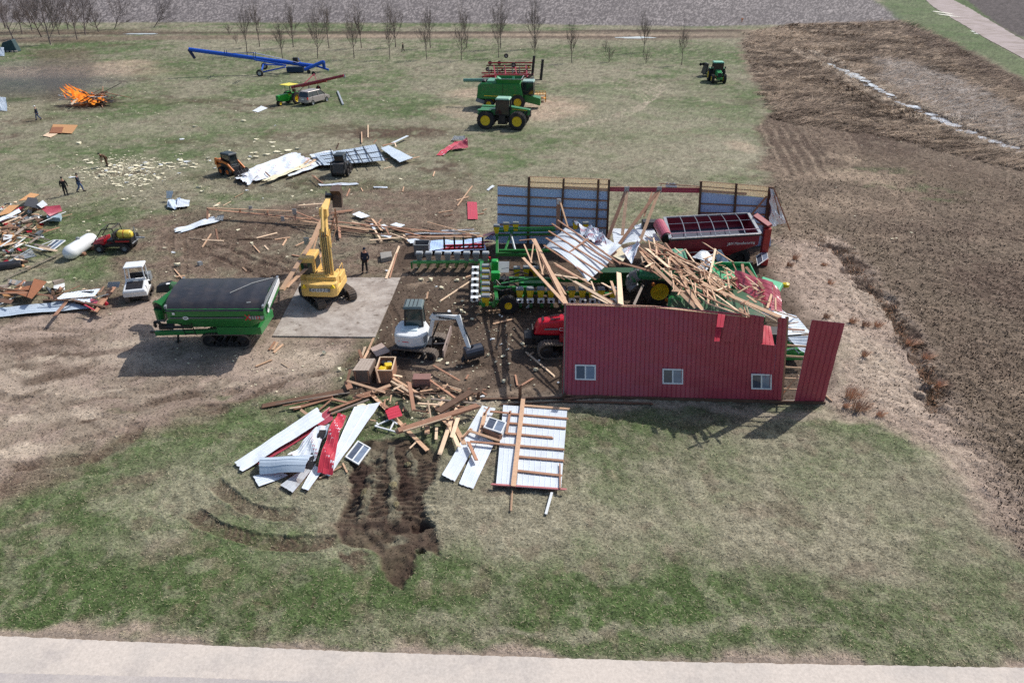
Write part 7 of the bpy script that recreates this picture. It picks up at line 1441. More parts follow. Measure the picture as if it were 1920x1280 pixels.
def wreck_field():
    zb = zc(360, 230, 4.3636)
    def Z(lb, pts, m=None, z=.3, **k): return S(lb, zb, pts, m=m, z=z, **k)
    Z('largest flattened white roof sheet behind the black skid loader', [(400,402),(520,478),(1050,335),(830,243)], seed=81, crumple=.09, rows=18, tear=.03)
    Z('white sheet joining the flattened roof to the pale blue roof panel', [(960,262),(1050,345),(1190,332),(1150,225)], seed=87, crumple=.08, rows=6, z=.45)
    Z('ragged white sheet in front of the orange skid loader', [(350,455),(465,495),(560,420),(400,400)], seed=82, crumple=.16, tear=.08)
    Z('white sheet lip along the near side of the flattened roof', [(785,430),(795,442),(1060,345),(1030,320)], seed=83, crumple=.06)
    Z('torn cream insulation edge of the flattened roof', [(560,478),(640,470),(960,350),(900,345)], m=(M_INS, M_INS), seed=84, crumple=.12, tear=.1, z=.42)
    o = G(*zb(1330, 250)); o.z = 0; t = thing('roof_panel', 'pale blue roof panel with dark purlins behind the black skid loader', 'roof panel', o)
    W_ = lambda x, y, z: (lambda g: g-o)(G(*zb(x, y), z))
    ribsheet('sheet', W_(1080,350,.5), W_(1580,310,.5), W_(1500,180,.9), W_(1000,260,.7), (M_PBLUE, M_WHITE), t, rows=8, crumple=.03, seed=85)
    for (x0,y0,x1,y1) in ((1085,300,1540,235),(1050,275,1520,205),(1110,330,1560,280),(1130,215,1190,340),(1265,240,1330,330),(1395,190,1480,320),(1505,180,1585,315),(1330,215,1400,330)): board_mb(W_(x0,y0,.85), W_(x1,y1,.75), .1, .06).build('purlin', M_BLACK, t)
    Z('narrow blue-white sheet stack at the right end of the flattened roof', [(1545,210),(1700,325),(1810,290),(1610,185)], m=(M_PBLUE, M_GREY), seed=86, crumple=.03, z=.5)
    boards([(1690,270,1790,250),(1720,290,1815,262),(1750,305,1860,282),(1560,185,1650,165),(1640,165,1760,110,{'w':.3,'m':M_WHITE}),(1660,165,1670,195),(1200,170,1180,215,{'z1':1.0}),(985,432,1070,497),(1025,290,960,330),(880,350,1000,300),(900,370,1040,290),(1400,240,1480,290),(1388,80,1390,162,{'z1':.2,'z2':.2}),(600,400,640,440),(880,360,960,300,{'w':.2})],
        'board sticking out of the flattened roof on the lawn', 'boards sticking out of the flattened roof', conv=zb, zf=lambda x, y: .45, onground=True)
wreck_field()
# brown boards and panels by the fire
for i, (pts, m, lb) in enumerate(([[(80,256),(95,259),(118,247),(105,243)], M_WOOD2, 'pale cardboard-coloured sheet at the lower left of the flat brown sheets'], [[(95,250),(135,252),(146,236),(100,235)], M_OSB, 'large tan sheet lying below the bonfire'], [[(93,252),(116,252),(120,241),(98,241)], M_OSB2, 'dark brown square sheet on top of the tan sheet'])):
    P = [GG(*p, .05+.04*i) for p in pts]; c = sum(P, Vector())/4; mb = MB(); mb.hexa([p-c for p in P]+[p-c+Vector((0,0,.04)) for p in P]); q = mb.build('board_sheet', m); q.location = c; tag(q, lb, 'board sheet')
# ------------------------------------------------------------------ left piles
PN = 'near debris pile by the white utility cart'; PF = 'far debris pile left of the propane tank'
S('long blue-white sheet lying along the bottom of the near left debris pile', zl, [(-60,1165),(-60,1240),(905,1165),(640,1085)], m=(M_PBLUE, M_WHITE), rows=12, crumple=.05, seed=91, z=.2)
S('white sheet with a black stripe on the near left debris pile', zl, [(560,1075),(940,1050),(1002,963),(640,1005)], m=(M_WHITE, M_WHITE), rows=8, crumple=.05, seed=92, z=.5)
S('small white torn sheet near the right end of the near left debris pile', zl, [(740,1100),(910,1112),(925,1050),(750,1060)], rows=4, crumple=.08, seed=93, z=.45, tear=.1)
S('small dark red sheet at the right end of the near left debris pile', zl, [(905,1135),(970,1125),(985,1088),(905,1068)], m=(M_RED, M_RED), rows=3, crumple=.04, seed=94, z=.45)
S('light steel grating leaning beside the white utility cart', zl, [(1070,958),(1188,957),(1202,895),(1082,900)], m=(M_GALV, M_GALV), rows=3, crumple=.01, seed=95, z=[.1,.1,.5,.5], sp=.12)
for pts, m, lb, z in (([(380,975),(505,1005),(358,1182),(312,1165)], M_OSB2, 'brown strand-board panel leaning on the near left debris pile', .8), ([(60,1070),(355,1012),(330,1145),(200,1100)], M_OSB2, 'pointed brown panel lying in the near left debris pile', .6)):
    P = [GG(*zl(*p), z) for p in pts]; c = sum(P, Vector())/4; mb = MB(); mb.hexa([p-c for p in P]+[p-c+Vector((0,0,.03)) for p in P]); q = mb.build('plywood_sheet', m); q.location = c; tag(q, lb, 'board panel')
boards([(0,965,350,1002,{'m':M_WOODD}),(500,1030,1062,1152,{'w':.3,'m':M_WOODD}),(552,1232,672,1090,{'w':.26,'m':M_WOODR}),(962,1190,1140,960,{'w':.22}),(930,1180,1110,965,{'w':.16}),(0,1040,372,990,{'m':M_WOODG,'w':.2}),(430,1082,702,1080,{'m':M_WOODD}),(560,1032,792,940),(180,962,282,935),(320,972,390,932),(910,1190,1000,1170),(0,985,300,985,{'m':M_WOODD}),(0,1010,360,1010,{'m':M_WOODR}),(0,1120,180,1030,{'m':M_WHITE2,'w':.1}),(560,1000,640,1000,{'m':M_WOODD}),(690,1090,760,1060,{'m':M_WOODG}),
    (1000,1000,1035,950,{'w':.1}),(940,1060,1080,1025,{'w':.24,'m':M_GREY}),(520,1005,560,1060,{'m':M_WOODD}),(480,1030,560,1075,{'m':M_WOODR,'w':.2}),(0,1080,120,1100,{'m':M_WOODR,'w':.3}),(200,1000,500,1040,{'m':M_WOODR,'w':.12}),(700,1000,930,995,{'m':M_BLACK,'w':.12}),(850,1130,960,1190,{'m':M_RED2,'w':.1}),(1160,700,1200,720)][:24],
    'plank in the near left debris pile beside the white utility cart', PN, conv=zl, zf=lambda x, y: .5, onground=True, mats=[M_WOODR, M_WOOD], jit=.25, marks=[(20,545,'at the left end of the near pile'),(60,555,'under the pointed brown panel'),(90,560,'right of the leaning brown panel'),(130,545,'behind the white striped sheet'),(115,580,'in front of the near pile'),(170,560,'on the white striped sheet'),(190,575,'at the right end of the near pile'),(205,545,'by the steel grating')])
boards([(60,862,582,625,{'w':.2,'m':M_WOODG,'label':'long grey beam lying between the two left debris piles'}),(95,870,90,952,{'w':.2,'m':M_WOODG,'z1':.5,'label':'short grey post under the end of the long grey beam'}),(400,310,640,202,{'w':.22,'m':M_WHITE2,'z1':.6,'z2':.6,'label':'white trim board on the far left debris pile'}),(612,250,716,222,{'w':.18,'m':M_WOOD,'label':'tan board end right of the far left debris pile'})], 'x', None, conv=zl, zf=lambda x, y: .2, onground=True)
def slabpan(lb, pts, m, z, th=.04, name='debris_sheet', cat='sheet'):
    P = [GG(*zl(*p), z) for p in pts]; c = sum(P, Vector())/4; mb = MB(); mb.hexa([p-c for p in P]+[p-c+Vector((0,0,th)) for p in P]); q = mb.build(name, m); q.location = c; tag(q, lb, cat)
slabpan('orange strand board at the top of the far left debris pile', [(212,162),(330,150),(415,95),(330,80)], M_OSB, .7); slabpan('orange strand board at the left edge of the far left debris pile', [(0,320),(120,290),(215,205),(120,210)], M_OSB, .7)
S('dark red sheet on top of the far left debris pile', zl, [(390,150),(500,242),(622,190),(600,130)], m=(M_RED, M_RED), rows=4, crumple=.04, seed=96, z=.75)
slabpan('dark grey square board on the far left debris pile', [(310,150),(270,235),(445,272),(400,155)], mat('dark roofing felt', (72,72,76), .7), .9); slabpan('white square board beside the dark grey one', [(405,240),(450,272),(512,236),(465,192)], M_WHITE2, 1.0)
slabpan('grey foam block at the right of the far left debris pile', [(490,322),(620,330),(632,285),(500,272)], mat('pale grey foam', (150,172,184), .8), .3, .35, 'foam_block', 'block')
slabpan('tan wall panel low in the far left debris pile', [(0,600),(140,560),(200,480),(60,425)], M_OSB, .4); slabpan('white board low in the far left debris pile', [(60,558),(140,540),(152,500),(60,498)], M_WHITE2, .6)
S('white sheet at the left edge of the far left debris pile', zl, [(-20,270),(0,300),(210,195),(190,170)], rows=5, crumple=.05, seed=97, z=.8)
lying_window('white storm door with glass lying on the grass left of the propane tank', [zl(*p) for p in ((420,585),(525,594),(658,485),(555,480))], .1)
for i in range(6): boards([(105+i*22,695-i*4,300+i*12,575+i*14,{'w':.09,'h':.06,'m':M_GALV})], 'galvanised stud in the bundle at the foot of the far left debris pile', 'galvanised studs', name='metal_stud', cat='stud', conv=zl, zf=lambda x, y: .35, onground=True)
mb = MB(); mb.hexa([Vector(v) for v in ((-1,-.5,0),(1,-.4,0),(1.1,.5,0),(-.9,.5,0),(-.9,-.4,.45),(.9,-.3,.35),(.9,.4,.4),(-.8,.4,.5))]); q = mb.build('black_tub', M_BLACK, bevel=.12); q.location = GG(*zl(85, 765)); q.rotation_euler = (0,0,.5); tag(q, 'black plastic tub at the near edge of the far left debris pile', 'tub')
rr = random.Random(15)
SMK = [(20,395,'at the far top of the far left pile'),(60,400,'under the dark red sheet'),(30,420,'by the orange boards of the far pile'),(70,430,'behind the foam block'),(40,445,'in the middle of the far left pile'),(10,455,'at the left edge of the far pile'),(60,465,'by the bundle of studs'),(30,480,'near the black tub'),(10,500,'at the near end of the far pile'),(20,548,'at the left end of the near pile'),(70,555,'by the leaning brown panel'),(110,560,'in the middle of the near pile'),(180,560,'at the right end of the near pile'),(195,575,'near the dark red sheet end')]
CN = {'white enamel':'white','new lumber':'tan','reddish lumber':'brown','weathered dark lumber':'dark brown','pale splintered lumber':'pale','grey plastic':'grey','cream insulation':'cream','black steel':'black','strand board':'orange','grey lumber':'grey wooden','brown jacket':'brown cloth','implement red':'red','machine yellow':'yellow'}
def scrap(lbl, grp, n, box, zmx, mats, conv, smax=.7, name='debris_scrap', cat='scrap'):
    for i in range(n):
        x, y = rr.uniform(box[0], box[2]), rr.uniform(box[1], box[3])
        g = GG(*conv(x, y)); z = rr.uniform(.05, zmx); a = rr.uniform(0, 6.28); L = rr.uniform(.25, smax); w = rr.uniform(.12, L); mb = MB()
        vs = [(-L/2,-w/2,rr.uniform(-.05,.1)),(L/2,-w/2*rr.uniform(.5,1),rr.uniform(-.05,.15)),(L/2*rr.uniform(.6,1),w/2,rr.uniform(-.05,.15)),(-L/2*rr.uniform(.6,1),w/2*rr.uniform(.5,1),rr.uniform(-.1,.1))]
        mb.hexa([Vector(v) for v in vs]+[Vector(v)+Vector((0,0,rr.choice([.03,.05,.2]))) for v in vs]); mt = rr.choice(mats); px_, py_ = conv(x, y); lbl = f"{'large' if L > smax*.75 else ('small' if L < smax*.5 else 'medium')} {CN[mt.name]} scrap {min(SMK, key=lambda k: (k[0]-px_)**2+(k[1]-py_)**2)[2]}"; q = mb.build(name, mt); q.location = (g.x, g.y, g.z+z); q.rotation_euler = (rr.uniform(-.4,.4), rr.uniform(-.4,.4), a); tag(q, lbl, cat, grp)
MIX = [M_WHITE2, M_WOOD, M_WOODR, M_WOODD, M_WOOD2, M_GREY, M_INS, M_BLACK, M_OSB, M_WOODG, M_BROWNC]
scrap('broken household scrap in the far left debris pile', PF, 95, (-30,150,420,500), .55, MIX+[M_IRED], zl); scrap('broken household scrap in the far left debris pile', PF, 26, (-30,500,300,800), .4, MIX+[M_IRED, M_YEL], zl, .6)
scrap('scrap of wood or sheet in the near left debris pile', PN, 40, (-30,960,640,1090), .5, MIX, zl, .8); scrap('scrap of wood or sheet in the near left debris pile', PN, 14, (850,1000,1080,1180), .3, [M_WOOD2, M_WOOD, M_IRED, M_WOODR], zl, .5)
lst = []
for i in range(40):
    x, y = rr.uniform(-20, 430), rr.uniform(200, 560); a = rr.uniform(-.7, .3); l = rr.uniform(60, 200); lst.append((x, y, x+l*math.cos(a), y+l*math.sin(a), {'w': rr.choice([.08,.12,.2]), 'm': rr.choice([M_WOOD, M_WOODR, M_WOODD, M_WHITE2, M_WOODG, M_WOOD2])}))
boards(lst, 'x', PF, conv=zl, zf=lambda x, y: .6, onground=True, jit=.4, stuff=True)
o = SPL.build('lumber_splinters', SPLM, fix=False); tag(o, 'small splinters of lumber strewn through all the debris heaps', 'splinters', kind='stuff')
# ------------------------------------------------------------------ trees: tapered trunk and a crown of bare branches
def tree_mesh(h, seed, spread=.42, depth=4, thick=.016, low=.28, m=17):
    r = random.Random(seed); T = MB(); B = MB()
    pts = [Vector((0,0,0))]; lean = Vector((r.uniform(-.05,.05), r.uniform(-.05,.05), 1))
    n = 8
    for i in range(n): pts.append(pts[-1]+Vector((lean.x+r.uniform(-.06,.06), lean.y+r.uniform(-.06,.06), 1))*h*.72/n)
    rad = lambda u: max(h*thick*(1-.8*u), .018)
    for i in range(n): T.tube(pts[i], pts[i+1], rad(i/n), rad((i+1)/n), 7, cap=False)
    T.tube((0,0,-.1), (0,0,.12), h*thick*1.5, h*thick, 7, cap=False)
    def grow(p, d, L, ra, lev):
        q = p; k = 3
        for i in range(k):
            d2 = (d+Vector((r.uniform(-.18,.18), r.uniform(-.18,.18), r.uniform(-.02,.16)))).normalized(); e = q+d2*L/k; B.tube(q, e, ra*(1-i*.22), ra*(1-(i+1)*.22), 4 if lev > 1 else 5, cap=False)
            if lev < depth:
                for _ in range(2 if lev < 3 else 2):
                    if r.random() < (.85 if lev < 4 else .5):
                        s = (d2+Vector((r.uniform(-.9,.9), r.uniform(-.9,.9), r.uniform(-.1,.6)))*.75).normalized(); grow(e if r.random() < .5 else q.lerp(e, .5), s, L*r.uniform(.45,.62), ra*.5, lev+1)
            q = e; d = d2
    for i in range(m):
        u = low+(1-low)*i/m; k = u*n; p = pts[int(k)].lerp(pts[min(int(k)+1, n)], k-int(k)); a = i*2.4+r.uniform(-.4,.4)
        grow(p, Vector((math.cos(a), math.sin(a), r.uniform(.9,1.6))).normalized(), h*spread*(1-.45*u)*r.uniform(.75,1.1), rad(u)*.5, 2 if u > .6 else 1+(i % 2))
    grow(pts[-1], Vector((0,0,1)), h*.28, rad(1), 2)
    return T, B
PROTO = []
for i, (s, sp_, lo_, th_) in enumerate(((11,.40,.30,.015),(22,.34,.34,.014),(33,.48,.26,.016),(47,.30,.22,.013),(58,.44,.40,.016),(69,.37,.18,.014))):
    T, B = tree_mesh(8.0, s, spread=sp_, low=lo_, thick=th_, depth=5)
    t = thing('bare_tree', 'x', 'tree'); T.build('trunk', M_BARK, t, fix=False, smooth=True); B.build('crown', M_BARK, t, fix=False, smooth=True); PROTO.append(t)
trees = [(487,88,9.6,'back row, first from the left'),(550,89,10.2,'back row, second from the left'),(617,90,9.2,'back row, third from the left'),(678,90,10.6,'back row, behind the boom of the red auger'),(742,89,8.8,'back row, left of the walking man'),(807,90,9.4,'back row, right of the walking man'),(875,90,9.2,'back row, left of the red cultivator'),(938,91,10.4,'back row, behind the red cultivator'),(1003,91,11.4,'back row, tallest, right of the cultivator'),
    (464,104,9.0,'front row, beside the blue auger tube'),(530,110,8.8,'front row, behind the middle of the blue auger'),(596,110,8.6,'front row, behind the blue auger hopper'),(664,110,7.8,'front row, right of the red auger'),(731,111,8.0,'front row, left of the walking man'),(800,112,7.6,'front row, right of the walking man'),(865,113,8.4,'front row, left of the folded cultivator'),(935,108,7.4,'front row, half behind the cultivator'),(1003,112,6.0,'front row, thin, right of the cultivator baskets'),
    (1072,118,8.6,'alone right of the cultivator'),(1207,98,7.0,'behind the low shrub on the right'),(1278,122,7.4,'leaning, left of the field tractor')]
first = [True]*6
for i, (x, y, h, lb) in enumerate(trees):
    k = (i*5+i//6) % 6; t = PROTO[k] if first[k] else copy_tree(PROTO[k]); first[k] = False
    g = G(x, y); t.location = (g.x, g.y, 0); s = h/8.0; t.scale = (s*.8, s*.8, s*1.12); t.rotation_euler = (.03*math.sin(i*2.3), .05*math.sin(i*1.3), i*1.7)
    t['label'] = 'bare tree in the '+lb if lb.startswith(('back', 'front')) else 'bare tree '+lb; t['group'] = 'bare trees in two rows behind the machinery'
small = [(1142,117,3.6,'thin bare sapling between the lone tree and the shrub'),(1135,97,2.6,'tiny bare sapling beside the distant puddle'),(1211,119,3.2,'low bare shrub in front of the right tree'),(430,66,3.4,'tiny bare sapling at the field edge, left of the tree rows'),(443,82,3.0,'broken low bush under the blue auger tube')]
for i, (x, y, h, lb) in enumerate(small):
    T, B = tree_mesh(h, 60+i, spread=.5, depth=3, thick=.02, low=.05); t = thing('bare_sapling', lb, 'tree', G(x, y)); T.build('trunk', M_BARK, t, fix=False); B.build('crown', M_BARK, t, fix=False)
M_BARK2 = mat('brown-grey twigs', (118, 106, 104), .9, vary=.2)
for i, (x, y, h, lb, rx) in enumerate([(25,74,15,'big bare tree at the far left edge of the meadow',-.1),(95,84,17,'biggest bare tree behind the bonfire meadow, second from the left',.05),(160,66,15,'big bare tree behind the meadow, third from the left edge',.15),(60,58,14,'bare tree behind the gap between the two leftmost trees',0),(128,56,14,'bare tree behind the biggest left one',.1),(215,54,12,'big bare tree leaning right at the end of the left group',.5),(290,50,11,'bare tree leaning far right over the field edge',.75)]):
    T, B = tree_mesh(h*.85, 90+i, spread=.55, depth=5, thick=.012, low=.12, m=18); t = thing('large_tree', lb, 'tree', G(x, y), rz=0); T.build('trunk', M_BARK2, t, fix=False); B.build('crown', M_BARK2, t, fix=False); t.rotation_euler = (0, rx, 0)
for i, (x, y, h, lb) in enumerate([(-8,66,13,'cut off by the left picture edge'),(42,64,12,'right of the leftmost large tree'),(78,70,13,'just left of the biggest left tree'),(112,66,12,'just right of the biggest left tree'),(145,74,11,'in front of the third large tree'),(185,60,11,'right of the third large tree'),(10,54,14,'far back behind the left edge trees'),(100,52,14,'far back behind the left group')]):
    t = copy_tree(PROTO[i % 6]); g = G(x, y); t.location = (g.x, g.y, 0); s = h/8.0*.72; t.scale = (s*1.3, s*1.3, s); t.rotation_euler = (0, .08*(i % 3), i*2.1); t['label'] = 'bare thicket tree '+lb; t['group'] = 'bare thicket at the far left'
# ------------------------------------------------------------------ augers
def blue_auger():
    o = G(560, 134); t = thing('grain_auger', 'long blue grain auger on wheels standing in front of the bare trees', 'auger', o); W_ = lambda px, py, z: G(px, py, z)-o
    a, b = W_(354,93,4.6), W_(588,124,1.1)
    R('auger_tube', lambda m: m.tube(a, b, .36, .36, 12), M_BLUE, t); R('spout', lambda m: m.tube(a, a+Vector((.9,-.3,-1.5)), .3, .26, 10), mat('dark blue spout', (24,36,70), .5), t)
    for x, y, z in ((421,95,4.5),(475,99,4.8)): R('truss_mast', lambda m: (m.bar(W_(x,y,z), W_(x,y+10,z-1.3), .12,.12), m.bar(W_(x+4,y,z), W_(x+4,y+10,z-1.3), .12,.12)), M_BLUE, t)
    R('truss_rod', lambda m: m.path([W_(420,101,4.0), W_(476,99,4.7), W_(560,118,2.2)], .05, 5), M_BLUE, t)
    R('axle_frame', lambda m: (m.bar(W_(490,136,.5), W_(535,126,1.6), .25,.25), m.bar(W_(490,136,.5), W_(494,121,1.2), .22,.22), m.bar(W_(476,112,2.8), W_(536,123,1.6), .25,.25), m.bar(W_(494,121,1.2), W_(536,123,1.6), .2,.2)), M_BLUE, t)
    wheel(t, tuple(W_(487,137.5,.55)), .62, .4, M_GALV, lug=False); wheel(t, tuple(W_(496,124,.6)), .62, .4, M_GALV, lug=False)
    R('swing_tube', lambda m: (m.tube(W_(571,131,.7), W_(606,116,1.9), .32,.32,10), m.tube(W_(606,116,1.9), W_(608,128,.6), .34,.3,10), m.bar(W_(590,123,1.0), W_(616,131,.4), .3,.3)), M_BLUE, t)
    R('hopper', lambda m: m.box(W_(554,130,.6), (3.2,1.2,.9)), mat('navy hopper', (18,50,80), .5), t, bevel=.06); R('motor', lambda m: (m.box(W_(554,113,2.4), (.9,.6,.9)),), M_BLACK, t); R('hand_crank', lambda m: m.bar(W_(564,118,1.6), W_(559,109,2.6), .08,.08), M_BLUE, t)
    wheel(t, tuple(W_(579,135,.3)), .35, .2, M_BLACK, lug=False)
blue_auger()
def red_auger():
    o = G(600, 162); t = thing('grain_auger', 'dark red grain auger behind the minivan', 'auger', o); W_ = lambda px, py, z: G(px, py, z)-o
    rd = mat('auger red', (150, 44, 60), .4, dirt=.2)
    R('auger_tube', lambda m: (m.tube(W_(547,164,.7), W_(645,142,3.0), .22,.22,10), m.tube(W_(565,162,.6), W_(612,152,1.6), .16,.16,8)), rd, t); R('spout', lambda m: m.tube(W_(644,142,3.0), W_(646,145,2.7), .26,.26,10), M_GALV, t)
    R('a_frame', lambda m: (m.bar(W_(567,160,1.0), W_(589,139,1.4), .12,.12), m.bar(W_(589,139,1.4), W_(595,156,1.6), .1,.1)), rd, t); R('undercarriage', lambda m: m.bar(W_(595,154,1.6), W_(597,165,.4), .1,.1), rd, t)
    wheel(t, tuple(W_(597,165,.35)), .38, .2, M_BLACK, lug=False); wheel(t, tuple(W_(588,138,.4)), .38, .2, M_BLACK, lug=False)
red_auger()
# ------------------------------------------------------------------ people: one skinned body each, clothes over it
def person(px, py, rz, pose, label, top, legs, cap=M_DARKC, h=1.78, hold=False):
    o = GG(px, py); t = thing('person', label, 'person', o, rz); s = h/1.78
    J = dict(pel=(0,0,.95), sp=(0,0,1.2), ch=(0,0,1.42), nk=(0,0,1.54), hd=(0,.02,1.70), sl=(-.2,0,1.44), sr=(.2,0,1.44), el=(-.28,.02,1.16), er=(.28,.02,1.16), hl=(-.3,.08,.9), hr=(.3,.08,.9), hpl=(-.1,0,.92), hpr=(.1,0,.92), kl=(-.11,.03,.5), kr=(.11,.03,.5), al=(-.12,0,.08), ar=(.12,0,.08), fl=(-.13,.17,.04), fr=(.13,.17,.04))
    if pose == 'walk': J.update(kl=(-.1,.18,.52), al=(-.1,.22,.1), fl=(-.1,.38,.05), kr=(.1,-.02,.5), ar=(.1,-.3,.14), fr=(.1,-.18,.05), el=(-.27,-.12,1.18), hl=(-.28,-.08,.93), er=(.27,.1,1.18), hr=(.26,.26,1.0))
    if pose == 'bend': J.update(sp=(0,.16,1.14), ch=(0,.34,1.28), nk=(0,.44,1.34), hd=(0,.56,1.4), sl=(-.2,.36,1.3), sr=(.2,.36,1.3), el=(-.24,.42,1.0), er=(.24,.42,1.0), hl=(-.2,.5,.74), hr=(.2,.5,.74))
    if pose == 'lean': J.update(sp=(0,-.04,1.2), ch=(0,-.1,1.42), nk=(0,-.12,1.54), hd=(0,-.12,1.7), sl=(-.2,-.1,1.44), sr=(.2,-.1,1.44), el=(-.28,-.12,1.16), er=(.28,-.12,1.16), hl=(-.26,.02,.95), hr=(.26,.02,.95), kr=(.12,.14,.52), ar=(.12,.24,.1), fr=(.12,.4,.05))
    def skin(name, keys, edges, rad, m, lv=2):
        me = bpy.data.meshes.new(name); me.from_pydata([Vector(J[k])*s for k in keys], [(keys.index(a), keys.index(b)) for a, b in edges], []); me.update()
        ob = bpy.data.objects.new(name, me); COL.objects.link(ob); ob.parent = t; md = ob.modifiers.new('skin', 'SKIN'); md.use_smooth_shade = True
        for i, k in enumerate(keys): me.skin_vertices[0].data[i].radius = (rad[k]*s, rad[k]*s); me.skin_vertices[0].data[i].use_root = (i == 0)
        sb = ob.modifiers.new('sub', 'SUBSURF'); sb.levels = lv; sb.render_levels = lv; me.materials.append(m); return ob
    for sd in 'lr':     # fingers and thumb
        p = Vector(J['h'+sd]); d = (p-Vector(J['e'+sd])).normalized(); ax = Vector((0,1,0)); x_ = d.cross(ax).normalized()
        J['p'+sd] = tuple(p+d*.07)
        for i, l in enumerate((.07,.085,.08,.06)): J[f'f{i}{sd}'] = tuple(p+d*(.08+l)+ax*(-.033+.022*i)); J[f'm{i}{sd}'] = tuple(p+d*.085+ax*(-.033+.022*i))
        J['t'+sd] = tuple(p+d*.07+ax*.075)
    keys = ['pel','sp','ch','nk','hd','sl','sr','el','er','hl','hr','hpl','hpr','kl','kr','al','ar','fl','fr','pl','pr']; ed = [('pel','sp'),('sp','ch'),('ch','nk'),('nk','hd'),('ch','sl'),('ch','sr'),('sl','el'),('sr','er'),('el','hl'),('er','hr'),('pel','hpl'),('pel','hpr'),('hpl','kl'),('hpr','kr'),('kl','al'),('kr','ar'),('al','fl'),('ar','fr'),('hl','pl'),('hr','pr')]
    rad = dict(pel=.13,sp=.12,ch=.14,nk=.055,hd=.1,sl=.065,sr=.065,el=.045,er=.045,hl=.03,hr=.03,hpl=.085,hpr=.085,kl=.058,kr=.058,al=.04,ar=.04,fl=.035,fr=.035,pl=.03,pr=.03)
    for sd in 'lr':
        for i in range(4): keys += [f'm{i}{sd}', f'f{i}{sd}']; ed += [('p'+sd, f'm{i}{sd}'), (f'm{i}{sd}', f'f{i}{sd}')]; rad[f'm{i}{sd}'] = .01; rad[f'f{i}{sd}'] = .009
        keys.append('t'+sd); ed.append(('h'+sd, 't'+sd)); rad['t'+sd] = .011
    b = skin('body', keys, ed, rad, M_SKIN); b.name = 'body'
    skin('jacket', ['sp','pel','ch','sl','sr','el','er','hl','hr'], [('sp','pel'),('sp','ch'),('ch','sl'),('ch','sr'),('sl','el'),('sr','er'),('el','hl'),('er','hr')], dict(pel=.17,sp=.165,ch=.18,sl=.09,sr=.09,el=.068,er=.068,hl=.048,hr=.048), top)
    J['al2'] = tuple(Vector(J['al'])+Vector((0,0,.02))); J['ar2'] = tuple(Vector(J['ar'])+Vector((0,0,.02)))
    skin('trousers', ['pel','hpl','hpr','kl','kr','al2','ar2'], [('pel','hpl'),('pel','hpr'),('hpl','kl'),('hpr','kr'),('kl','al2'),('kr','ar2')], dict(pel=.15,hpl=.11,hpr=.11,kl=.082,kr=.082,al2=.065,ar2=.065), legs)
    for sd in 'lr': a, f = Vector(J['a'+sd])*s, Vector(J['f'+sd])*s; R('boot', lambda m: m.bar(a+Vector((0,-.06,-.02)), f+Vector((0,.05,0)), .1, .1), M_BLACK, t, bevel=.02)
    hd = Vector(J['hd'])*s; R('cap', lambda m: (m.lathe((hd.x, hd.y, hd.z+.03), [(.115,0),(.11,.06),(.07,.11),(0,.125)], 'z', 12), m.box((hd.x, hd.y+.14, hd.z+.03), (.14,.12,.015))), cap, t, smooth=False)
    R('face', lambda m: (m.box((hd.x-.035, hd.y+.105, hd.z+.0), (.02,.01,.012)), m.box((hd.x+.035, hd.y+.105, hd.z+.0), (.02,.01,.012)), m.box((hd.x, hd.y+.12, hd.z-.03), (.02,.03,.03)), m.box((hd.x, hd.y+.105, hd.z-.065), (.045,.01,.01))), M_BROWNC, b)
    return t
person(686, 511, 2.9, 'lean', 'person in dark hooded clothes walking on the grass behind the concrete slab', M_NAVY, M_DARKC, M_NAVY, h=1.85)
person(756, 97, 1.2, 'walk', 'person in black walking between the rows of bare trees', M_DARKC, M_DARKC, h=1.9)
person(125, 367, .4, 'stand', 'person in black standing left of the man in jeans', M_DARKC, M_DARKC, h=1.8)
person(152, 360, -1.3, 'walk', 'person in navy jacket and jeans striding beside the man in black', M_NAVY, M_JEAN, h=1.8)
person(202, 312, 2.4, 'bend', 'person in brown bending over the scattered insulation', M_BROWNC, M_BROWNC, h=1.8)
person(73, 226, 1.9, 'walk', 'person in navy jacket and pale cap walking near the bonfire', M_NAVY, M_JEAN, M_WHITE2, h=1.9)
# ------------------------------------------------------------------ loaders, cart, tank
def skid(px, py, rz, label, body, dark, s=1.0, bucket=True):
    o = GG(px, py); t = thing('skid_loader', label, 'skid loader', o, rz); t.scale = (s, s, s)
    for x in (-.55, .55):
        for y in (-.75, .75): wheel(t, (x, y, .4), .4, .28, body if body is M_ORANGE else M_BLACK)
    R('body', lambda m: (m.hexa([(-1.35,-.6,.35),(1.0,-.6,.3),(1.0,.6,.3),(-1.35,.6,.35),(-1.35,-.6,1.25),(.9,-.6,.9),(.9,.6,.9),(-1.35,.6,1.25)])), dark, t, bevel=.05)
    R('engine_cover', lambda m: m.hexa([(-1.45,-.62,.5),(-.6,-.62,.5),(-.6,.62,.5),(-1.45,.62,.5),(-1.35,-.58,1.5),(-.6,-.58,1.45),(-.6,.58,1.45),(-1.35,.58,1.5)]), body, t, bevel=.08)
    glass_cab(t, -.6, .75, -.48, .48, .9, 2.05, mat('dark cab roof', (58, 68, 74), .5), M_BLACK)
    for y in (-.72, .72): R('lift_arm', lambda m: (m.bar((-1.2,y,1.55), (.5,y,1.25), .14,.22), m.bar((.5,y,1.25), (1.5,y,.5), .14,.22), m.bar((-1.25,y,.9), (-1.2,y,1.6), .14,.25)), body, t, bevel=.02)
    R('grapple', lambda m: (m.box((1.6,0,.4), (.25,1.7,.5)), m.box((1.9,0,.12), (.6,1.7,.06)))+tuple(m.path([(1.6,y,.7),(1.95,y,.75),(2.2,y,.4)], .05, 5) for y in (-.6,-.2,.2,.6)), M_BLACK, t)
    return t
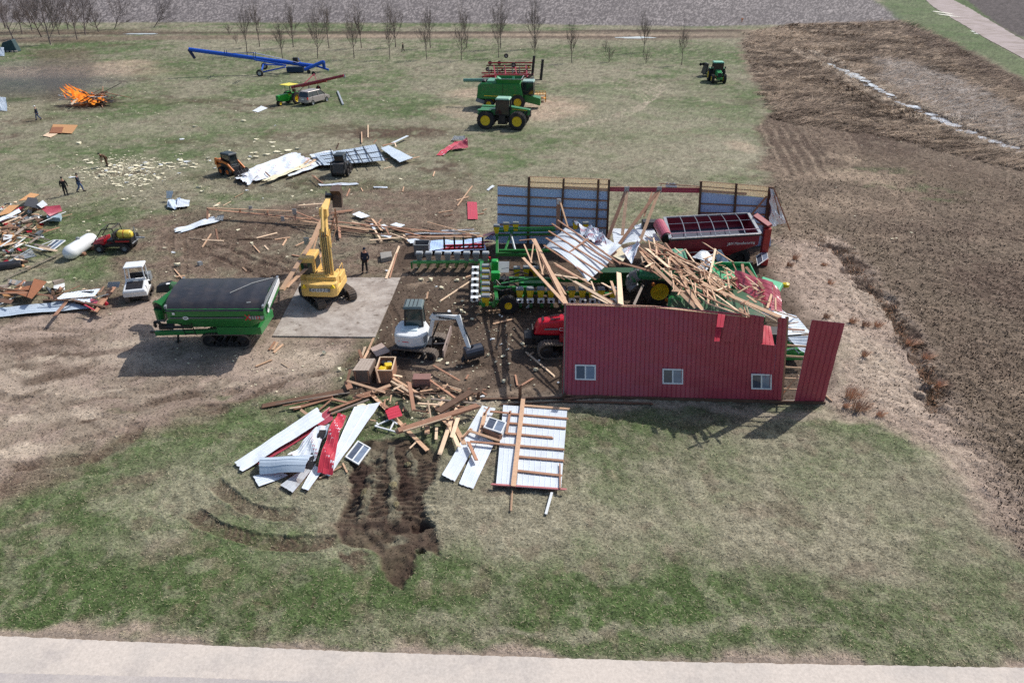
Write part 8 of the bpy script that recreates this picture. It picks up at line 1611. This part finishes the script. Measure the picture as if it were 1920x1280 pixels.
skid(434, 326, -.55, 'orange skid loader pushing into the left end of the flattened roof', M_ORANGE, M_BLACK, 1.0)
skid(641, 327, math.pi/2, 'black skid loader seen from behind in front of the pale blue roof panel', mat('dark loader paint', (60, 62, 66), .5, dirt=.3), M_BLACK, 1.0)
def utility_cart():
    o = GG(253, 566); o.y += .8; t = thing('utility_cart', 'white roofed compact machine with dark hood panel beside the near left debris pile', 'utility cart', o, -math.pi/2+.25)
    for y in (-.6, .6): crawler(t, (0, y, 0), 1.9, .5, .34, M_DTRACK, wheels=3, rimm=M_BLACK)
    R('body', lambda m: m.hexa([(-.9,-.7,.45),(1.0,-.75,.45),(1.0,.75,.45),(-.9,.7,.45),(-.8,-.65,.95),(1.05,-.75,.85),(1.05,.75,.85),(-.8,.65,.95)]), M_WHITE2, t, bevel=.07)
    R('hood', lambda m: m.hexa([(.0,-.72,.9),(1.1,-.74,.75),(1.1,.74,.75),(.0,.72,.9),(.0,-.66,1.25),(1.05,-.68,.95),(1.05,.68,.95),(.0,.66,1.25)]), M_WHITE2, t, bevel=.07)
    R('hood_panel', lambda m: m.box((.52,0,1.125), (.8,1.05,.03), ry=.28), M_BLACK, t, bevel=.02)
    R('dash', lambda m: m.box((-.05,0,1.3), (.12,1.3,.12)), M_WHITE2, t); R('seat', lambda m: (m.box((-.55,0,1.0), (.5,1.0,.15)), m.box((-.8,0,1.25), (.12,1.0,.5))), M_BLACK, t, bevel=.04); R('steering_wheel', lambda m: m.lathe((-.25,.3,1.35), [(.15,-.02),(.18,0),(.15,.02)], 'z', 12), M_BLACK, t)
    R('roof_post', lambda m: [m.bar((x, y, 1.2 if x > -.5 else .95), (x-.15, y*.9, 2.1), .06,.06) for x, y in ((0,-.6),(0,.6),(-.85,-.6),(-.85,.6))], M_WHITE2, t); R('roof', lambda m: m.box((-.6,0,2.14), (1.1,1.3,.1), taper=.93), M_WHITE2, t, bevel=.04)
    R('rear_rack', lambda m: (m.box((-1.2,.3,1.0), (.6,.8,.5)),), M_GREY, t); R('axle_box', lambda m: m.box((0,0,.35), (1.6,.9,.3)), M_BLACK, t); R('mirror', lambda m: m.box((.5,.95,1.2), (.08,.15,.25)), M_BLACK, t)
utility_cart()
def tank():
    a, b = G(131, 474, .55), G(170, 449, .55); c = (a+b)/2; c.z = 0; t = thing('propane_tank', 'long white propane tank lying on the grass left of the red utility vehicle', 'tank', c, math.atan2(b.y-a.y, b.x-a.x)); L = (b-a).length/2
    prof = [(0,-L-.5),(.22,-L-.45),(.42,-L-.28),(.53,-L),(.54,-L+.15),(.54,L-.15),(.53,L),(.42,L+.28),(.22,L+.45),(0,L+.5)]; mb = MB(); mb.lathe((0,0,.56), prof, 'x', 24); mb.build('shell', M_WHITE2, t, smooth=True)
    R('valve_dome', lambda m: m.lathe((.1,.1,1.05), [(.16,0),(.16,.14),(.08,.2),(0,.2)], 'z', 12), M_GREY, t); R('rust_fitting', lambda m: (m.box((.25,.28,1.0), (.5,.14,.1)),), M_WOODR, t); R('foot', lambda m: m.box((.7,-.35,.12), (.3,.5,.24)), M_WOODR, t); R('foot', lambda m: m.box((-.6,-.35,.12), (.3,.5,.24)), M_WOODR, t)
tank()
def utv():
    o = GG(213, 474); o.y += .7; t = thing('utility_vehicle', 'red and black open utility vehicle with roll cage and yellow tank in its bed', 'utility vehicle', o, math.pi+.05); t.scale = (1.08,1.08,1.08)
    for x in (-.85, .95):
        for y in (-.62, .62): wheel(t, (x, y, .32), .33, .24, M_GREY, rimr=.5)
    R('chassis', lambda m: m.box((0,0,.5), (2.7,1.1,.25)), M_BLACK, t, bevel=.04); R('hood', lambda m: m.hexa([(.55,-.6,.55),(1.45,-.5,.5),(1.45,.5,.5),(.55,.6,.55),(.5,-.55,1.05),(1.35,-.42,.8),(1.35,.42,.8),(.5,.55,1.05)]), M_IRED, t, bevel=.07)
    R('cargo_bed', lambda m: (m.box((-.85,0,.75), (1.2,1.25,.06)), m.box((-.85,-.62,.9), (1.2,.05,.3)), m.box((-.85,.62,.9), (1.2,.05,.3)), m.box((-1.43,0,.9), (.05,1.25,.3))), M_BLACK, t); R('side_panel', lambda m: m.box((-.8,.655,.85), (1.0,.03,.12)), M_IRED, t)
    R('seat', lambda m: (m.box((.1,0,.85), (.5,1.1,.15)), m.box((-.15,0,1.15), (.12,1.1,.5))), M_BLACK, t, bevel=.04); R('steering_wheel', lambda m: m.lathe((.5,.3,1.15), [(.14,-.02),(.17,0),(.14,.02)], 'x', 12), M_BLACK, t)
    P = [(1.15,.6,.9),(.45,.6,1.75),(-.3,.6,1.8),(-.45,.6,.9)]
    for sg in (-1, 1): R('roll_cage', lambda m: m.path([Vector((p[0], p[1]*sg, p[2])) for p in P], .035, 6), M_BLACK, t)
    for p in P[1:3]: R('cage_bar', lambda m: m.path([Vector(p), Vector((p[0], -p[1], p[2]))], .03, 6), M_BLACK, t)
    R('spray_tank', lambda m: m.lathe((-.8,0,1.15), [(0,-.5),(.25,-.48),(.33,-.35),(.33,.35),(.25,.48),(0,.5)], 'x', 16), mat('pale yellow tank', (240, 214, 90), .4), t, smooth=True); R('tank_strap', lambda m: m.lathe((-.8,0,1.15), [(.34,-.03),(.345,.0),(.34,.03)], 'x', 16), M_ORANGE, t)
    R('spray_boom', lambda m: (m.bar((-1.5,0,.6), (-1.55,0,1.7), .05,.05), m.bar((-1.5,-.7,.7), (-1.5,.7,.7), .06,.06), m.bar((-1.5,0,.9), (-2.1,-.1,.85), .08,.1)), M_GALV, t); R('bumper_guard', lambda m: m.bar((1.5,-.5,.6), (1.5,.5,.6), .06,.1), M_BLACK, t)
utv()
# ------------------------------------------------------------------ bonfire with its smoke
def bonfire():
    o = GG(165, 196); t = thing('bonfire', 'burning heap of lumber with orange flames blowing to the left', 'bonfire', o); r = random.Random(4)
    for i in range(60):
        a = r.uniform(0, 6.28); L = r.uniform(1.5, 4.5); c = Vector((r.gauss(.8, 1.6), r.gauss(0, 1.0), r.uniform(.2, 1.5))); d = Vector((math.cos(a), math.sin(a)*.6, r.uniform(-.3,.35))).normalized()
        board_mb(c-d*L/2, c+d*L/2, r.uniform(.1,.3), .08).build('burning_board', r.choice([M_WOODD, M_WOODG, M_BLACK, M_WOOD2, M_WHITE2, M_WOODR]), t)
    board_mb((1.5,0,1.2), (5.6,.5,3.0), .25, .1).build('burning_board', M_WOODG, t); board_mb((1.5,-.5,.8), (5.4,-.6,1.4), .2, .1).build('burning_board', M_WOODG, t)
    mf = bpy.data.materials.new('flame'); mf.use_nodes = True; n = mf.node_tree; n.nodes.remove(n.nodes['Principled BSDF']); out = n.nodes['Material Output']
    em = n.nodes.new('ShaderNodeEmission'); tr = n.nodes.new('ShaderNodeBsdfTransparent'); mx = n.nodes.new('ShaderNodeMixShader'); tc = n.nodes.new('ShaderNodeTexCoord'); nz = n.nodes.new('ShaderNodeTexNoise'); nz.inputs['Scale'].default_value = 1.6; nz.inputs['Detail'].default_value = 6
    n.links.new(tc.outputs['Object'], nz.inputs[0]); cr = n.nodes.new('ShaderNodeValToRGB'); cr.color_ramp.elements[0].position = .35; cr.color_ramp.elements[0].color = (.8,.06,.01,1); cr.color_ramp.elements[1].position = .68; cr.color_ramp.elements[1].color = (1,.42,.06,1)
    n.links.new(nz.outputs['Fac'], cr.inputs[0]); n.links.new(cr.outputs[0], em.inputs[0]); em.inputs[1].default_value = 1.15
    mr = n.nodes.new('ShaderNodeMapRange'); mr.inputs[1].default_value = .38; mr.inputs[2].default_value = .52; n.links.new(nz.outputs['Fac'], mr.inputs[0]); n.links.new(mr.outputs[0], mx.inputs[0]); n.links.new(tr.outputs[0], mx.inputs[1]); n.links.new(em.outputs[0], mx.inputs[2]); n.links.new(mx.outputs[0], out.inputs[0])
    for i in range(48):
        c = Vector((r.uniform(-1.6, 2.8), r.uniform(-1.1, .9), r.uniform(.1, 1.0))); L = r.uniform(.5, 1.6)*(1.5 if c.x < .8 else .8); W = r.uniform(.15, .42); mb = MB(); k = 9; rings = []
        for j in range(k+1):
            u = j/k; p = c+Vector((-L*.95*u**1.2-.3*math.sin(u*5+i), .2*math.sin(u*7+i*2), L*.85*u)); w = W*math.sin(math.pi*min(1, u*.85+.15))**.8*(1-u*.6)+.01
            rings.append([p+Vector((w*math.cos(a), w*.6*math.sin(a), w*.25*math.sin(a*2+j))) for a in [2*math.pi*q/7 for q in range(7)]])
        mb.v = [tuple(p) for rg in rings for p in rg]; mb.f = [(j*7+q, j*7+(q+1)%7, (j+1)*7+(q+1)%7, (j+1)*7+q) for j in range(k) for q in range(7)]; mb.mi = [0]*len(mb.f); mb.build('flame', mf, t, fix=False, smooth=True)
    # smoke drifting left, low
    ms = bpy.data.materials.new('smoke'); ms.use_nodes = True; n = ms.node_tree; n.nodes.remove(n.nodes['Principled BSDF']); out = n.nodes['Material Output']; v = n.nodes.new('ShaderNodeVolumePrincipled'); v.inputs['Color'].default_value = (.26,.28,.31,1); v.inputs['Anisotropy'].default_value = .2
    tc = n.nodes.new('ShaderNodeTexCoord'); nz = n.nodes.new('ShaderNodeTexNoise'); nz.inputs['Scale'].default_value = .16; nz.inputs['Detail'].default_value = 5; mp = n.nodes.new('ShaderNodeMapping'); mp.inputs['Scale'].default_value = (.45,1,1.2)
    n.links.new(tc.outputs['Object'], mp.inputs[0]); n.links.new(mp.outputs[0], nz.inputs[0]); mr = n.nodes.new('ShaderNodeMapRange'); mr.inputs[1].default_value = .38; mr.inputs[2].default_value = .66; mr.inputs[3].default_value = 0; mr.inputs[4].default_value = .15; n.links.new(nz.outputs['Fac'], mr.inputs[0])
    ln = n.nodes.new('ShaderNodeVectorMath'); ln.operation = 'LENGTH'; m2 = n.nodes.new('ShaderNodeMapping'); m2.inputs['Location'].default_value = (-1,-1,-1); m2.inputs['Scale'].default_value = (2,2,2); n.links.new(tc.outputs['Generated'], m2.inputs[0]); n.links.new(m2.outputs[0], ln.inputs[0])
    fo = n.nodes.new('ShaderNodeMapRange'); fo.inputs[1].default_value = .45; fo.inputs[2].default_value = 1.0; fo.inputs[3].default_value = 1; fo.inputs[4].default_value = 0; n.links.new(ln.outputs['Value'], fo.inputs[0]); mu = n.nodes.new('ShaderNodeMath'); mu.operation = 'MULTIPLY'; n.links.new(mr.outputs[0], mu.inputs[0]); n.links.new(fo.outputs[0], mu.inputs[1]); n.links.new(mu.outputs[0], v.inputs['Density']); n.links.new(v.outputs[0], out.inputs['Volume'])
    mb = MB(); prof = [(math.sin(math.pi*i/12), -math.cos(math.pi*i/12)) for i in range(13)]; mb.lathe((0,0,0), prof, 'x', 20); q = mb.build('smoke', ms, None, smooth=True)
    g = G(60, 176); q.location = (g.x, g.y, 2.6); q.scale = (20, 9, 3.2); tag(q, 'dark smoke drifting low to the left of the bonfire', 'smoke', kind='stuff')
bonfire()
# far left things
o = G(20, 97); t = thing('stone_heap', 'dark teal covered block with pale stones at its foot at the far left edge', 'covered block', o)
R('cover', lambda m: m.hexa([(-2.0,-1,0),(2.2,-1,0),(2.0,1,0),(-1.4,1,0),(-.9,-.8,2.0),(1.5,-.8,2.6),(1.4,.8,2.7),(-.4,.8,2.2)]), mat('dark teal cover', (52,80,86), .7, vary=.3), t, bevel=.2)
for i in range(5): R('stone', lambda m: m.box((-1.8+i*.95,-1.2,.15), (.7,.5,.4), rz=i), M_CONC, t, bevel=.1)
for (x, y, lb) in ((2,106,'pale blue sheet leaning at the far left edge of the meadow'),(3,208,'pale blue sheet corner at the left edge near the bonfire')):
    g = G(x, y); q = ribsheet('steel_sheet', (-2,0,.1), (1.2,-.6,.1), (.2,1.6,1.6), (-1.6,1.4,1.8), (M_PBLUE, M_WHITE), None, rows=5, crumple=.08, seed=x+70); q.location = g; tag(q, lb, 'steel sheet')
g = G(1391, 42); q = MB(); q.tube((0,0,0), (0,0,.9), .12, .12, 8); q.tube((-.3,0,.9), (.3,0,1.0), .2, .2, 8); q = q.build('orange_marker', M_ORANGE); q.location = g; tag(q, 'small orange marker at the far field edge', 'marker')
# ------------------------------------------------------------------ ground cover: grass, straw, tufts, reeds, crumbs
def blades(name, pos, dirs, L, W, up, cols, label, cat=None):
    """one triangle-strip blade each; cols (n,3)"""
    n = len(pos); d = np.stack([np.cos(dirs), np.sin(dirs), np.zeros(n)], 1); s = np.stack([-np.sin(dirs), np.cos(dirs), np.zeros(n)], 1)
    a = pos-s*W[:, None]/2; b = pos+s*W[:, None]/2; mid = pos+d*(L*.55)[:, None]; mid[:, 2] += up*.8; tip = pos+d*L[:, None]; tip[:, 2] += up
    v = np.stack([a, b, mid+s*W[:, None]*.35, mid-s*W[:, None]*.35, tip], 1).reshape(-1, 3); k = np.arange(n, dtype=np.int32)*5
    loops = np.stack([k, k+1, k+2, k+3, k+3, k+2, k+4], 1).ravel().astype(np.int32)
    me = bpy.data.meshes.new(name); me.vertices.add(len(v)); me.loops.add(len(loops)); me.polygons.add(2*n); me.vertices.foreach_set('co', v.astype(np.float32).ravel()); me.loops.foreach_set('vertex_index', loops)
    st = np.stack([np.arange(n)*7, np.arange(n)*7+4], 1).ravel().astype(np.int32); me.polygons.foreach_set('loop_start', st); me.update()
    ca = me.color_attributes.new('tint', 'FLOAT_COLOR', 'POINT'); c4 = np.concatenate([np.repeat(cols, 5, 0), np.ones((n*5, 1))], 1); ca.data.foreach_set('color', c4.astype(np.float32).ravel())
    m = MATS.get('blade')
    if not m:
        m = bpy.data.materials.new('blade'); MATS['blade'] = m; m.use_nodes = True; t = m.node_tree; bs = t.nodes['Principled BSDF']; at = t.nodes.new('ShaderNodeAttribute'); at.attribute_name = 'tint'; t.links.new(at.outputs['Color'], bs.inputs['Base Color']); bs.inputs['Roughness'].default_value = .9; bs.inputs['Specular IOR Level'].default_value = .1
    me.materials.append(m); o = bpy.data.objects.new(name, me); COL.objects.link(o); return tag(o, label, cat, kind='stuff')
def sample(n, y0, y1, x0=-60, x1=1980):
    px = rng.uniform(x0, x1, n); py = rng.uniform(y0, y1, n); dx = (px-960)/FPX; dy = (640-py)/FPX; t = CAMH/(_s-dy*_c); X = dx*t; Y = (_c+dy*_s)*t; return X, Y
_Ys = GR['Ys']; _us = GR['us']; NR, NC = GR['nr'], GR['nc']
def look(X, Y):
    r = np.clip(np.searchsorted(_Ys, Y), 1, NR-1); u = X/np.maximum(Y*_c+CAMH*_s, 6); c = np.clip(np.searchsorted(_us, u)+1, 1, NC-2); return r*NC+c
def cover():
    X, Y = sample(230000, 330, 1260); i = look(X, Y); k = (GR['road'][i] < .05) & (GR['floor'][i] < .5) & (GR['tr'][i] < .4) & (rng.random(len(X)) > GR['pad'][i]*.8) & (GR['prair'][i] < .6)
    X, Y, i = X[k], Y[k], i[k]; n = len(X); base = GR['col'][i]; f = rng.uniform(.55, 1.75, (n, 1)); straw = np.array(lin(206, 192, 162)[:3]); grn = np.array(lin(96, 132, 66)[:3]); w = rng.random((n, 1))
    c = base*f; c = np.where(w < .24, c*.35+straw*.65*f*.8, c); c = np.where((w > .8) & (base[:, 1:2] > base[:, 0:1]*.98), c*.4+grn*.6*f*.75, c)
    s = np.clip((Y*_c+10)/38, .7, 3.0); pos = np.stack([X, Y, GR['h'][i]+.005], 1)
    blades('lawn_grass', pos, rng.uniform(0, 6.28, n), rng.uniform(.08, .2, n)*s, rng.uniform(.012, .026, n)*s, rng.uniform(.01, .07, n)*s, np.clip(c, .01, .8), 'short dormant and green grass covering the lawn')
    # brown tufted prairie: dark crowns
    X, Y = sample(30000, 330, 1120, 1440, 1980); i = look(X, Y); d = GR['prair'][i]*(1-GR['marsh'][i])*(1-.8*GR['bare'][i]); k = (rng.random(len(X)) < d*(.1+.75*fbm(X, Y, 3, 2, 88))) & (GR['prair'][i] > .7); X, Y, i = X[k], Y[k], i[k]
    m = 5; Xr = np.repeat(X, m); Yr = np.repeat(Y, m); n = len(Xr); dark = np.array(lin(68, 56, 49)[:3]); a = rng.uniform(0, 6.28, n); sz = np.repeat(rng.uniform(.02, .07, len(X))*np.clip((Y*_c+10)/40, .8, 1.5), m)
    blades('burnt_grass_crowns', np.stack([Xr, Yr, np.repeat(GR['h'][i], m)+.01], 1), a, sz*.8, sz*1.0, rng.uniform(.02, .07, n), dark*rng.uniform(.6, 1.5, (n, 1)), 'dark burnt crowns of bunch grass dotting the brown prairie')
    sc = [(1530,452),(1580,470),(1625,530),(1665,575),(1692,620),(1702,655),(1740,700),(1748,730),(1752,770)]; q = rng.random(3000)*(len(sc)-1.001); k0 = q.astype(int); fr = q-k0; sa = np.array(sc, float); pp = sa[k0]*(1-fr[:, None])+sa[k0+1]*fr[:, None]+rng.normal(0, 1, (len(q), 2))*np.array([9, 7]); cl = vnoise(q*4, q*0, 91) > .38; pp = pp[cl]
    gg = [G(*w) for w in pp]; X = np.array([w.x for w in gg]); Y = np.array([w.y for w in gg]); i = look(X, Y); n = len(X); cc = np.where(rng.random((n, 1)) < .25, np.array(lin(184,140,110)[:3]), np.array(lin(92,76,62)[:3]))*rng.uniform(.5, 1.3, (n, 1))
    blades('scarp_grass', np.stack([X, Y, GR['h'][i]], 1), rng.uniform(0, 6.28, n), rng.uniform(.15, .4, n), rng.uniform(.02, .05, n), rng.uniform(.05, .28, n), cc, 'dark and rusty grass hanging over the eroded bank')
    # straw over the prairie and pinkish slope
    X, Y = sample(70000, 200, 1120, 1400, 1980); i = look(X, Y); k = (GR['prair'][i] > .5) & (GR['road'][i] < .05); X, Y, i = X[k], Y[k], i[k]; n = len(X); s = np.clip((Y*_c+10)/38, .7, 4)
    st = np.array(lin(186, 166, 148)[:3]); c = GR['col'][i]*rng.uniform(.5, 1.3, (n, 1)); c = np.where(rng.random((n, 1)) < .35, st*rng.uniform(.6, 1.1, (n, 1)), c)
    blades('prairie_straw', np.stack([X, Y, GR['h'][i]+.01], 1), rng.uniform(0, 6.28, n), rng.uniform(.1, .32, n)*s, rng.uniform(.012, .03, n)*s, rng.uniform(.01, .06, n)*s, np.clip(c, .01, .7), 'dead straw strewn over the brown prairie')
    # marsh: long combed reeds
    X, Y = sample(60000, 40, 330, 1390, 1990); i = look(X, Y); k = (GR['marsh'][i] > .4); X, Y, i = X[k], Y[k], i[k]; n = len(X); s = np.clip((Y*_c+10)/90, .8, 3); base = GR['col'][i]; tone = rng.random((n, 1))
    c = np.where(tone < .4, np.array(lin(182, 160, 140)[:3])*rng.uniform(.6, 1.1, (n, 1)), base*rng.uniform(.4, 1.3, (n, 1))); dr = -.45+rng.normal(0, .45, n)+(fbm(X, Y, 8, 2, 77)-.5)*2.5
    blades('marsh_reeds', np.stack([X, Y, GR['h'][i]], 1), dr, rng.uniform(.6, 1.8, n)*s, rng.uniform(.04, .11, n)*s, rng.uniform(.05, .45, n)*s, np.clip(c, .01, .7), 'flattened straw-coloured reeds combed over the dark marsh')
    # dirt crumbs and clods on bare ground, as small dark and pale chips
    X, Y = sample(60000, 400, 1120); i = look(X, Y); k = ((GR['pad'][i] > .3) | (GR['floor'][i] > .5) | (GR['tr'][i] > .3) | ((GR['yard'][i] > .5) & (rng.random(len(X)) < .5))) & (GR['road'][i] < .05); X, Y, i = X[k], Y[k], i[k]; n = len(X); s = np.clip((Y*_c+10)/38, .7, 3)
    blades('soil_crumbs', np.stack([X, Y, GR['h'][i]], 1), rng.uniform(0, 6.28, n), rng.uniform(.03, .10, n)*s, rng.uniform(.03, .08, n)*s, rng.uniform(.01, .06, n)*s, np.clip(GR['col'][i]*rng.uniform(.55, 1.35, (n, 1)), .01, .7), 'crumbs of soil and gravel on the trampled ground')
cover()
# rusty bunch grass on the slope
rust = [(1598,748,14,.95,'largest rusty grass clump right of the tall red panel'),(1610,770,12,.8,'second rusty clump directly below the largest one'),(1585,765,5,.4,'small rusty tuft left below the largest clump'),(1597,605,5,.55,'rusty tuft just right of the tall red panel top'),(1622,612,6,.5,'rusty tuft in the middle of the slope'),(1644,614,6,.6,'rightmost rusty tuft of the three on the upper slope'),(1490,487,4,.7,'thin upright rusty stalks beside the white window'),(1480,500,5,.5,'flattened rusty stalks left of the thin upright ones'),(1545,497,5,.35,'low rusty tuft on the bare ground above the slope'),(1556,533,5,.45,'rusty tuft below the low one on the bare ground'),
    (1620,670,5,.55,'leaning rusty tuft level with the middle of the red panel'),(1648,782,6,.45,'low rusty tuft right of the big clump'),(1705,648,7,.7,'rusty clump at the upper scarp edge'),(1738,668,7,.75,'tall rusty clump at the scarp edge'),(1762,718,6,.6,'rusty clump lower along the scarp'),(1548,596,4,.5,'rusty tuft behind the tall red panel'),(1720,640,6,.5,'rusty tuft between the two scarp clumps')]
for (x, y, rr_, hh, lb) in rust:
    g = GG(x, y); R_ = rr_*mpp(x, y)*1.0; n = int(40+R_*150); mb = MB(); r = random.Random(x)
    for i in range(n):
        a = r.uniform(0, 6.28); q = R_*math.sqrt(r.random()); p = Vector((q*math.cos(a), q*math.sin(a)*.7, 0)); d = Vector((math.cos(a)*.5+.35+r.uniform(-.3,.3), math.sin(a)*.4+r.uniform(-.3,.3), 1.1)).normalized(); L = hh*r.uniform(.5, 1.1); s = Vector((-d.y, d.x, 0)).normalized()*r.uniform(.010,.022)
        m_ = p+d*L*.6; tp = p+d*L+Vector((.15*L,0,-.12*L)); mb.add([p-s, p+s, m_+s*.8, m_-s*.8, tp], [(0,1,2,3),(3,2,4)])
    o = mb.build('grass_clump', mat('rusty bunch grass', (196, 160, 134), .9, vary=.3), fix=False); o.location = g; tag(o, lb, 'grass clump', 'rusty grass clumps on the slope')
# insulation: countable scraps, then crumbs
INS = MB(); ri = random.Random(21); cnt = 0
def scrap_mesh(mb, c, L, r, th=.06):
    k = r.randint(5, 7); pts = [c+Vector((L*r.uniform(.35,1)*math.cos(2*math.pi*i/k)*1.3, L*r.uniform(.35,1)*math.sin(2*math.pi*i/k)*.9, r.uniform(0,.05))) for i in range(k)]; tp = [p+Vector((0,0,th*r.uniform(.5,1.6))) for p in pts]
    mb.add(pts+tp, [tuple(reversed(range(k))), tuple(range(k, 2*k))]+[(i, (i+1)%k, k+(i+1)%k, k+i) for i in range(k)])
big = [(334,500,.5),(207,325,1.0),(193,330,.8),(250,318,.6),(275,310,.7),(262,322,.5),(320,308,.6),(345,312,.8),(365,310,.4),(390,298,.4),(232,375,.5),(330,295,.4),(500,291,.8),(520,286,.9),(482,296,.8),(560,280,.6),(457,228,.7),(366,238,.7),(390,304,.3),(375,352,.6),(378,360,.4),(637,694,.35),(607,664,.25),(640,712,.15),(679,744,.35),(885,600,.2),(866,586,.3),(857,528,.4),(808,527,.35),(790,527,.35),(870,525,.3),(915,668,.2),(905,545,.3),(828,542,.3),(1004,695,.25),(945,716,.3),(680,765,.5),(480,288,.5),(150,270,.7),(165,225,.3)]
for (x, y, L) in big:
    o = MB(); scrap_mesh(o, Vector((0,0,0)), L*.55, ri, .12); q = o.build('insulation_scrap', M_INS); q.location = GG(x, y, .02); tag(q, f"{'big' if L > .6 else 'small'} cream foam insulation scrap {min([(207,325,'beside the bending person'),(345,310,'left of the orange loader'),(520,290,'beyond the torn roof sheets'),(457,228,'alone on the far lawn'),(378,356,'above the yard truss'),(334,500,'above the green cart'),(620,685,'below the concrete slab'),(680,760,'beside the crates'),(850,527,'in the shadow of the grey seed boxes'),(885,595,'in front of the yellow planter column'),(930,690,'right of the black bucket'),(160,250,'below the bonfire')], key=lambda w: (w[0]-x)**2+(w[1]-y)**2)[2]}", 'scrap', 'scraps of foam insulation')
zones = [(235,318,42,11,75,.26,'in the scattered patch beside the bending person'),(345,309,35,9,25,.3,'between the bending person and the orange loader'),(490,275,50,16,16,.35,'beyond the torn white roof sheets'),(855,590,75,55,34,.14,'on the barn floor left of the planter'),(960,650,50,45,16,.12,'on the dark soil near the red tractor'),(300,360,260,80,50,.16,'lying alone on the far lawn')]
for (x0, y0, sx, sy, n, L, zl_) in zones:
    for i in range(n):
        x, y = ri.gauss(x0, sx), ri.gauss(y0, sy); l = L*ri.uniform(.35, 1.5)**1.3; o = MB(); scrap_mesh(o, Vector((0,0,0)), l, ri, .04); wh = ri.random() < .25; q = o.build('insulation_scrap', M_WHITE2 if wh else M_INS); q.location = GG(x, y, .01); q.rotation_euler = (0, 0, ri.uniform(0, 6)); tag(q, f"{'larger' if l > L else 'small'} {'white' if wh else 'cream'} foam insulation scrap {zl_}", 'scrap', 'scraps of foam insulation')
for (x0, y0, sx, sy, n, L) in [(230,318,48,13,420,.12),(250,340,30,10,60,.2),(300,330,260,90,420,.08),(560,150,330,45,420,.10),(870,600,80,60,300,.045),(780,765,70,22,140,.05),(480,690,90,30,50,.05),(1200,270,130,50,40,.06),(1640,280,150,80,50,.10),(180,160,160,50,160,.12)]:
    for i in range(n):
        x, y = ri.gauss(x0, sx), max(55, ri.gauss(y0, sy)); scrap_mesh(INS, GG(x, y, .01), L*ri.uniform(.4, 1.5), ri, .02)
o = INS.build('insulation_crumbs', M_INS, fix=False); tag(o, 'small white crumbs of insulation scattered over grass and soil', 'crumbs', kind='stuff')
# sods and clods torn up in the trench
for (x, y, sx, sy, lb) in ((683,930,.16,.42,'narrow upturned sod left in the middle of the trench'),(737,914,.2,.26,'upturned sod right in the middle of the trench'),(742,946,.16,.3,'lower sod right in the trench'),(764,868,.2,.16,'small clod at the top right of the trench')):
    r = random.Random(x); mb = MB(); vs = []
    for j in range(5):
        for i in range(9): a = 2*math.pi*i/9; k = math.cos(j/4*1.5)*r.uniform(.75,1.1); vs.append((sx*k*math.cos(a), sy*k*math.sin(a), .14*math.sin(j/4*1.5)*r.uniform(.8,1.2)))
    mb.v = vs; mb.f = [(j*9+i, j*9+(i+1)%9, (j+1)*9+(i+1)%9, (j+1)*9+i) for j in range(4) for i in range(9)]; mb.mi = [0]*len(mb.f); q = mb.build('grass_sod', mat('sod', (120, 112, 84), .95, vary=.5, nscale=9, dirt=.6, bump=.6), fix=False); q.location = GG(x, y, -.03); tag(q, lb, 'sod')
